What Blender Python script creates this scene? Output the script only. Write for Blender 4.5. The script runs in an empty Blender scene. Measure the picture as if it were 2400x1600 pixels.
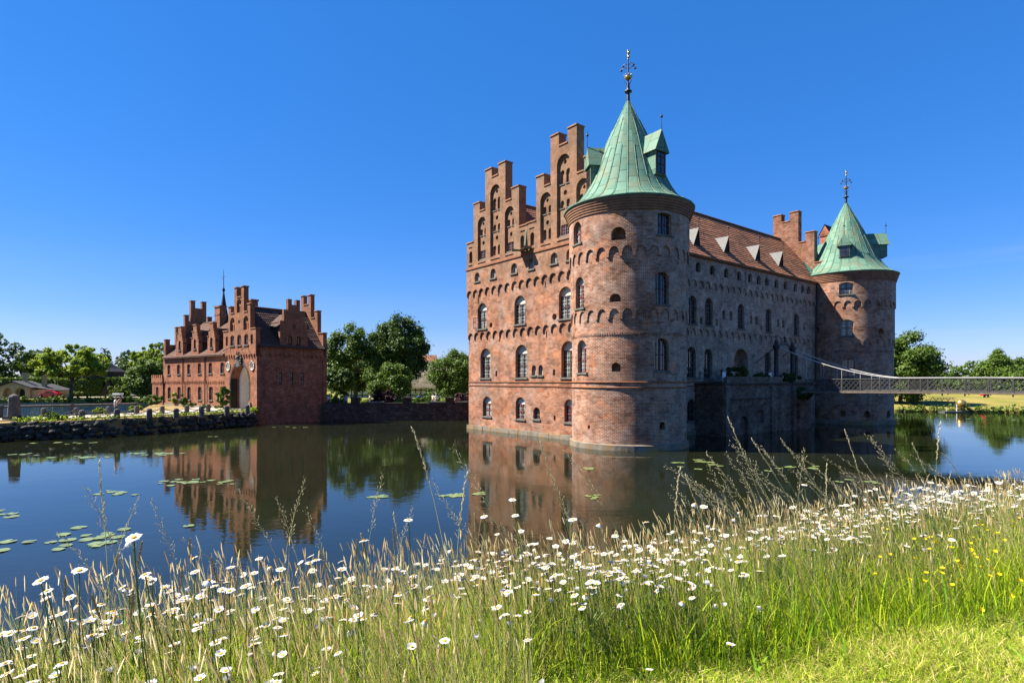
import bpy, bmesh, math, random
import numpy as np
from math import sin, cos, pi, radians as rad
from mathutils import Vector as V, Matrix
from mathutils.geometry import delaunay_2d_cdt
random.seed(7)
rng = np.random.default_rng(11)
sc = bpy.context.scene
COL = sc.collection

# ------------------------------------------------------------------ camera, sky, sun, exposure
cam_d = bpy.data.cameras.new("camera")
cam = bpy.data.objects.new("camera", cam_d)
COL.objects.link(cam)
EYE = 4.6                                   # metres above the water
cam.location = (0, 0, EYE)
cam.rotation_euler = (rad(90), 0, 0)
cam_d.sensor_width = 36.0
cam_d.lens = 20.25
cam_d.shift_y = 92 / 2400
cam_d.clip_start = 0.05
cam_d.clip_end = 6000
sc.camera = cam

SUN_EL = rad(50)
SUN = V((-0.997 * cos(SUN_EL), 0.075 * cos(SUN_EL), sin(SUN_EL))).normalized()
world = bpy.data.worlds.new("World")
sc.world = world
world.use_nodes = True
wn = world.node_tree
bg = wn.nodes["Background"]
sky = wn.nodes.new("ShaderNodeTexSky")
sky.sky_type = 'NISHITA'
sky.sun_disc = False
sky.sun_elevation = SUN_EL
sky.sun_rotation = rad(-94.3)
sky.altitude = 0
sky.air_density = 1.0
sky.dust_density = 0.15
sky.ozone_density = 4.5
hsv = wn.nodes.new("ShaderNodeHueSaturation")
hsv.inputs['Saturation'].default_value = 1.36
hsv.inputs['Value'].default_value = 1.0
wn.links.new(sky.outputs[0], hsv.inputs['Color'])
tintn = wn.nodes.new("ShaderNodeMix")
tintn.data_type = 'RGBA'
tintn.blend_type = 'MULTIPLY'
tintn.inputs[0].default_value = 1.0
tintn.inputs[7].default_value = (0.98, 0.89, 1.12, 1)      # the deep polarised blue of the day
wn.links.new(hsv.outputs[0], tintn.inputs[6])
even = wn.nodes.new("ShaderNodeMix")
even.data_type = 'RGBA'
even.inputs[0].default_value = 0.42
even.inputs[7].default_value = (0.44, 1.75, 5.0, 1)         # an even clear blue over the whole dome
wn.links.new(tintn.outputs[2], even.inputs[6])
# a few thin high veils low in the sky
tc = wn.nodes.new("ShaderNodeTexCoord")
mp = wn.nodes.new("ShaderNodeMapping")
mp.inputs['Scale'].default_value = (1.2, 1.2, 14.0)
mp.inputs['Rotation'].default_value = (0.06, 0.10, 0)
wn.links.new(tc.outputs['Generated'], mp.inputs[0])
cn = wn.nodes.new("ShaderNodeTexNoise")
cn.inputs['Scale'].default_value = 1.6
cn.inputs['Detail'].default_value = 5
wn.links.new(mp.outputs[0], cn.inputs['Vector'])
cr = wn.nodes.new("ShaderNodeMapRange")
cr.inputs[1].default_value = 0.40; cr.inputs[2].default_value = 0.66; cr.inputs[4].default_value = 0.6
wn.links.new(cn.outputs[0], cr.inputs[0])
sx = wn.nodes.new("ShaderNodeSeparateXYZ")
wn.links.new(tc.outputs['Generated'], sx.inputs[0])
el = wn.nodes.new("ShaderNodeMapRange")
el.inputs[1].default_value = 0.22; el.inputs[2].default_value = 0.07
wn.links.new(sx.outputs['Z'], el.inputs[0])
ri = wn.nodes.new("ShaderNodeMapRange")
ri.inputs[1].default_value = 0.30; ri.inputs[2].default_value = 0.70; ri.inputs[3].default_value = 0.12
wn.links.new(sx.outputs['X'], ri.inputs[0])
m1 = wn.nodes.new("ShaderNodeMath"); m1.operation = 'MULTIPLY'
m2 = wn.nodes.new("ShaderNodeMath"); m2.operation = 'MULTIPLY'
wn.links.new(cr.outputs[0], m1.inputs[0]); wn.links.new(el.outputs[0], m1.inputs[1])
wn.links.new(m1.outputs[0], m2.inputs[0]); wn.links.new(ri.outputs[0], m2.inputs[1])
veil = wn.nodes.new("ShaderNodeMix")
veil.data_type = 'RGBA'
veil.inputs[7].default_value = (3.6, 4.1, 5.2, 1)
wn.links.new(m2.outputs[0], veil.inputs[0])
wn.links.new(even.outputs[2], veil.inputs[6])
wn.links.new(veil.outputs[2], bg.inputs[0])
bg.inputs[1].default_value = 0.05

sun_d = bpy.data.lights.new("sun", 'SUN')
sun = bpy.data.objects.new("sun", sun_d)
COL.objects.link(sun)
sun.rotation_euler = SUN.to_track_quat('Z', 'Y').to_euler()
sun.location = (-60, 0, 80)
sun_d.energy = 4.5
sun_d.angle = rad(0.5)
sun_d.color = (1.0, 0.94, 0.84)
sc.view_settings.view_transform = 'Standard'
sc.view_settings.look = 'None'
sc.view_settings.exposure = 1.78
sc.view_settings.gamma = 1.0
sc.cycles.max_bounces = 6
sc.cycles.caustics_reflective = False
sc.cycles.caustics_refractive = False

# ------------------------------------------------------------------ materials
def new_mat(name):
    m = bpy.data.materials.new(name)
    m.use_nodes = True
    nt = m.node_tree
    return m, nt, nt.nodes["Principled BSDF"]

def N(nt, kind, **kw):
    n = nt.nodes.new(kind)
    for k, v in kw.items():
        if k in ('operation', 'blend_type', 'data_type', 'noise_dimensions', 'feature', 'wave_type', 'bands_direction', 'attribute_name', 'mode', 'wave_profile', 'vector_type', 'rings_direction'):
            setattr(n, k, v)
        else:
            n.inputs[k].default_value = v
    return n

def mix(nt, fac, a, b, mode='MIX'):
    n = nt.nodes.new("ShaderNodeMix")
    n.data_type = 'RGBA'
    n.blend_type = mode
    for i, x in ((0, fac), (6, a), (7, b)):
        if isinstance(x, (int, float)):
            n.inputs[i].default_value = x
        elif isinstance(x, tuple):
            n.inputs[i].default_value = x if len(x) == 4 else (*x, 1)
        else:
            nt.links.new(x, n.inputs[i])
    return n.outputs[2]

def ramp(nt, src, stops):
    r = nt.nodes.new("ShaderNodeValToRGB")
    els = r.color_ramp.elements
    while len(els) < len(stops):
        els.new(0.5)
    for e, (p, c) in zip(els, stops):
        e.position = p
        e.color = (c, c, c, 1) if isinstance(c, (int, float)) else (*c, 1)
    nt.links.new(src, r.inputs[0])
    return r.outputs[0]

ALB = 0.86          # surfaces are a little darker than they look in full sun
def dim(nt, src, f=ALB):
    return mix(nt, 1.0, src, (f, f, f), 'MULTIPLY')

def noise(nt, scale, detail=4, rough=0.55, vec=None, dist=0.0):
    n = N(nt, "ShaderNodeTexNoise", Scale=scale, Detail=detail, Roughness=rough, Distortion=dist)
    if vec is None:
        g = nt.nodes.new("ShaderNodeNewGeometry")
        vec = g.outputs['Position']
    nt.links.new(vec, n.inputs['Vector'])
    return n.outputs[0]

def scaled(nt, sx, sy, sz, src=None):
    if src is None:
        src = nt.nodes.new("ShaderNodeNewGeometry").outputs['Position']
    m = nt.nodes.new("ShaderNodeMapping")
    m.inputs['Scale'].default_value = (sx, sy, sz)
    nt.links.new(src, m.inputs[0])
    return m.outputs[0]

def bump(nt, bsdf, h, strength=0.5, dist=0.02):
    b = N(nt, "ShaderNodeBump", Strength=strength, Distance=dist)
    nt.links.new(h, b.inputs['Height'])
    nt.links.new(b.outputs[0], bsdf.inputs['Normal'])

def plain(name, col, rough=0.7, metal=0.0, var=0.25, scale=3.0, bmp=0.0, spec=0.3):
    m, nt, b = new_mat(name)
    n = noise(nt, scale, 5, 0.6)
    f = ramp(nt, n, [(0.3, 0.0), (0.7, 1.0)])
    col = tuple(c * ALB for c in col)
    lo = tuple(c * (1 - var) for c in col)
    hi = tuple(min(1, c * (1 + var)) for c in col)
    nt.links.new(mix(nt, f, lo, hi), b.inputs['Base Color'])
    b.inputs['Roughness'].default_value = rough
    b.inputs['Metallic'].default_value = metal
    b.inputs['Specular IOR Level'].default_value = spec
    if bmp:
        bump(nt, b, noise(nt, scale * 6, 4, 0.6), bmp, 0.03)
    return m

def brick_mat(name, c1, c2, mortar, lime=0.4, stain=0.3, msize=0.013, w=0.27, h=0.095, weather=None, lichen=False, side_lime=0.0, patch=0.7):
    m, nt, b = new_mat(name)
    uv = nt.nodes.new("ShaderNodeUVMap")
    # wobble so that no course is ruler straight
    wob = N(nt, "ShaderNodeTexNoise", Scale=1.3, Detail=2.0)
    nt.links.new(uv.outputs[0], wob.inputs['Vector'])
    vm = N(nt, "ShaderNodeVectorMath", operation='MULTIPLY_ADD')
    nt.links.new(wob.outputs['Color'], vm.inputs[0])
    vm.inputs[1].default_value = (0.05, 0.05, 0)
    nt.links.new(uv.outputs[0], vm.inputs[2])
    br = nt.nodes.new("ShaderNodeTexBrick")
    br.offset = 0.5
    br.inputs['Scale'].default_value = 1.0
    br.inputs['Brick Width'].default_value = w
    br.inputs['Row Height'].default_value = h
    br.inputs['Mortar Size'].default_value = msize
    br.inputs['Mortar Smooth'].default_value = 0.3
    br.inputs['Bias'].default_value = -0.1
    br.inputs['Color1'].default_value = (*c1, 1)
    br.inputs['Color2'].default_value = (*c2, 1)
    br.inputs['Mortar'].default_value = (*mortar, 1)
    nt.links.new(vm.outputs[0], br.inputs['Vector'])
    col = br.outputs['Color']
    # per brick second variation (odd burnt / pale bricks)
    b2 = nt.nodes.new("ShaderNodeTexBrick")
    b2.offset = 0.5
    for k, v in (('Scale', 1.0), ('Brick Width', w), ('Row Height', h), ('Mortar Size', 0.0), ('Bias', 0.0)):
        b2.inputs[k].default_value = v
    b2.inputs['Color1'].default_value = (0.42, 0.38, 0.40, 1)
    b2.inputs['Color2'].default_value = (1.42, 1.36, 1.28, 1)
    nt.links.new(vm.outputs[0], b2.inputs['Vector'])
    col = mix(nt, 0.8, col, b2.outputs['Color'], 'MULTIPLY')
    # large patches: darker, browner brick
    f = ramp(nt, noise(nt, 0.33, 5, 0.62), [(0.42, 0.0), (0.62, 1.0)])
    fm = N(nt, "ShaderNodeMath", operation='MULTIPLY')
    nt.links.new(f, fm.inputs[0]); fm.inputs[1].default_value = stain
    col = mix(nt, fm.outputs[0], col, tuple(c * 0.45 for c in c2))
    # lime and old whitewash patches, with fine breakup
    p = noise(nt, 0.5, 6, 0.68, scaled(nt, 1, 1, 0.7))
    p = ramp(nt, p, [(0.46, 0.0), (0.66, 1.0)])
    fm = N(nt, "ShaderNodeMath", operation='MULTIPLY')
    nt.links.new(p, fm.inputs[0]); fm.inputs[1].default_value = lime
    fine = ramp(nt, noise(nt, 9, 3, 0.7), [(0.38, 0.15), (0.62, 1.0)])
    fq = N(nt, "ShaderNodeMath", operation='MULTIPLY')
    nt.links.new(fm.outputs[0], fq.inputs[0]); nt.links.new(fine, fq.inputs[1])
    col = mix(nt, fq.outputs[0], col, (0.41, 0.35, 0.285))
    if side_lime:                      # extra pale lime colour on faces turned towards plus X, broken by noise
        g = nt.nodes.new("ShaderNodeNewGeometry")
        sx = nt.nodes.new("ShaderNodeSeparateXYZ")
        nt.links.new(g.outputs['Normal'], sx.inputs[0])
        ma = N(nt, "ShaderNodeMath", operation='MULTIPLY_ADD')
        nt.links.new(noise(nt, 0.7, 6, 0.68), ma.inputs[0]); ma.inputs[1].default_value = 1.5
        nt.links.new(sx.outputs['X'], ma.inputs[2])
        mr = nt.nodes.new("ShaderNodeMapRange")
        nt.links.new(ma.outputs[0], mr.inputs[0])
        mr.inputs[1].default_value = 0.75; mr.inputs[2].default_value = 1.5; mr.inputs[4].default_value = side_lime
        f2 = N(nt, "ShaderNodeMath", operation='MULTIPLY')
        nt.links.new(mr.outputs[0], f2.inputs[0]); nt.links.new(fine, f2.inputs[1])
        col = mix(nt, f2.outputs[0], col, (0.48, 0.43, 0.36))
    # vertical water streaks
    s = noise(nt, 1.0, 4, 0.6, scaled(nt, 1.5, 1.5, 0.10))
    s = ramp(nt, s, [(0.56, 0.0), (0.74, 1.0)])
    fm = N(nt, "ShaderNodeMath", operation='MULTIPLY')
    nt.links.new(s, fm.inputs[0]); fm.inputs[1].default_value = 0.62
    col = mix(nt, fm.outputs[0], col, (0.16, 0.105, 0.06))
    # patch repairs: short runs of burnt, orange and bleached bricks along the courses
    rp = noise(nt, 1.0, 4, 0.75, scaled(nt, 1.6, 1.6, 4.5))
    col = mix(nt, ramp(nt, rp, [(0.54, 0.0), (0.66, patch)]), col, mix(nt, 0.5, col, (0.46, 0.385, 0.31)))
    rp2 = noise(nt, 1.0, 4, 0.75, scaled(nt, 1.1, 1.1, 3.3))
    col = mix(nt, ramp(nt, rp2, [(0.36, patch), (0.46, 0.0)]), col, tuple(c * 0.55 for c in c2))
    col = mix(nt, ramp(nt, noise(nt, 0.8, 5, 0.7, scaled(nt, 1, 1, 1.6)), [(0.52, 0.0), (0.68, patch * .8)]), col, tuple(min(1, c * 1.25) for c in c1))
    md = ramp(nt, noise(nt, 1.3, 6, 0.7), [(0.36, 0.62), (0.64, 1.12)])
    col = mix(nt, 1.0, col, md, 'MULTIPLY')
    if weather:                       # old wall tops: grey brown weathered brick above a ragged line
        g = nt.nodes.new("ShaderNodeNewGeometry")
        sx = nt.nodes.new("ShaderNodeSeparateXYZ")
        nt.links.new(g.outputs['Position'], sx.inputs[0])
        wn_ = noise(nt, 0.6, 5, 0.6)
        ma = N(nt, "ShaderNodeMath", operation='MULTIPLY_ADD')
        nt.links.new(wn_, ma.inputs[0]); ma.inputs[1].default_value = 6.0
        nt.links.new(sx.outputs['Z'], ma.inputs[2])
        mr = nt.nodes.new("ShaderNodeMapRange")
        nt.links.new(ma.outputs[0], mr.inputs[0])
        mr.inputs[1].default_value = weather[0]; mr.inputs[2].default_value = weather[1]
        mr.inputs[4].default_value = weather[2]
        col = mix(nt, mr.outputs[0], col, mix(nt, 0.6, col, (0.19, 0.125, 0.07)))
    if lichen:
        l = ramp(nt, noise(nt, 1.1, 5, 0.65), [(0.60, 0.0), (0.70, 0.75)])
        col = mix(nt, l, col, (0.27, 0.15, 0.03))
    col = dim(nt, col)
    nt.links.new(col, b.inputs['Base Color'])
    b.inputs['Roughness'].default_value = 0.9
    b.inputs['Specular IOR Level'].default_value = 0.15
    inv = N(nt, "ShaderNodeMath", operation='SUBTRACT')
    inv.inputs[0].default_value = 1.0
    nt.links.new(br.outputs['Fac'], inv.inputs[1])
    ad = N(nt, "ShaderNodeMath", operation='ADD')
    nt.links.new(inv.outputs[0], ad.inputs[0])
    nt.links.new(noise(nt, 14, 4, 0.6), ad.inputs[1])
    bump(nt, b, ad.outputs[0], 0.75, 0.02)
    return m

MORT = (0.56, 0.49, 0.41)
M = {}
M['brick'] = brick_mat("castle_brick", (0.53, 0.20, 0.08), (0.30, 0.105, 0.048), MORT, 0.8, 0.5, weather=(15.2, 19.5, 0.85))
M['brick_tower'] = brick_mat("tower_brick", (0.53, 0.195, 0.08), (0.28, 0.095, 0.045), (0.62, 0.54, 0.44), 0.75, 0.5, 0.017, side_lime=0.9)
M['brick_long'] = brick_mat("long_wall_brick", (0.56, 0.39, 0.28), (0.38, 0.25, 0.18), (0.68, 0.62, 0.54), 1.0, 0.3)
M['brick_gate'] = brick_mat("gatehouse_brick", (0.45, 0.17, 0.08), (0.34, 0.115, 0.058), (0.42, 0.28, 0.20), 0.15, 0.25, 0.008, 0.24, 0.075, weather=(9.5, 13.5, 0.5), patch=0.3)
M['brick_dark'] = brick_mat("moat_wall_brick", (0.12, 0.055, 0.035), (0.08, 0.038, 0.028), (0.13, 0.11, 0.09), 0.15, 0.5)
M['brick_terrace'] = brick_mat("terrace_brick", (0.25, 0.145, 0.10), (0.15, 0.085, 0.06), (0.30, 0.27, 0.23), 0.6, 0.5)
M['brick_top'] = brick_mat("lichen_brick", (0.36, 0.14, 0.07), (0.25, 0.10, 0.055), (0.36, 0.30, 0.24), 0.25, 0.5, lichen=True)
M['chimney'] = brick_mat("chimney_brick", (0.50, 0.15, 0.06), (0.38, 0.10, 0.045), (0.4, 0.28, 0.2), 0.1, 0.2)
M['plinth'] = plain("granite_plinth", (0.22, 0.195, 0.15), 0.85, var=0.45, scale=1.6, bmp=0.5)
def lichen_stone(name, base):
    m, nt, b = new_mat(name)
    c = mix(nt, ramp(nt, noise(nt, 1.4, 5, 0.65), [(0.3, 0.0), (0.7, 1.0)]), tuple(x * .55 for x in base), tuple(x * 1.35 for x in base))
    c = mix(nt, ramp(nt, noise(nt, 0.9, 6, 0.7), [(0.50, 0.0), (0.62, 0.85)]), c, (0.30, 0.155, 0.03))
    c = dim(nt, c)
    nt.links.new(c, b.inputs['Base Color'])
    b.inputs['Roughness'].default_value = 0.9
    bump(nt, b, noise(nt, 7, 5, 0.65), 0.6, 0.04)
    return m
M['plinth'] = lichen_stone("lichened_granite", (0.20, 0.17, 0.125))
M['sill'] = plain("sill_stone", (0.13, 0.125, 0.10), 0.85, var=0.3, bmp=0.3)
M['coping'] = plain("coping_tile", (0.30, 0.15, 0.08), 0.9, var=0.35, scale=2.5, bmp=0.4)
M['mould'] = plain("moulded_brick", (0.26, 0.105, 0.05), 0.9, var=0.3, scale=2.0, bmp=0.4)
M['soffit'] = plain("cornice_brick", (0.24, 0.12, 0.065), 0.9, var=0.3, scale=2.0, bmp=0.3)
M['frame'] = plain("brown_window_paint", (0.075, 0.04, 0.035), 0.5, var=0.3)
M['frame_red'] = plain("red_window_paint", (0.17, 0.05, 0.045), 0.5, var=0.3)
M['bars'] = plain("pale_glazing_bars", (0.5, 0.48, 0.43), 0.6, var=0.15)
M['bars_dark'] = plain("shaded_bars", (0.16, 0.15, 0.15), 0.6, var=0.15)  # darker copy of the glazing bars, shade of the sunless walls put into the colour
M['plaster'] = plain("lime_plaster", (0.62, 0.56, 0.44), 0.9, var=0.15, scale=2, bmp=0.2)
M['white'] = plain("white_paint", (0.78, 0.77, 0.73), 0.6, var=0.06)
M['iron'] = plain("black_iron", (0.03, 0.03, 0.034), 0.45, var=0.3)
M['rail'] = plain("grey_iron", (0.06, 0.058, 0.055), 0.55, var=0.3)
M['cable'] = plain("steel_cable", (0.55, 0.53, 0.50), 0.5, var=0.15)
M['gilt'] = plain("gilded_metal", (0.55, 0.36, 0.10), 0.35, 0.8, var=0.3)
M['lead'] = plain("lead_sheet", (0.095, 0.093, 0.088), 0.6, var=0.2, scale=4)
M['slate'] = plain("dark_slate", (0.035, 0.035, 0.04), 0.85, var=0.4)
M['stone'] = plain("grey_field_stone", (0.05, 0.046, 0.038), 0.9, var=0.5, scale=1.5, bmp=0.6)
M['bollard'] = plain("old_granite", (0.11, 0.095, 0.08), 0.9, var=0.5, scale=4, bmp=0.6)
M['wood'] = plain("grey_timber", (0.16, 0.125, 0.09), 0.8, var=0.35)
M['darkwood'] = plain("tarred_timber", (0.035, 0.028, 0.022), 0.8, var=0.3)
M['sand'] = plain("sandy_render", (0.46, 0.34, 0.17), 0.9, var=0.18)
M['thatch'] = plain("thatch", (0.20, 0.165, 0.115), 0.95, var=0.35, scale=1.2, bmp=0.5)
M['bark'] = plain("bark", (0.09, 0.075, 0.055), 0.95, var=0.4, scale=3, bmp=0.5)
M['redpaint'] = plain("red_car_paint", (0.50, 0.02, 0.025), 0.25, var=0.05, spec=0.6)
M['rubber'] = plain("rubber", (0.015, 0.015, 0.015), 0.8)
M['skin'] = plain("skin", (0.50, 0.28, 0.19), 0.6, var=0.08)
M['gravel'] = plain("gravel_road", (0.36, 0.30, 0.235), 0.95, var=0.2, scale=2.5, bmp=0.2)
M['dark'] = plain("dark_interior", (0.02, 0.017, 0.014), 0.9)
M['greyvault'] = plain("pale_vault", (0.95, 0.92, 0.80), 0.9, var=0.1)
M['door'] = plain("green_black_door", (0.05, 0.06, 0.055), 0.5)

def glass_mat(name, base, rough=0.04):
    m, nt, b = new_mat(name)
    n = noise(nt, 1.6, 3, 0.6)
    nt.links.new(mix(nt, ramp(nt, n, [(0.4, 0.0), (0.65, 1.0)]), tuple(c * 0.35 for c in base), base), b.inputs['Base Color'])
    b.inputs['Roughness'].default_value = rough
    b.inputs['Specular IOR Level'].default_value = 0.8
    b.inputs['IOR'].default_value = 1.5
    bump(nt, b, noise(nt, 2.2, 2, 0.5), 0.12, 0.05)
    return m
M['glass'] = glass_mat("old_window_glass", (0.13, 0.145, 0.11))
M['glass_dark'] = glass_mat("dark_window_glass", (0.035, 0.04, 0.05))
M['glass_pale'] = glass_mat("curtained_glass", (0.30, 0.31, 0.25))

def copper_mat(name, dull=1.0):
    m, nt, b = new_mat(name)
    uv = nt.nodes.new("ShaderNodeUVMap")
    br = nt.nodes.new("ShaderNodeTexBrick")
    br.offset = 0.42
    for k, v in (('Scale', 1.0), ('Brick Width', 1.05), ('Row Height', 1.0), ('Mortar Size', 0.03), ('Bias', 0.0), ('Mortar Smooth', 0.2)):
        br.inputs[k].default_value = v
    br.inputs['Color1'].default_value = (0.075, 0.185, 0.13, 1)
    br.inputs['Color2'].default_value = (0.15, 0.28, 0.195, 1)
    br.inputs['Mortar'].default_value = (0.05, 0.08, 0.05, 1)
    mp = nt.nodes.new("ShaderNodeMapping")
    mp.inputs['Rotation'].default_value = (0, 0, rad(90))
    nt.links.new(uv.outputs[0], mp.inputs[0])
    nt.links.new(mp.outputs[0], br.inputs['Vector'])
    col = br.outputs['Color']
    s = noise(nt, 0.9, 5, 0.65, scaled(nt, 1.5, 1.5, 0.35))
    col = mix(nt, ramp(nt, s, [(0.46, 0.0), (0.68, 0.8)]), col, (0.19, 0.19, 0.11))
    col = mix(nt, ramp(nt, noise(nt, 3.5, 5, 0.7), [(0.45, 0.0), (0.75, 0.35)]), col, (0.06, 0.11, 0.08))
    col = dim(nt, col)
    nt.links.new(col, b.inputs['Base Color'])
    b.inputs['Roughness'].default_value = 0.7
    b.inputs['Specular IOR Level'].default_value = 0.18
    ad = N(nt, "ShaderNodeMath", operation='SUBTRACT')
    nt.links.new(noise(nt, 2.2, 3, 0.5), ad.inputs[0])
    nt.links.new(br.outputs['Fac'], ad.inputs[1])
    bump(nt, b, ad.outputs[0], 0.35, 0.05)
    return m
M['copper'] = copper_mat("verdigris_copper")
M['copper_dull'] = plain("aged_copper", (0.10, 0.15, 0.10), 0.6, var=0.4, scale=2.0, bmp=0.2)

def tile_mat(name, c1, c2, moss=0.3):
    m, nt, b = new_mat(name)
    uv = nt.nodes.new("ShaderNodeUVMap")
    br = nt.nodes.new("ShaderNodeTexBrick")
    br.offset = 0.0
    for k, v in (('Scale', 1.0), ('Brick Width', 0.24), ('Row Height', 0.34), ('Mortar Size', 0.02), ('Bias', 0.1), ('Mortar Smooth', 0.6)):
        br.inputs[k].default_value = v
    br.inputs['Color1'].default_value = (*c1, 1)
    br.inputs['Color2'].default_value = (*c2, 1)
    br.inputs['Mortar'].default_value = (*[c * 0.55 for c in c2], 1)
    nt.links.new(uv.outputs[0], br.inputs['Vector'])
    f = ramp(nt, noise(nt, 0.55, 6, 0.7), [(0.44, 0.0), (0.6, 1.0)])
    fm = N(nt, "ShaderNodeMath", operation='MULTIPLY')
    nt.links.new(f, fm.inputs[0]); fm.inputs[1].default_value = moss
    col = mix(nt, fm.outputs[0], br.outputs['Color'], (0.075, 0.045, 0.03))
    col = mix(nt, ramp(nt, noise(nt, 5, 4, 0.7), [(0.5, 0.0), (0.7, 0.6)]), col, (0.11, 0.055, 0.032))
    col = dim(nt, col)
    nt.links.new(col, b.inputs['Base Color'])
    b.inputs['Roughness'].default_value = 0.85
    b.inputs['Specular IOR Level'].default_value = 0.2
    # pantile profile: a wave across, a saw tooth down the slope
    sx = nt.nodes.new("ShaderNodeSeparateXYZ")
    nt.links.new(uv.outputs[0], sx.inputs[0])
    a = N(nt, "ShaderNodeMath", operation='MULTIPLY'); nt.links.new(sx.outputs[0], a.inputs[0]); a.inputs[1].default_value = 2 * pi / 0.24
    s = N(nt, "ShaderNodeMath", operation='SINE'); nt.links.new(a.outputs[0], s.inputs[0])
    d = N(nt, "ShaderNodeMath", operation='DIVIDE'); nt.links.new(sx.outputs[1], d.inputs[0]); d.inputs[1].default_value = 0.34
    fr = N(nt, "ShaderNodeMath", operation='FRACT'); nt.links.new(d.outputs[0], fr.inputs[0])
    h = N(nt, "ShaderNodeMath", operation='MULTIPLY_ADD'); nt.links.new(s.outputs[0], h.inputs[0]); h.inputs[1].default_value = 0.5
    h2 = N(nt, "ShaderNodeMath", operation='SUBTRACT'); h2.inputs[0].default_value = 1.0; nt.links.new(fr.outputs[0], h2.inputs[1])
    nt.links.new(h2.outputs[0], h.inputs[2])
    bump(nt, b, h.outputs[0], 0.9, 0.06)
    return m
M['tile'] = tile_mat("orange_pantiles", (0.52, 0.225, 0.105), (0.31, 0.125, 0.065), 0.5)
M['tile_dark'] = tile_mat("dark_pantiles", (0.13, 0.075, 0.055), (0.08, 0.05, 0.04), 0.4)

M['tile_gate'] = tile_mat("brown_pantiles", (0.23, 0.115, 0.075), (0.14, 0.075, 0.052), 0.6)

def leaf_mat(name, lo, hi, trans=0.25):
    m, nt, b = new_mat(name)
    at = N(nt, "ShaderNodeAttribute", attribute_name="tone")
    col = mix(nt, at.outputs['Fac'], lo, hi)
    col = dim(nt, col)
    nt.links.new(col, b.inputs['Base Color'])
    b.inputs['Roughness'].default_value = 0.55
    b.inputs['Specular IOR Level'].default_value = 0.25
    tr = nt.nodes.new("ShaderNodeBsdfTranslucent")
    nt.links.new(mix(nt, 1.0, col, (1.25, 1.3, 0.5), 'MULTIPLY'), tr.inputs[0])
    ms = nt.nodes.new("ShaderNodeMixShader")
    ms.inputs[0].default_value = trans
    nt.links.new(b.outputs[0], ms.inputs[1])
    nt.links.new(tr.outputs[0], ms.inputs[2])
    nt.links.new(ms.outputs[0], nt.nodes["Material Output"].inputs[0])
    return m
M['leaf'] = leaf_mat("tree_leaves", (0.045, 0.095, 0.012), (0.14, 0.21, 0.025))
M['leaf_dark'] = leaf_mat("dark_tree_leaves", (0.03, 0.065, 0.010), (0.085, 0.14, 0.02), 0.2)
M['leaf_light'] = leaf_mat("light_tree_leaves", (0.16, 0.235, 0.025), (0.33, 0.41, 0.055), 0.4)
M['leaf_red'] = leaf_mat("burgundy_leaves", (0.035, 0.010, 0.012), (0.085, 0.025, 0.028), 0.15)
M['leaf_hedge'] = leaf_mat("hedge_leaves", (0.07, 0.12, 0.012), (0.15, 0.20, 0.02), 0.25)

def attr_mat(name, trans=0.3, rough=0.55):
    m, nt, b = new_mat(name)
    at = N(nt, "ShaderNodeAttribute", attribute_name="tint")
    tc = dim(nt, at.outputs['Color'], 1.2)
    nt.links.new(tc, b.inputs['Base Color'])
    b.inputs['Roughness'].default_value = rough
    b.inputs['Specular IOR Level'].default_value = 0.12
    tr = nt.nodes.new("ShaderNodeBsdfTranslucent")
    nt.links.new(tc, tr.inputs[0])
    ms = nt.nodes.new("ShaderNodeMixShader")
    ms.inputs[0].default_value = trans
    nt.links.new(b.outputs[0], ms.inputs[1])
    nt.links.new(tr.outputs[0], ms.inputs[2])
    nt.links.new(ms.outputs[0], nt.nodes["Material Output"].inputs[0])
    return m
M['grass'] = attr_mat("meadow_grass", 0.5)

def simple_trans(name, col, trans=0.3):
    col = tuple(c * .85 for c in col)
    m, nt, b = new_mat(name)
    b.inputs['Base Color'].default_value = (*col, 1)
    b.inputs['Roughness'].default_value = 0.6
    b.inputs['Specular IOR Level'].default_value = 0.2
    tr = nt.nodes.new("ShaderNodeBsdfTranslucent")
    tr.inputs[0].default_value = (*col, 1)
    ms = nt.nodes.new("ShaderNodeMixShader")
    ms.inputs[0].default_value = trans
    nt.links.new(b.outputs[0], ms.inputs[1])
    nt.links.new(tr.outputs[0], ms.inputs[2])
    nt.links.new(ms.outputs[0], nt.nodes["Material Output"].inputs[0])
    return m
M['petal'] = simple_trans("white_petals", (0.66, 0.66, 0.64), 0.25)
M['disc'] = simple_trans("yellow_disc", (0.75, 0.36, 0.015), 0.05)
M['yellow'] = simple_trans("yellow_petals", (0.80, 0.60, 0.01), 0.3)
M['stem'] = simple_trans("green_stem", (0.10, 0.15, 0.03), 0.15)
M['straw'] = simple_trans("straw_stalk", (0.42, 0.42, 0.18), 0.25)
M['seed'] = simple_trans("pale_seeds", (0.72, 0.62, 0.42), 0.4)
M['seed_brown'] = simple_trans("brown_seeds", (0.40, 0.29, 0.15), 0.25)
M['lily'] = plain("lily_leaf", (0.16, 0.205, 0.065), 0.35, var=0.25, scale=1.5, spec=0.5)

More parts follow.
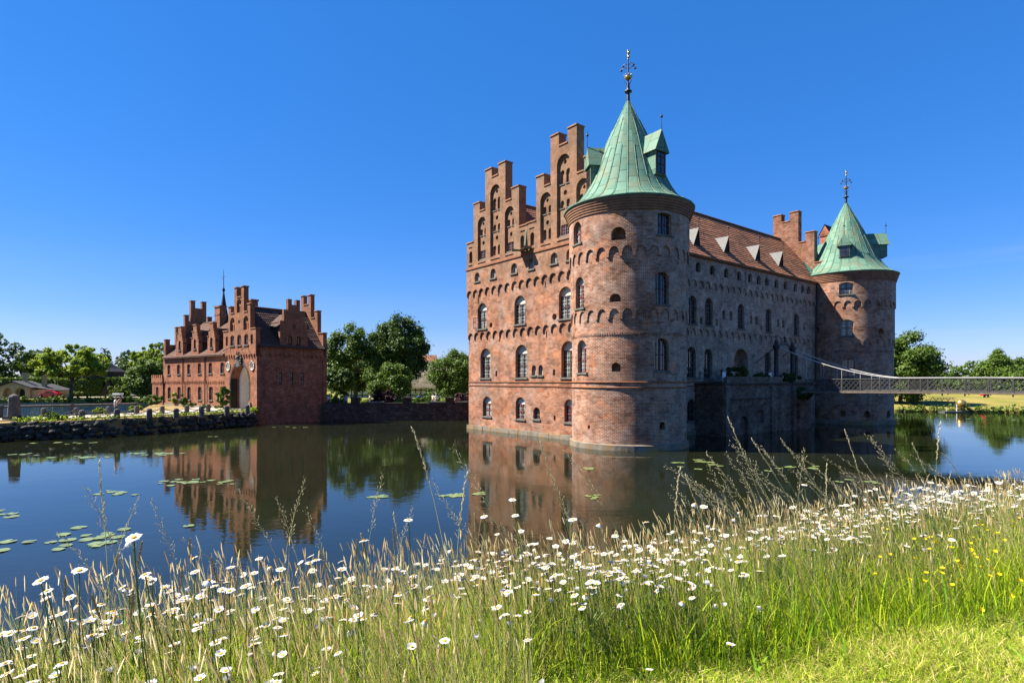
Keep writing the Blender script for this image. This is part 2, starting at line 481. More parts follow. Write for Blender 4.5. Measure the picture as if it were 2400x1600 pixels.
# water: murky pond with fine ripples
m, nt, b = new_mat("pond_water")
nt.links.new(mix(nt, ramp(nt, noise(nt, 0.06, 3, 0.5), [(0.35, 0.0), (0.65, 1.0)]), (0.007, 0.009, 0.004), (0.013, 0.015, 0.006)), b.inputs['Base Color'])
b.inputs['Roughness'].default_value = 0.015
b.inputs['IOR'].default_value = 1.333
b.inputs['Specular IOR Level'].default_value = 0.5
n1 = noise(nt, 1.0, 3, 0.55, scaled(nt, 1.5, 3.0, 1))
n2 = noise(nt, 1.0, 2, 0.5, scaled(nt, 0.25, 0.5, 1))
ad = N(nt, "ShaderNodeMath", operation='MULTIPLY_ADD')
nt.links.new(n2, ad.inputs[0]); ad.inputs[1].default_value = 1.6
nt.links.new(n1, ad.inputs[2])
calm = ramp(nt, noise(nt, 0.07, 3, 0.5), [(0.4, 0.35), (0.65, 1.0)])
mu = N(nt, "ShaderNodeMath", operation='MULTIPLY')
nt.links.new(ad.outputs[0], mu.inputs[0]); nt.links.new(calm, mu.inputs[1])
bump(nt, b, mu.outputs[0], 0.09, 0.07)
M['water'] = m
m, nt, b = new_mat("wind_ruffled_water")
b.inputs['Base Color'].default_value = (0.008, 0.012, 0.008, 1)
b.inputs['Roughness'].default_value = 0.04
b.inputs['IOR'].default_value = 1.333
bump(nt, b, noise(nt, 1.0, 4, 0.65, scaled(nt, 1.6, 1.1, 1)), 1.0, 0.32)
M['water_ruffled'] = m

def ground_mat(name, cols, scale=0.5):
    m, nt, b = new_mat(name)
    a = ramp(nt, noise(nt, scale, 6, 0.65), [(0.35, cols[0]), (0.5, cols[1]), (0.68, cols[2])])
    c = mix(nt, ramp(nt, noise(nt, scale * 14, 4, 0.7), [(0.3, 0.0), (0.7, 0.5)]), a, tuple(x * 0.55 for x in cols[1]))
    c = dim(nt, c)
    nt.links.new(c, b.inputs['Base Color'])
    b.inputs['Roughness'].default_value = 0.95
    b.inputs['Specular IOR Level'].default_value = 0.1
    bump(nt, b, noise(nt, scale * 20, 4, 0.7), 0.6, 0.06)
    return m
M['lawn'] = ground_mat("dry_lawn", [(0.14, 0.17, 0.025), (0.25, 0.21, 0.05), (0.33, 0.25, 0.075)], 0.12)
M['turf'] = ground_mat("turf", [(0.10, 0.14, 0.025), (0.17, 0.19, 0.04), (0.30, 0.24, 0.09)], 0.5)
M['dryverge'] = ground_mat("dry_verge", [(0.17, 0.16, 0.045), (0.30, 0.205, 0.085), (0.36, 0.26, 0.12)], 0.7)
M['soil'] = ground_mat("meadow_soil", [(0.10, 0.12, 0.02), (0.15, 0.19, 0.025), (0.20, 0.20, 0.05)], 1.5)
M['field'] = ground_mat("far_fields", [(0.10, 0.13, 0.03), (0.16, 0.18, 0.05), (0.24, 0.22, 0.08)], 0.03)
M['bed'] = plain("pond_bed", (0.03, 0.03, 0.015), 1.0)
# ------------------------------------------------------------------ helpers
ORIGIN = {}
Z = V((0, 0, 1))

def tag(o, label=None, cat=None, group=None, kind=None):
    if label: o['label'] = label
    if cat: o['category'] = cat
    if group: o['group'] = group
    if kind: o['kind'] = kind
    return o

def thing(name, label, cat, loc=(0, 0, 0), group=None):
    o = bpy.data.objects.new(name, None)
    COL.objects.link(o)
    o.location = loc
    o.empty_display_size = 0.3
    ORIGIN[o.name] = V(loc)
    return tag(o, label, cat, group)

class MB:
    """collects faces of one mesh, in world metres"""
    def __init__(s):
        s.v = []; s.f = []; s.uv = []; s.sm = []
    def poly(s, pts, uv=None, smooth=False):
        i = len(s.v)
        s.v += [tuple(p) for p in pts]
        s.f.append(list(range(i, i + len(pts))))
        s.uv.append(uv); s.sm.append(smooth)
    def grid(s, rows, uvrows=None, smooth=True, closed=False):
        i = len(s.v); n = len(rows[0])
        for r in rows: s.v += [tuple(p) for p in r]
        for a in range(len(rows) - 1):
            for k in range(n if closed else n - 1):
                k2 = (k + 1) % n
                s.f.append([i + a * n + k, i + a * n + k2, i + (a + 1) * n + k2, i + (a + 1) * n + k])
                if uvrows:
                    ua, ub = uvrows[a], uvrows[a + 1]
                    e = k + 1
                    s.uv.append([ua[k], ua[e], ub[e], ub[k]])
                else: s.uv.append(None)
                s.sm.append(smooth)
    def hexa(s, c):           # 8 corners: 4 bottom loop, 4 top loop
        for q in ((0, 3, 2, 1), (4, 5, 6, 7), (0, 1, 5, 4), (1, 2, 6, 5), (2, 3, 7, 6), (3, 0, 4, 7)):
            s.poly([c[i] for i in q])
    def box(s, m, u0, u1, z0, z1, d0, d1):    # in a facade frame m(u, z, d)
        s.hexa([m(u0, z0, d0), m(u1, z0, d0), m(u1, z0, d1), m(u0, z0, d1), m(u0, z1, d0), m(u1, z1, d0), m(u1, z1, d1), m(u0, z1, d1)])
    def cube(s, x0, x1, y0, y1, z0, z1):
        s.hexa([(x0, y0, z0), (x1, y0, z0), (x1, y1, z0), (x0, y1, z0), (x0, y0, z1), (x1, y0, z1), (x1, y1, z1), (x0, y1, z1)])
    def tube(s, pts, rad_, n=6, cap=True):
        pts = [V(p) for p in pts]
        if not isinstance(rad_, (list, tuple)): rad_ = [rad_] * len(pts)
        rows = []
        for i, p in enumerate(pts):
            t = (pts[min(i + 1, len(pts) - 1)] - pts[max(i - 1, 0)]).normalized()
            a = V((0, 0, 1)) if abs(t.z) < 0.9 else V((1, 0, 0))
            x = t.cross(a).normalized(); y = t.cross(x)
            rows.append([p + (x * cos(2 * pi * k / n) + y * sin(2 * pi * k / n)) * rad_[i] for k in range(n)])
        s.grid(rows, None, True, True)
        if cap:
            s.poly(rows[0][::-1]); s.poly(rows[-1])
    def lathe(s, c, prof, n=24, smooth=True, a0=0.0, cap=False, uvn=None):
        rows = []; uvs = []; L_ = 0
        for i, (r, z) in enumerate(prof):
            if i: L_ += math.hypot(r - prof[i - 1][0], z - prof[i - 1][1])
            rows.append([V((c[0] + r * cos(a0 + 2 * pi * k / n), c[1] + r * sin(a0 + 2 * pi * k / n), z)) for k in range(n)])
            uvs.append([((k * uvn / n) if uvn else (2 * pi * k / n * prof[0][0]), L_) for k in range(n + 1)])
        s.grid(rows, uvs, smooth, True)
        if cap:
            s.poly(rows[0][::-1]); s.poly(rows[-1])
    def ball(s, c, r, n=12, sx=1, sy=1, sz=1):
        rows = []
        for a in range(n // 2 + 1):
            t = pi * a / (n // 2)
            rows.append([V((c[0] + r * sx * sin(t) * cos(2 * pi * k / n), c[1] + r * sy * sin(t) * sin(2 * pi * k / n), c[2] - r * sz * cos(t))) for k in range(n)])
        s.grid(rows, None, True, True)
    def build(s, name, mat, parent=None, loc=None):
        o0 = ORIGIN.get(parent.name, V((0, 0, 0))) if parent is not None else V(loc or (0, 0, 0))
        co = np.array(s.v, dtype=np.float64).reshape(-1, 3)
        me = bpy.data.meshes.new(name)
        me.from_pydata((co - np.array(o0)).tolist(), [], s.f)
        uvl = me.uv_layers.new(name="UVMap")
        data = np.zeros((len(me.loops), 2), dtype=np.float32)
        li = 0
        for f, uv in zip(s.f, s.uv):
            if uv is None:
                p0 = co[f[0]]
                nrm = np.zeros(3)
                for k in range(1, len(f) - 1):
                    nrm += np.cross(co[f[k]] - p0, co[f[k + 1]] - p0)
                l = np.linalg.norm(nrm); nrm = nrm / l if l > 1e-12 else np.array([0, 0, 1.0])
                if abs(nrm[2]) > 0.75:
                    for k in f: data[li] = co[k][:2]; li += 1
                else:
                    h = np.array([-nrm[1], nrm[0]]); h /= (np.linalg.norm(h) + 1e-9)
                    for k in f: data[li] = (co[k][0] * h[0] + co[k][1] * h[1], co[k][2]); li += 1
            else:
                for q in uv: data[li] = q; li += 1
        uvl.data.foreach_set("uv", data.ravel())
        me.polygons.foreach_set("use_smooth", np.array(s.sm, dtype=bool))
        me.materials.append(M[mat] if isinstance(mat, str) else mat)
        me.update()
        o = bpy.data.objects.new(name, me)
        COL.objects.link(o)
        if parent is not None: o.parent = parent
        else: o.location = o0
        ORIGIN[o.name] = o0
        return o

def flat(o, u, n):
    o, u, n = V(o), V(u).normalized(), V(n).normalized()
    return lambda a, z, d=0.0: o + u * a + n * d + Z * z

def cyl(c, R):
    c = V((c[0], c[1], 0))
    return lambda a, z, d=0.0: c + V((cos(a / R), sin(a / R), 0)) * (R + d) + Z * z

def arch(c, z0, w, h, n=10, rise=None):
    """round or segmental headed opening, counter clockwise from lower left"""
    r = w / 2
    rise = r if rise is None else rise
    zs = z0 + h - rise
    pts = [(c - r, z0), (c + r, z0)]
    if rise <= 0.001: return pts + [(c + r, z0 + h), (c - r, z0 + h)]
    R = (r * r + rise * rise) / (2 * rise)
    a = math.asin(min(1, r / R)) if rise <= r else pi - math.asin(min(1, r / R))
    for k in range(n + 1):
        t = a - 2 * a * k / n
        pts.append((c + R * sin(t), zs + rise - R + R * cos(t)))
    return pts

def circ(c, z, r, n=12):
    return [(c + r * cos(2 * pi * k / n), z + r * sin(2 * pi * k / n)) for k in range(n)]

def rect(c, z0, w, h):
    return [(c - w / 2, z0), (c + w / 2, z0), (c + w / 2, z0 + h), (c - w / 2, z0 + h)]

def inside(p, poly):
    x, y = p; r = False; j = len(poly) - 1
    for i in range(len(poly)):
        xi, yi = poly[i]; xj, yj = poly[j]
        if (yi > y) != (yj > y) and x < (xj - xi) * (y - yi) / (yj - yi) + xi: r = not r
        j = i
    return r

def skin(mb, out, holes, m, d=0.0, depth=0.4, step=None, rim=0.0, smooth=False, backs=()):
    """a wall surface with real openings; each hole gets reveals `depth` deep, rim closes the outline backwards"""
    vs, es = [], []
    def loop(pts):
        i = len(vs)
        for p in pts: vs.append(V(p))
        for k in range(len(pts)): es.append((i + k, i + (k + 1) % len(pts)))
    loop(out)
    for h in holes: loop(h)
    u0 = min(p[0] for p in out); u1 = max(p[0] for p in out)
    z0 = min(p[1] for p in out) - .1; z1 = max(p[1] for p in out) + .1
    if step:
        k = int(math.ceil((u1 - u0) / step))
        for a in range(1, k):
            u = u0 + (u1 - u0) * a / k + 1e-4
            i = len(vs); vs.append(V((u, z0))); vs.append(V((u, z1))); es.append((i, i + 1))
    r = delaunay_2d_cdt(vs, es, [], 0, 1e-6)
    P, F = r[0], r[2]
    bb = [(min(p[0] for p in h), max(p[0] for p in h), min(p[1] for p in h), max(p[1] for p in h)) for h in holes]
    base = len(mb.v)
    mb.v += [tuple(m(p.x, p.y, d)) for p in P]
    for f in F:
        c = (sum(P[i].x for i in f) / 3, sum(P[i].y for i in f) / 3)
        if not inside(c, out): continue
        bad = False
        for h, q in zip(holes, bb):
            if q[0] <= c[0] <= q[1] and q[2] <= c[1] <= q[3] and inside(c, h): bad = True; break
        if bad: continue
        mb.f.append([base + i for i in f])
        mb.uv.append([(P[i].x, P[i].y) for i in f])
        mb.sm.append(smooth)
    for h, dep in zip(holes, depth if isinstance(depth, list) else [depth] * len(holes)):
        for k in range(len(h)):
            a, b = h[k], h[(k + 1) % len(h)]
            l = math.hypot(a[0] - b[0], a[1] - b[1])
            mb.poly([m(a[0], a[1], d), m(b[0], b[1], d), m(b[0], b[1], d - dep), m(a[0], a[1], d - dep)], [(0, a[1]), (l, a[1]), (l, a[1] + dep), (0, a[1] + dep)])
    if rim:
        for k in range(len(out)):
            a, b = out[k], out[(k + 1) % len(out)]
            l = math.hypot(a[0] - b[0], a[1] - b[1])
            kk = max(1, int(l / step)) if step and abs(a[1] - b[1]) < .01 else 1
            for q in range(kk):
                A = (a[0] + (b[0] - a[0]) * q / kk, a[1] + (b[1] - a[1]) * q / kk)
                B = (a[0] + (b[0] - a[0]) * (q + 1) / kk, a[1] + (b[1] - a[1]) * (q + 1) / kk)
                mb.poly([m(*A, d), m(*B, d), m(*B, d - rim), m(*A, d - rim)], [(A[0], A[1]), (B[0], B[1]), (B[0], B[1] + rim), (A[0], A[1] + rim)])
    for h, dep in backs:       # blind niches: a back to the opening
        mb.poly([m(p[0], p[1], d - dep) for p in h], [tuple(p) for p in h])

def scallop(u0, u1, zb, sp, r, zt, foot=0.06, n=6):
    """outline whose lower edge is a row of small arches on corbels"""
    k = max(1, round((u1 - u0) / sp)); sp = (u1 - u0) / k
    pts = [(u0, zb)]
    for i in range(k):
        c = u0 + (i + .5) * sp
        rr = sp / 2 - 0.09
        pts.append((c - rr, zb)); pts.append((c - rr + .001, zb + foot * 2.5))
        for j in range(1, n):
            t = pi - pi * j / n
            pts.append((c + rr * cos(t), zb + foot * 2.5 + r * sin(t)))
        pts.append((c + rr - .001, zb + foot * 2.5)); pts.append((c + rr, zb))
    pts.append((u1, zb))
    return pts + [(u1, zt), (u0, zt)]

def window(m, c, z0, w, h, parent, d=0.0, frame='frame', glass='glass', lun=True, sill=True, head=None, cols=2, rows=4, hood=True, rec=0.30, rise=None, brick='brick', name='window'):
    """a casement in a wall opening: frame > pane, glazing bars, sill, white lunette, brick hood"""
    if glass == 'glass': glass = random.choice(('glass', 'glass', 'glass_pale', 'glass_dark'))
    r = w / 2
    rise_ = r if rise is None else rise
    top = z0 + h - rise_ * (0.95 if lun else 0.0)       # head of the wooden frame
    a, b = d - rec, d - rec + 0.07
    x0, x1 = c - r + .0, c + r - .0
    f = MB(); t = min(0.085, w * .09)
    f.box(m, x0, x0 + t, z0, top, a, b); f.box(m, x1 - t, x1, z0, top, a, b)
    f.box(m, x0 + t, x1 - t, z0, z0 + t, a, b); f.box(m, x0 + t, x1 - t, top - t, top, a, b)
    f.box(m, c - t * .55, c + t * .55, z0 + t, top - t, a, b + .01)
    if h > 1.2:
        zm = z0 + (top - z0) * 0.5
        f.box(m, x0 + t, c - t * .55, zm - t * .5, zm + t * .5, a, b + .015)
        f.box(m, c + t * .55, x1 - t, zm - t * .5, zm + t * .5, a, b + .015)
    fo = f.build(name, frame, parent)
    g = MB()
    g.poly([m(x0 - .02, z0 - .02, a + .02), m(x1 + .02, z0 - .02, a + .02), m(x1 + .02, top + (.0 if lun else rise_ * 0) + .02, a + .02), m(x0 - .02, top + .02, a + .02)])
    g.build('pane', glass, fo)
    gb = MB(); s = .016
    for half in (0, 1):
        xa = x0 + t + half * (w / 2 - t * .5); xb = xa + w / 2 - t * 1.5
        for k in range(1, cols):
            x = xa + (xb - xa) * k / cols
            gb.box(m, x - s, x + s, z0 + t, top - t, a + .025, b - .01)
        for k in range(1, rows):
            z = z0 + t + (top - z0 - 2 * t) * k / rows
            gb.box(m, xa, xb, z - s, z + s, a + .03, b - .015)
    if len(gb.f): gb.build('glazing_bars', 'bars_dark' if glass == 'glass_dark' else 'bars', fo)
    if sill:
        k = MB(); k.box(m, c - r - .1, c + r + .1, z0 - .12, z0 + .005, d - .12, d + .10)
        k.box(m, c - r, c + r, z0 - .02, z0 + .02, d - rec, d - .12)
        k.build('sill', 'sill', fo)
    hl = arch(c, z0, w + .1, h + .05, rise=rise_ + .03)
    if lun:
        k = MB()
        pts = [(c + r + .05, top - .03)] + [p for p in hl[2:] if p[1] > top - .02] + [(c - r - .05, top - .03)]
        k.poly([m(p[0], p[1], a + .035) for p in pts])
        k.build('lunette', 'plaster', fo)
    else:
        k = MB(); k.poly([m(p[0], p[1], a - .01) for p in hl])
        k.build('head_board', frame, fo)
    if hood:
        k = MB(); o1 = arch(c, z0, w, h, 12, rise=rise_)[2:]; o2 = arch(c, z0, w + .44, h + .22, 12, rise=rise_ + (.10 if rise is None else .12))[2:]
        for i in range(len(o1) - 1):
            k.poly([m(*o1[i], d + .006), m(*o2[i], d + .006), m(*o2[i + 1], d + .006), m(*o1[i + 1], d + .006)], [(0, i * .19), (.27, i * .19), (.27, i * .19 + .19), (0, i * .19 + .19)])
        k.build('brick_hood', brick, fo)
    return fo

def steps_outline(c, zb, lv, half, pier, top):
    """stepped gable: lv step heights (low, mid, centre), half widths, pier tops; returns ccw outline"""
    hl, hm, hc = half
    l, mi, ce = lv
    pm, pc = top
    P = [(-hl, l), (-hm, l), (-hm, pm), (-hm + pier, pm), (-hm + pier, mi), (-hc, mi), (-hc, pc), (-hc + pier, pc), (-hc + pier, ce)]
    Q = [(hc - pier, ce), (hc - pier, pc), (hc, pc), (hc, mi), (hm - pier, mi), (hm - pier, pm), (hm, pm), (hm, l), (hl, l)]
    pts = [(c - hl, zb), (c + hl, zb)] + [(c + a, b) for a, b in (P + Q)[::-1]]
    return pts

def caps(m, c, lv, half, pier, top, thick, d, parent, mat='coping'):
    """coping tiles on the steps and piers"""
    hl, hm, hc = half; o = .07
    def slab(a, b, z):
        k = MB(); k.box(m, c + a - (.0), c + b, z + .002, z + .10, d - thick - o, d + o)
        k.build('coping_slab', mat, parent)
    for s in (1, -1):
        for a, b, z in ((hm + .003, hl + .04, lv[0]), (hc + .003, hm - pier - .003, lv[1])):
            slab(min(s * a, s * b), max(s * a, s * b), z)
        for a, z in ((hm, top[0]), (hc, top[1])):
            slab(min(s * (a + .04), s * (a - pier - .04)), max(s * (a + .04), s * (a - pier - .04)), z)
    slab(-hc + pier + .003, hc - pier - .003, lv[2])
# ------------------------------------------------------------------ the castle
C1 = V((8.4, 41.65, 0)); C2 = V((37.56, 64.76, 0))
G = V((-.6211, .7837, 0)).normalized(); L = V((.7837, .6211, 0)).normalized()
nG = -L; nL = -G
FG = flat(C1 + nG * 1.1, G, nG)           # gable front, u runs away from the near tower
FL = flat(C1 + nL * -1.5, L, nL)          # long wall, u runs away from the near tower
castle = thing('moated_castle', 'large red brick castle with stepped gables and two copper capped round towers in the water', 'castle', tuple(C1))

END = 35.0
# solid heart behind the facades
k = MB()
fb = flat(C1, L, G)                       # u along the house, d towards the rear
k.box(fb, -.2, END - .3, -1.2, 15.0, 2.3, 18.3)
k.build('inner_wall', 'brick', castle)

# --- gable front: base, and two storeys each carried out on an arched corbel table
gw = [(15.87, 1.3, 1.35, 1.85), (10.98, 1.3, 1.3, 1.9), (4.97, 1.35, 1.1, 1.8)]
gwB = [(16.12, 4.85, 1.62, 2.75), (10.85, 4.85, 1.62, 2.85), (5.11, 4.85, 1.5, 2.85)]
gwC = [(16.45, 9.45, 1.45, 2.4), (10.88, 9.45, 1.5, 2.45), (5.28, 9.45, 1.45, 2.5)]
gwD = [(17.07, 13.92, .82, .85), (14.55, 13.88, .82, .88), (11.5, 13.88, .82, .88), (9.19, 13.9, .74, .88), (6.41, 13.9, .8, .88), (4.6, 13.9, .8, .88)]
small0 = [(8.85, 1.4, .85, 1.0)]
pair = [(9.2, 5.05, .56, .85), (8.34, 5.05, .56, .85)]
slits = [rect(14.43, 5.0, .26, .5), rect(6.72, 5.05, .26, .46), rect(6.64, 1.42, .24, .4)]
k = MB()
hs = [arch(*w) for w in gw + gwB + small0 + pair] + slits
skin(k, [(.6, -1.2), (18.87, -1.2), (18.87, 9.35), (.6, 9.35)], hs, FG, 0, .42, rim=.5, backs=[(s, .4) for s in slits])
k.build('gable_wall', 'brick', castle)
k = MB()
rounds = [circ(15.07, 9.68, .25), circ(6.52, 9.7, .27)]
skin(k, scallop(2.1, 18.87, 8.58, .98, .42, 13.4), [arch(*w) for w in gwC] + rounds, FG, .14, .5, rim=.5, backs=[(s, .45) for s in rounds])
k.build('gable_wall', 'brick', castle)
k = MB()
skin(k, scallop(2.1, 18.87, 12.63, .98, .42, 15.2), [arch(*w) for w in gwD], FG, .28, .55, rim=.6)
k.build('gable_wall', 'brick', castle)
def one(ws, m, parent, **kw):
    for w in ws:
        window(m, *w, parent, **kw)
one(gw, FG, castle, cols=2, rows=4, frame='frame_red')
one(gwB, FG, castle, cols=2, rows=6, rec=.36)
one(gwC, FG, castle, d=.14, cols=2, rows=6)
one(gwD, FG, castle, d=.28, cols=1, rows=2, lun=False, glass='glass_pale', frame='bars', hood=False)
one(small0, FG, castle, cols=1, rows=3, lun=False)
one(pair, FG, castle, cols=1, rows=2, lun=False, glass='glass_pale', frame='bars', hood=False)
k = MB()
for z in (4.46, 4.12):
    k.box(FG, 1.2, 18.87, z, z + .09, -.05, .06)
k.box(FG, 2.0, 18.95, 15.17, 15.33, .0, .36)
k.build('string_course', 'mould', castle)
k = MB()
for i in range(14):
    a = .6 + i * 18.4 / 14
    dd = .17 + random.uniform(-.02, .03)
    k.box(FG, a + .02, a + 18.4 / 14 - .02, -1.2, .36 + random.uniform(-.04, .05), -.1, dd)
k.build('plinth', 'plinth', castle)

def niche_gable(m, c, half, lv, top, pier, front_d, parent, windows_mid=True, window_centre=False, mat='brick', thick=.8):
    hl, hm, hc = half
    out = steps_outline(c, 15.3, lv, half, pier, top)
    holes = []; k = MB()
    main = [arch(c, 15.86, 1.48, 6.45)] + [arch(c + s * 2.08, 15.8, 1.3, 4.05) for s in (1, -1)] 
    low = [arch(c + s * (hl - .68), 15.85, .5, 1.1) for s in (1, -1)]
    slots = [rect(c + s * (hl - .62), 17.22, .62, .14) for s in (1, -1)]
    slots += [rect(c + s * (hl - .62), 15.5, .6, .14) for s in (1, -1)] + [rect(c + s * 2.08, 15.5, 1.2, .13) for s in (1, -1)] + [rect(c, 15.5, 1.4, .13)]
    skin(k, out, main + low + slots, m, front_d, [.22] * 3 + [.22] * 2 + [.14] * len(slots), rim=thick, backs=[(q, .22) for q in low] + [(q, .14) for q in slots])
    # panels sunk inside, each with their own twin lancets and roundels
    def panel(hole, cc, hs, hd=.15):
        skin(k, hole, hs, m, front_d - .22, hd, backs=[(q, hd) for q in hs])
    tw = lambda cc, z, w, h, s=.33: [arch(cc - s, z, w, h, 6), arch(cc + s, z, w, h, 6)]
    cen = tw(c, 20.06, .46, 1.12) + tw(c, 18.17, .4, .62) + [circ(c, 19.36, .2, 10), circ(c, 17.55, .2, 10), circ(c, 21.75, .17, 10)]
    if not window_centre: cen += tw(c, 16.0, .44, .88)
    else: cen += [rect(c, 16.0, .95, .85)]
    panel(main[0], c, cen)
    for i, s in enumerate((1, -1)):
        cc = c + s * 2.08
        mid = tw(cc, 18.18, .4, .62) + [circ(cc, 17.45, .19, 10), circ(cc, 19.25, .15, 10)]
        mid += [rect(cc, 15.96, .92, .8)] if windows_mid else tw(cc, 16.05, .42, .88)
        panel(main[1 + i], cc, mid)
    # back of the gable
    b = MB()
    skin(k, out, [], m, front_d - thick)
    o = k.build('stepped_gable', mat, parent)
    # little sills under the lancets
    for cc, zz in [(c - .33, 20.06), (c + .33, 20.06), (c - .33, 18.17), (c + .33, 18.17)] + [(c + s * 2.08 + t * .33, 18.18) for s in (1, -1) for t in (1, -1)]:
        q = MB(); q.box(m, cc - .26, cc + .26, zz - .08, zz, front_d - .3, front_d - .16)
        q.build('lancet_sill', 'sill', o)
    caps(m, c, lv, half, pier, top, thick, front_d, parent)
    ws = ([(c + s * 2.08, 15.96, .92, .8) for s in (1, -1)] if windows_mid else []) + ([(c, 16.0, .95, .85)] if window_centre else [])
    for w in ws:
        window(m, *w, parent, d=front_d - .22, rec=.12, lun=False, rise=.0, sill=True, hood=False, cols=2, rows=3, glass='glass_dark', frame='frame_red')
    return o
half1 = (4.55, 3.42, 1.52); half2 = (4.42, 3.24, 1.48)
niche_gable(FG, 14.3, half1, (17.75, 20.4, 23.05), (21.3, 23.95), 1.02, .24, castle, True, False)
niche_gable(FG, 5.38, half2, (17.8, 20.35, 23.05), (21.35, 24.1), .97, .24, castle, False, True)
# gables at the far end
for c, hf in ((14.3, half1), (5.38, half2)):
    for q in (0,):
        mm = flat(C1 + L * (END - .8), G, nG)
        k = MB()
        lv, tp, pr = (17.8, 20.35, 23.05), (21.35, 24.0), 1.0
        out = steps_outline(c, 14.0, lv, hf, pr, tp)
        skin(k, out, [], mm, 0, rim=.8); skin(k, out, [], mm, -.8)
        k.build('stepped_gable', 'brick_top', castle)
        caps(mm, c, lv, hf, pr, tp, .8, 0, castle, 'coping')

# --- long wall
k = MB()
lwC = [(9.95, 9.42, 1.15, 2.4), (12.39, 9.42, 1.15, 2.4), (17.61, 9.44, 1.18, 2.3), (22.66, 9.4, 1.12, 2.3), (28.41, 9.35, 1.1, 2.3)]
lwB = [(9.95, 4.85, 1.3, 2.65), (12.43, 4.8, 1.3, 2.6), (22.73, 5.0, 1.2, 2.4), (28.48, 5.0, 1.15, 2.3)]
lwA = [(9.95, 1.2, 1.15, 1.85), (12.5, 1.15, 1.1, 1.85)]
lwD = [(8.3, 13.9, .74, .86)] + [(u, 13.88, .72, .84) for u in (10.57, 12.7, 14.91, 17.1, 19.01, 20.58, 22.13, 23.95, 25.85, 27.93, 29.61, 30.95)]
door = arch(17.84, 4.75, 2.5, 2.85)
blind = [arch(14.6, 4.9, .5, .7, 6), arch(11.2, 4.9, .3, .5, 6)]
skin(k, [(1.0, -1.2), (33.5, -1.2), (33.5, 9.3), (1.0, 9.3)], [arch(*w) for w in lwB + lwA] + [door] + blind, FL, 0, [.42] * 6 + [1.5] + [.3] * 2, rim=.5, backs=[(q, .3) for q in blind])
k.build('long_wall', 'brick_long', castle)
k = MB()
bl2 = [arch(u, z, w, h, 6) for u, z, w, h in ((11.2, 9.5, .38, .6), (13.6, 9.5, .38, .6), (14.7, 10.1, .5, .85), (15.9, 10.1, .5, .85), (19.4, 10.0, .45, .8), (20.4, 10.0, .45, .8), (21.3, 9.5, .35, .5), (24.6, 10.0, .45, .8), (25.6, 10.0, .45, .8), (26.6, 9.5, .35, .5), (30.2, 10.0, .4, .8))]
skin(k, scallop(1.5, 33.5, 8.5, 1.0, .42, 13.4), [arch(*w) for w in lwC] + bl2, FL, .12, .5, rim=.5, backs=[(q, .25) for q in bl2])
k.build('long_wall', 'brick_long', castle)
k = MB()
skin(k, scallop(1.5, 33.5, 12.63, 1.0, .42, 15.1), [arch(*w, 6) for w in lwD], FL, .24, .5, rim=.5)
k.build('long_wall', 'brick_long', castle)
one(lwC, FL, castle, d=.12, cols=2, rows=6, glass='glass_dark', lun=False, brick='brick_long')
one(lwB, FL, castle, cols=2, rows=6, glass='glass_dark', lun=False, brick='brick_long')
one(lwA, FL, castle, cols=2, rows=4, glass='glass_dark', lun=False, brick='brick_long')
one(lwD, FL, castle, d=.24, cols=1, rows=3, glass='glass_dark', lun=False, hood=False, sill=False, brick='brick_long')
k = MB()
k.poly([FL(u, z, -1.2) for u, z in arch(17.84, 4.7, 2.6, 2.95)])
o = k.build('entrance_door', 'door', castle)
k = MB(); k.box(FL, 17.8, 17.88, 4.76, 6.9, -1.19, -1.12); k.box(FL, 18.0, 18.1, 5.7, 5.85, -1.19, -1.08)
k.build('door_strap', 'iron', o)
k = MB()
for z in (4.46, 4.12): k.box(FL, 1.5, 33.5, z, z + .09, -.05, .06)
k.box(FL, 1.0, 34.0, 15.08, 15.2, .0, .33); k.box(FL, 1.0, 34.0, 15.203, 15.36, -.1, .42)
k.build('string_course', 'mould', castle)
k = MB(); k.box(FL, 1.0, 33.5, -1.2, .34, -.1, .16); k.build('plinth', 'plinth', castle)

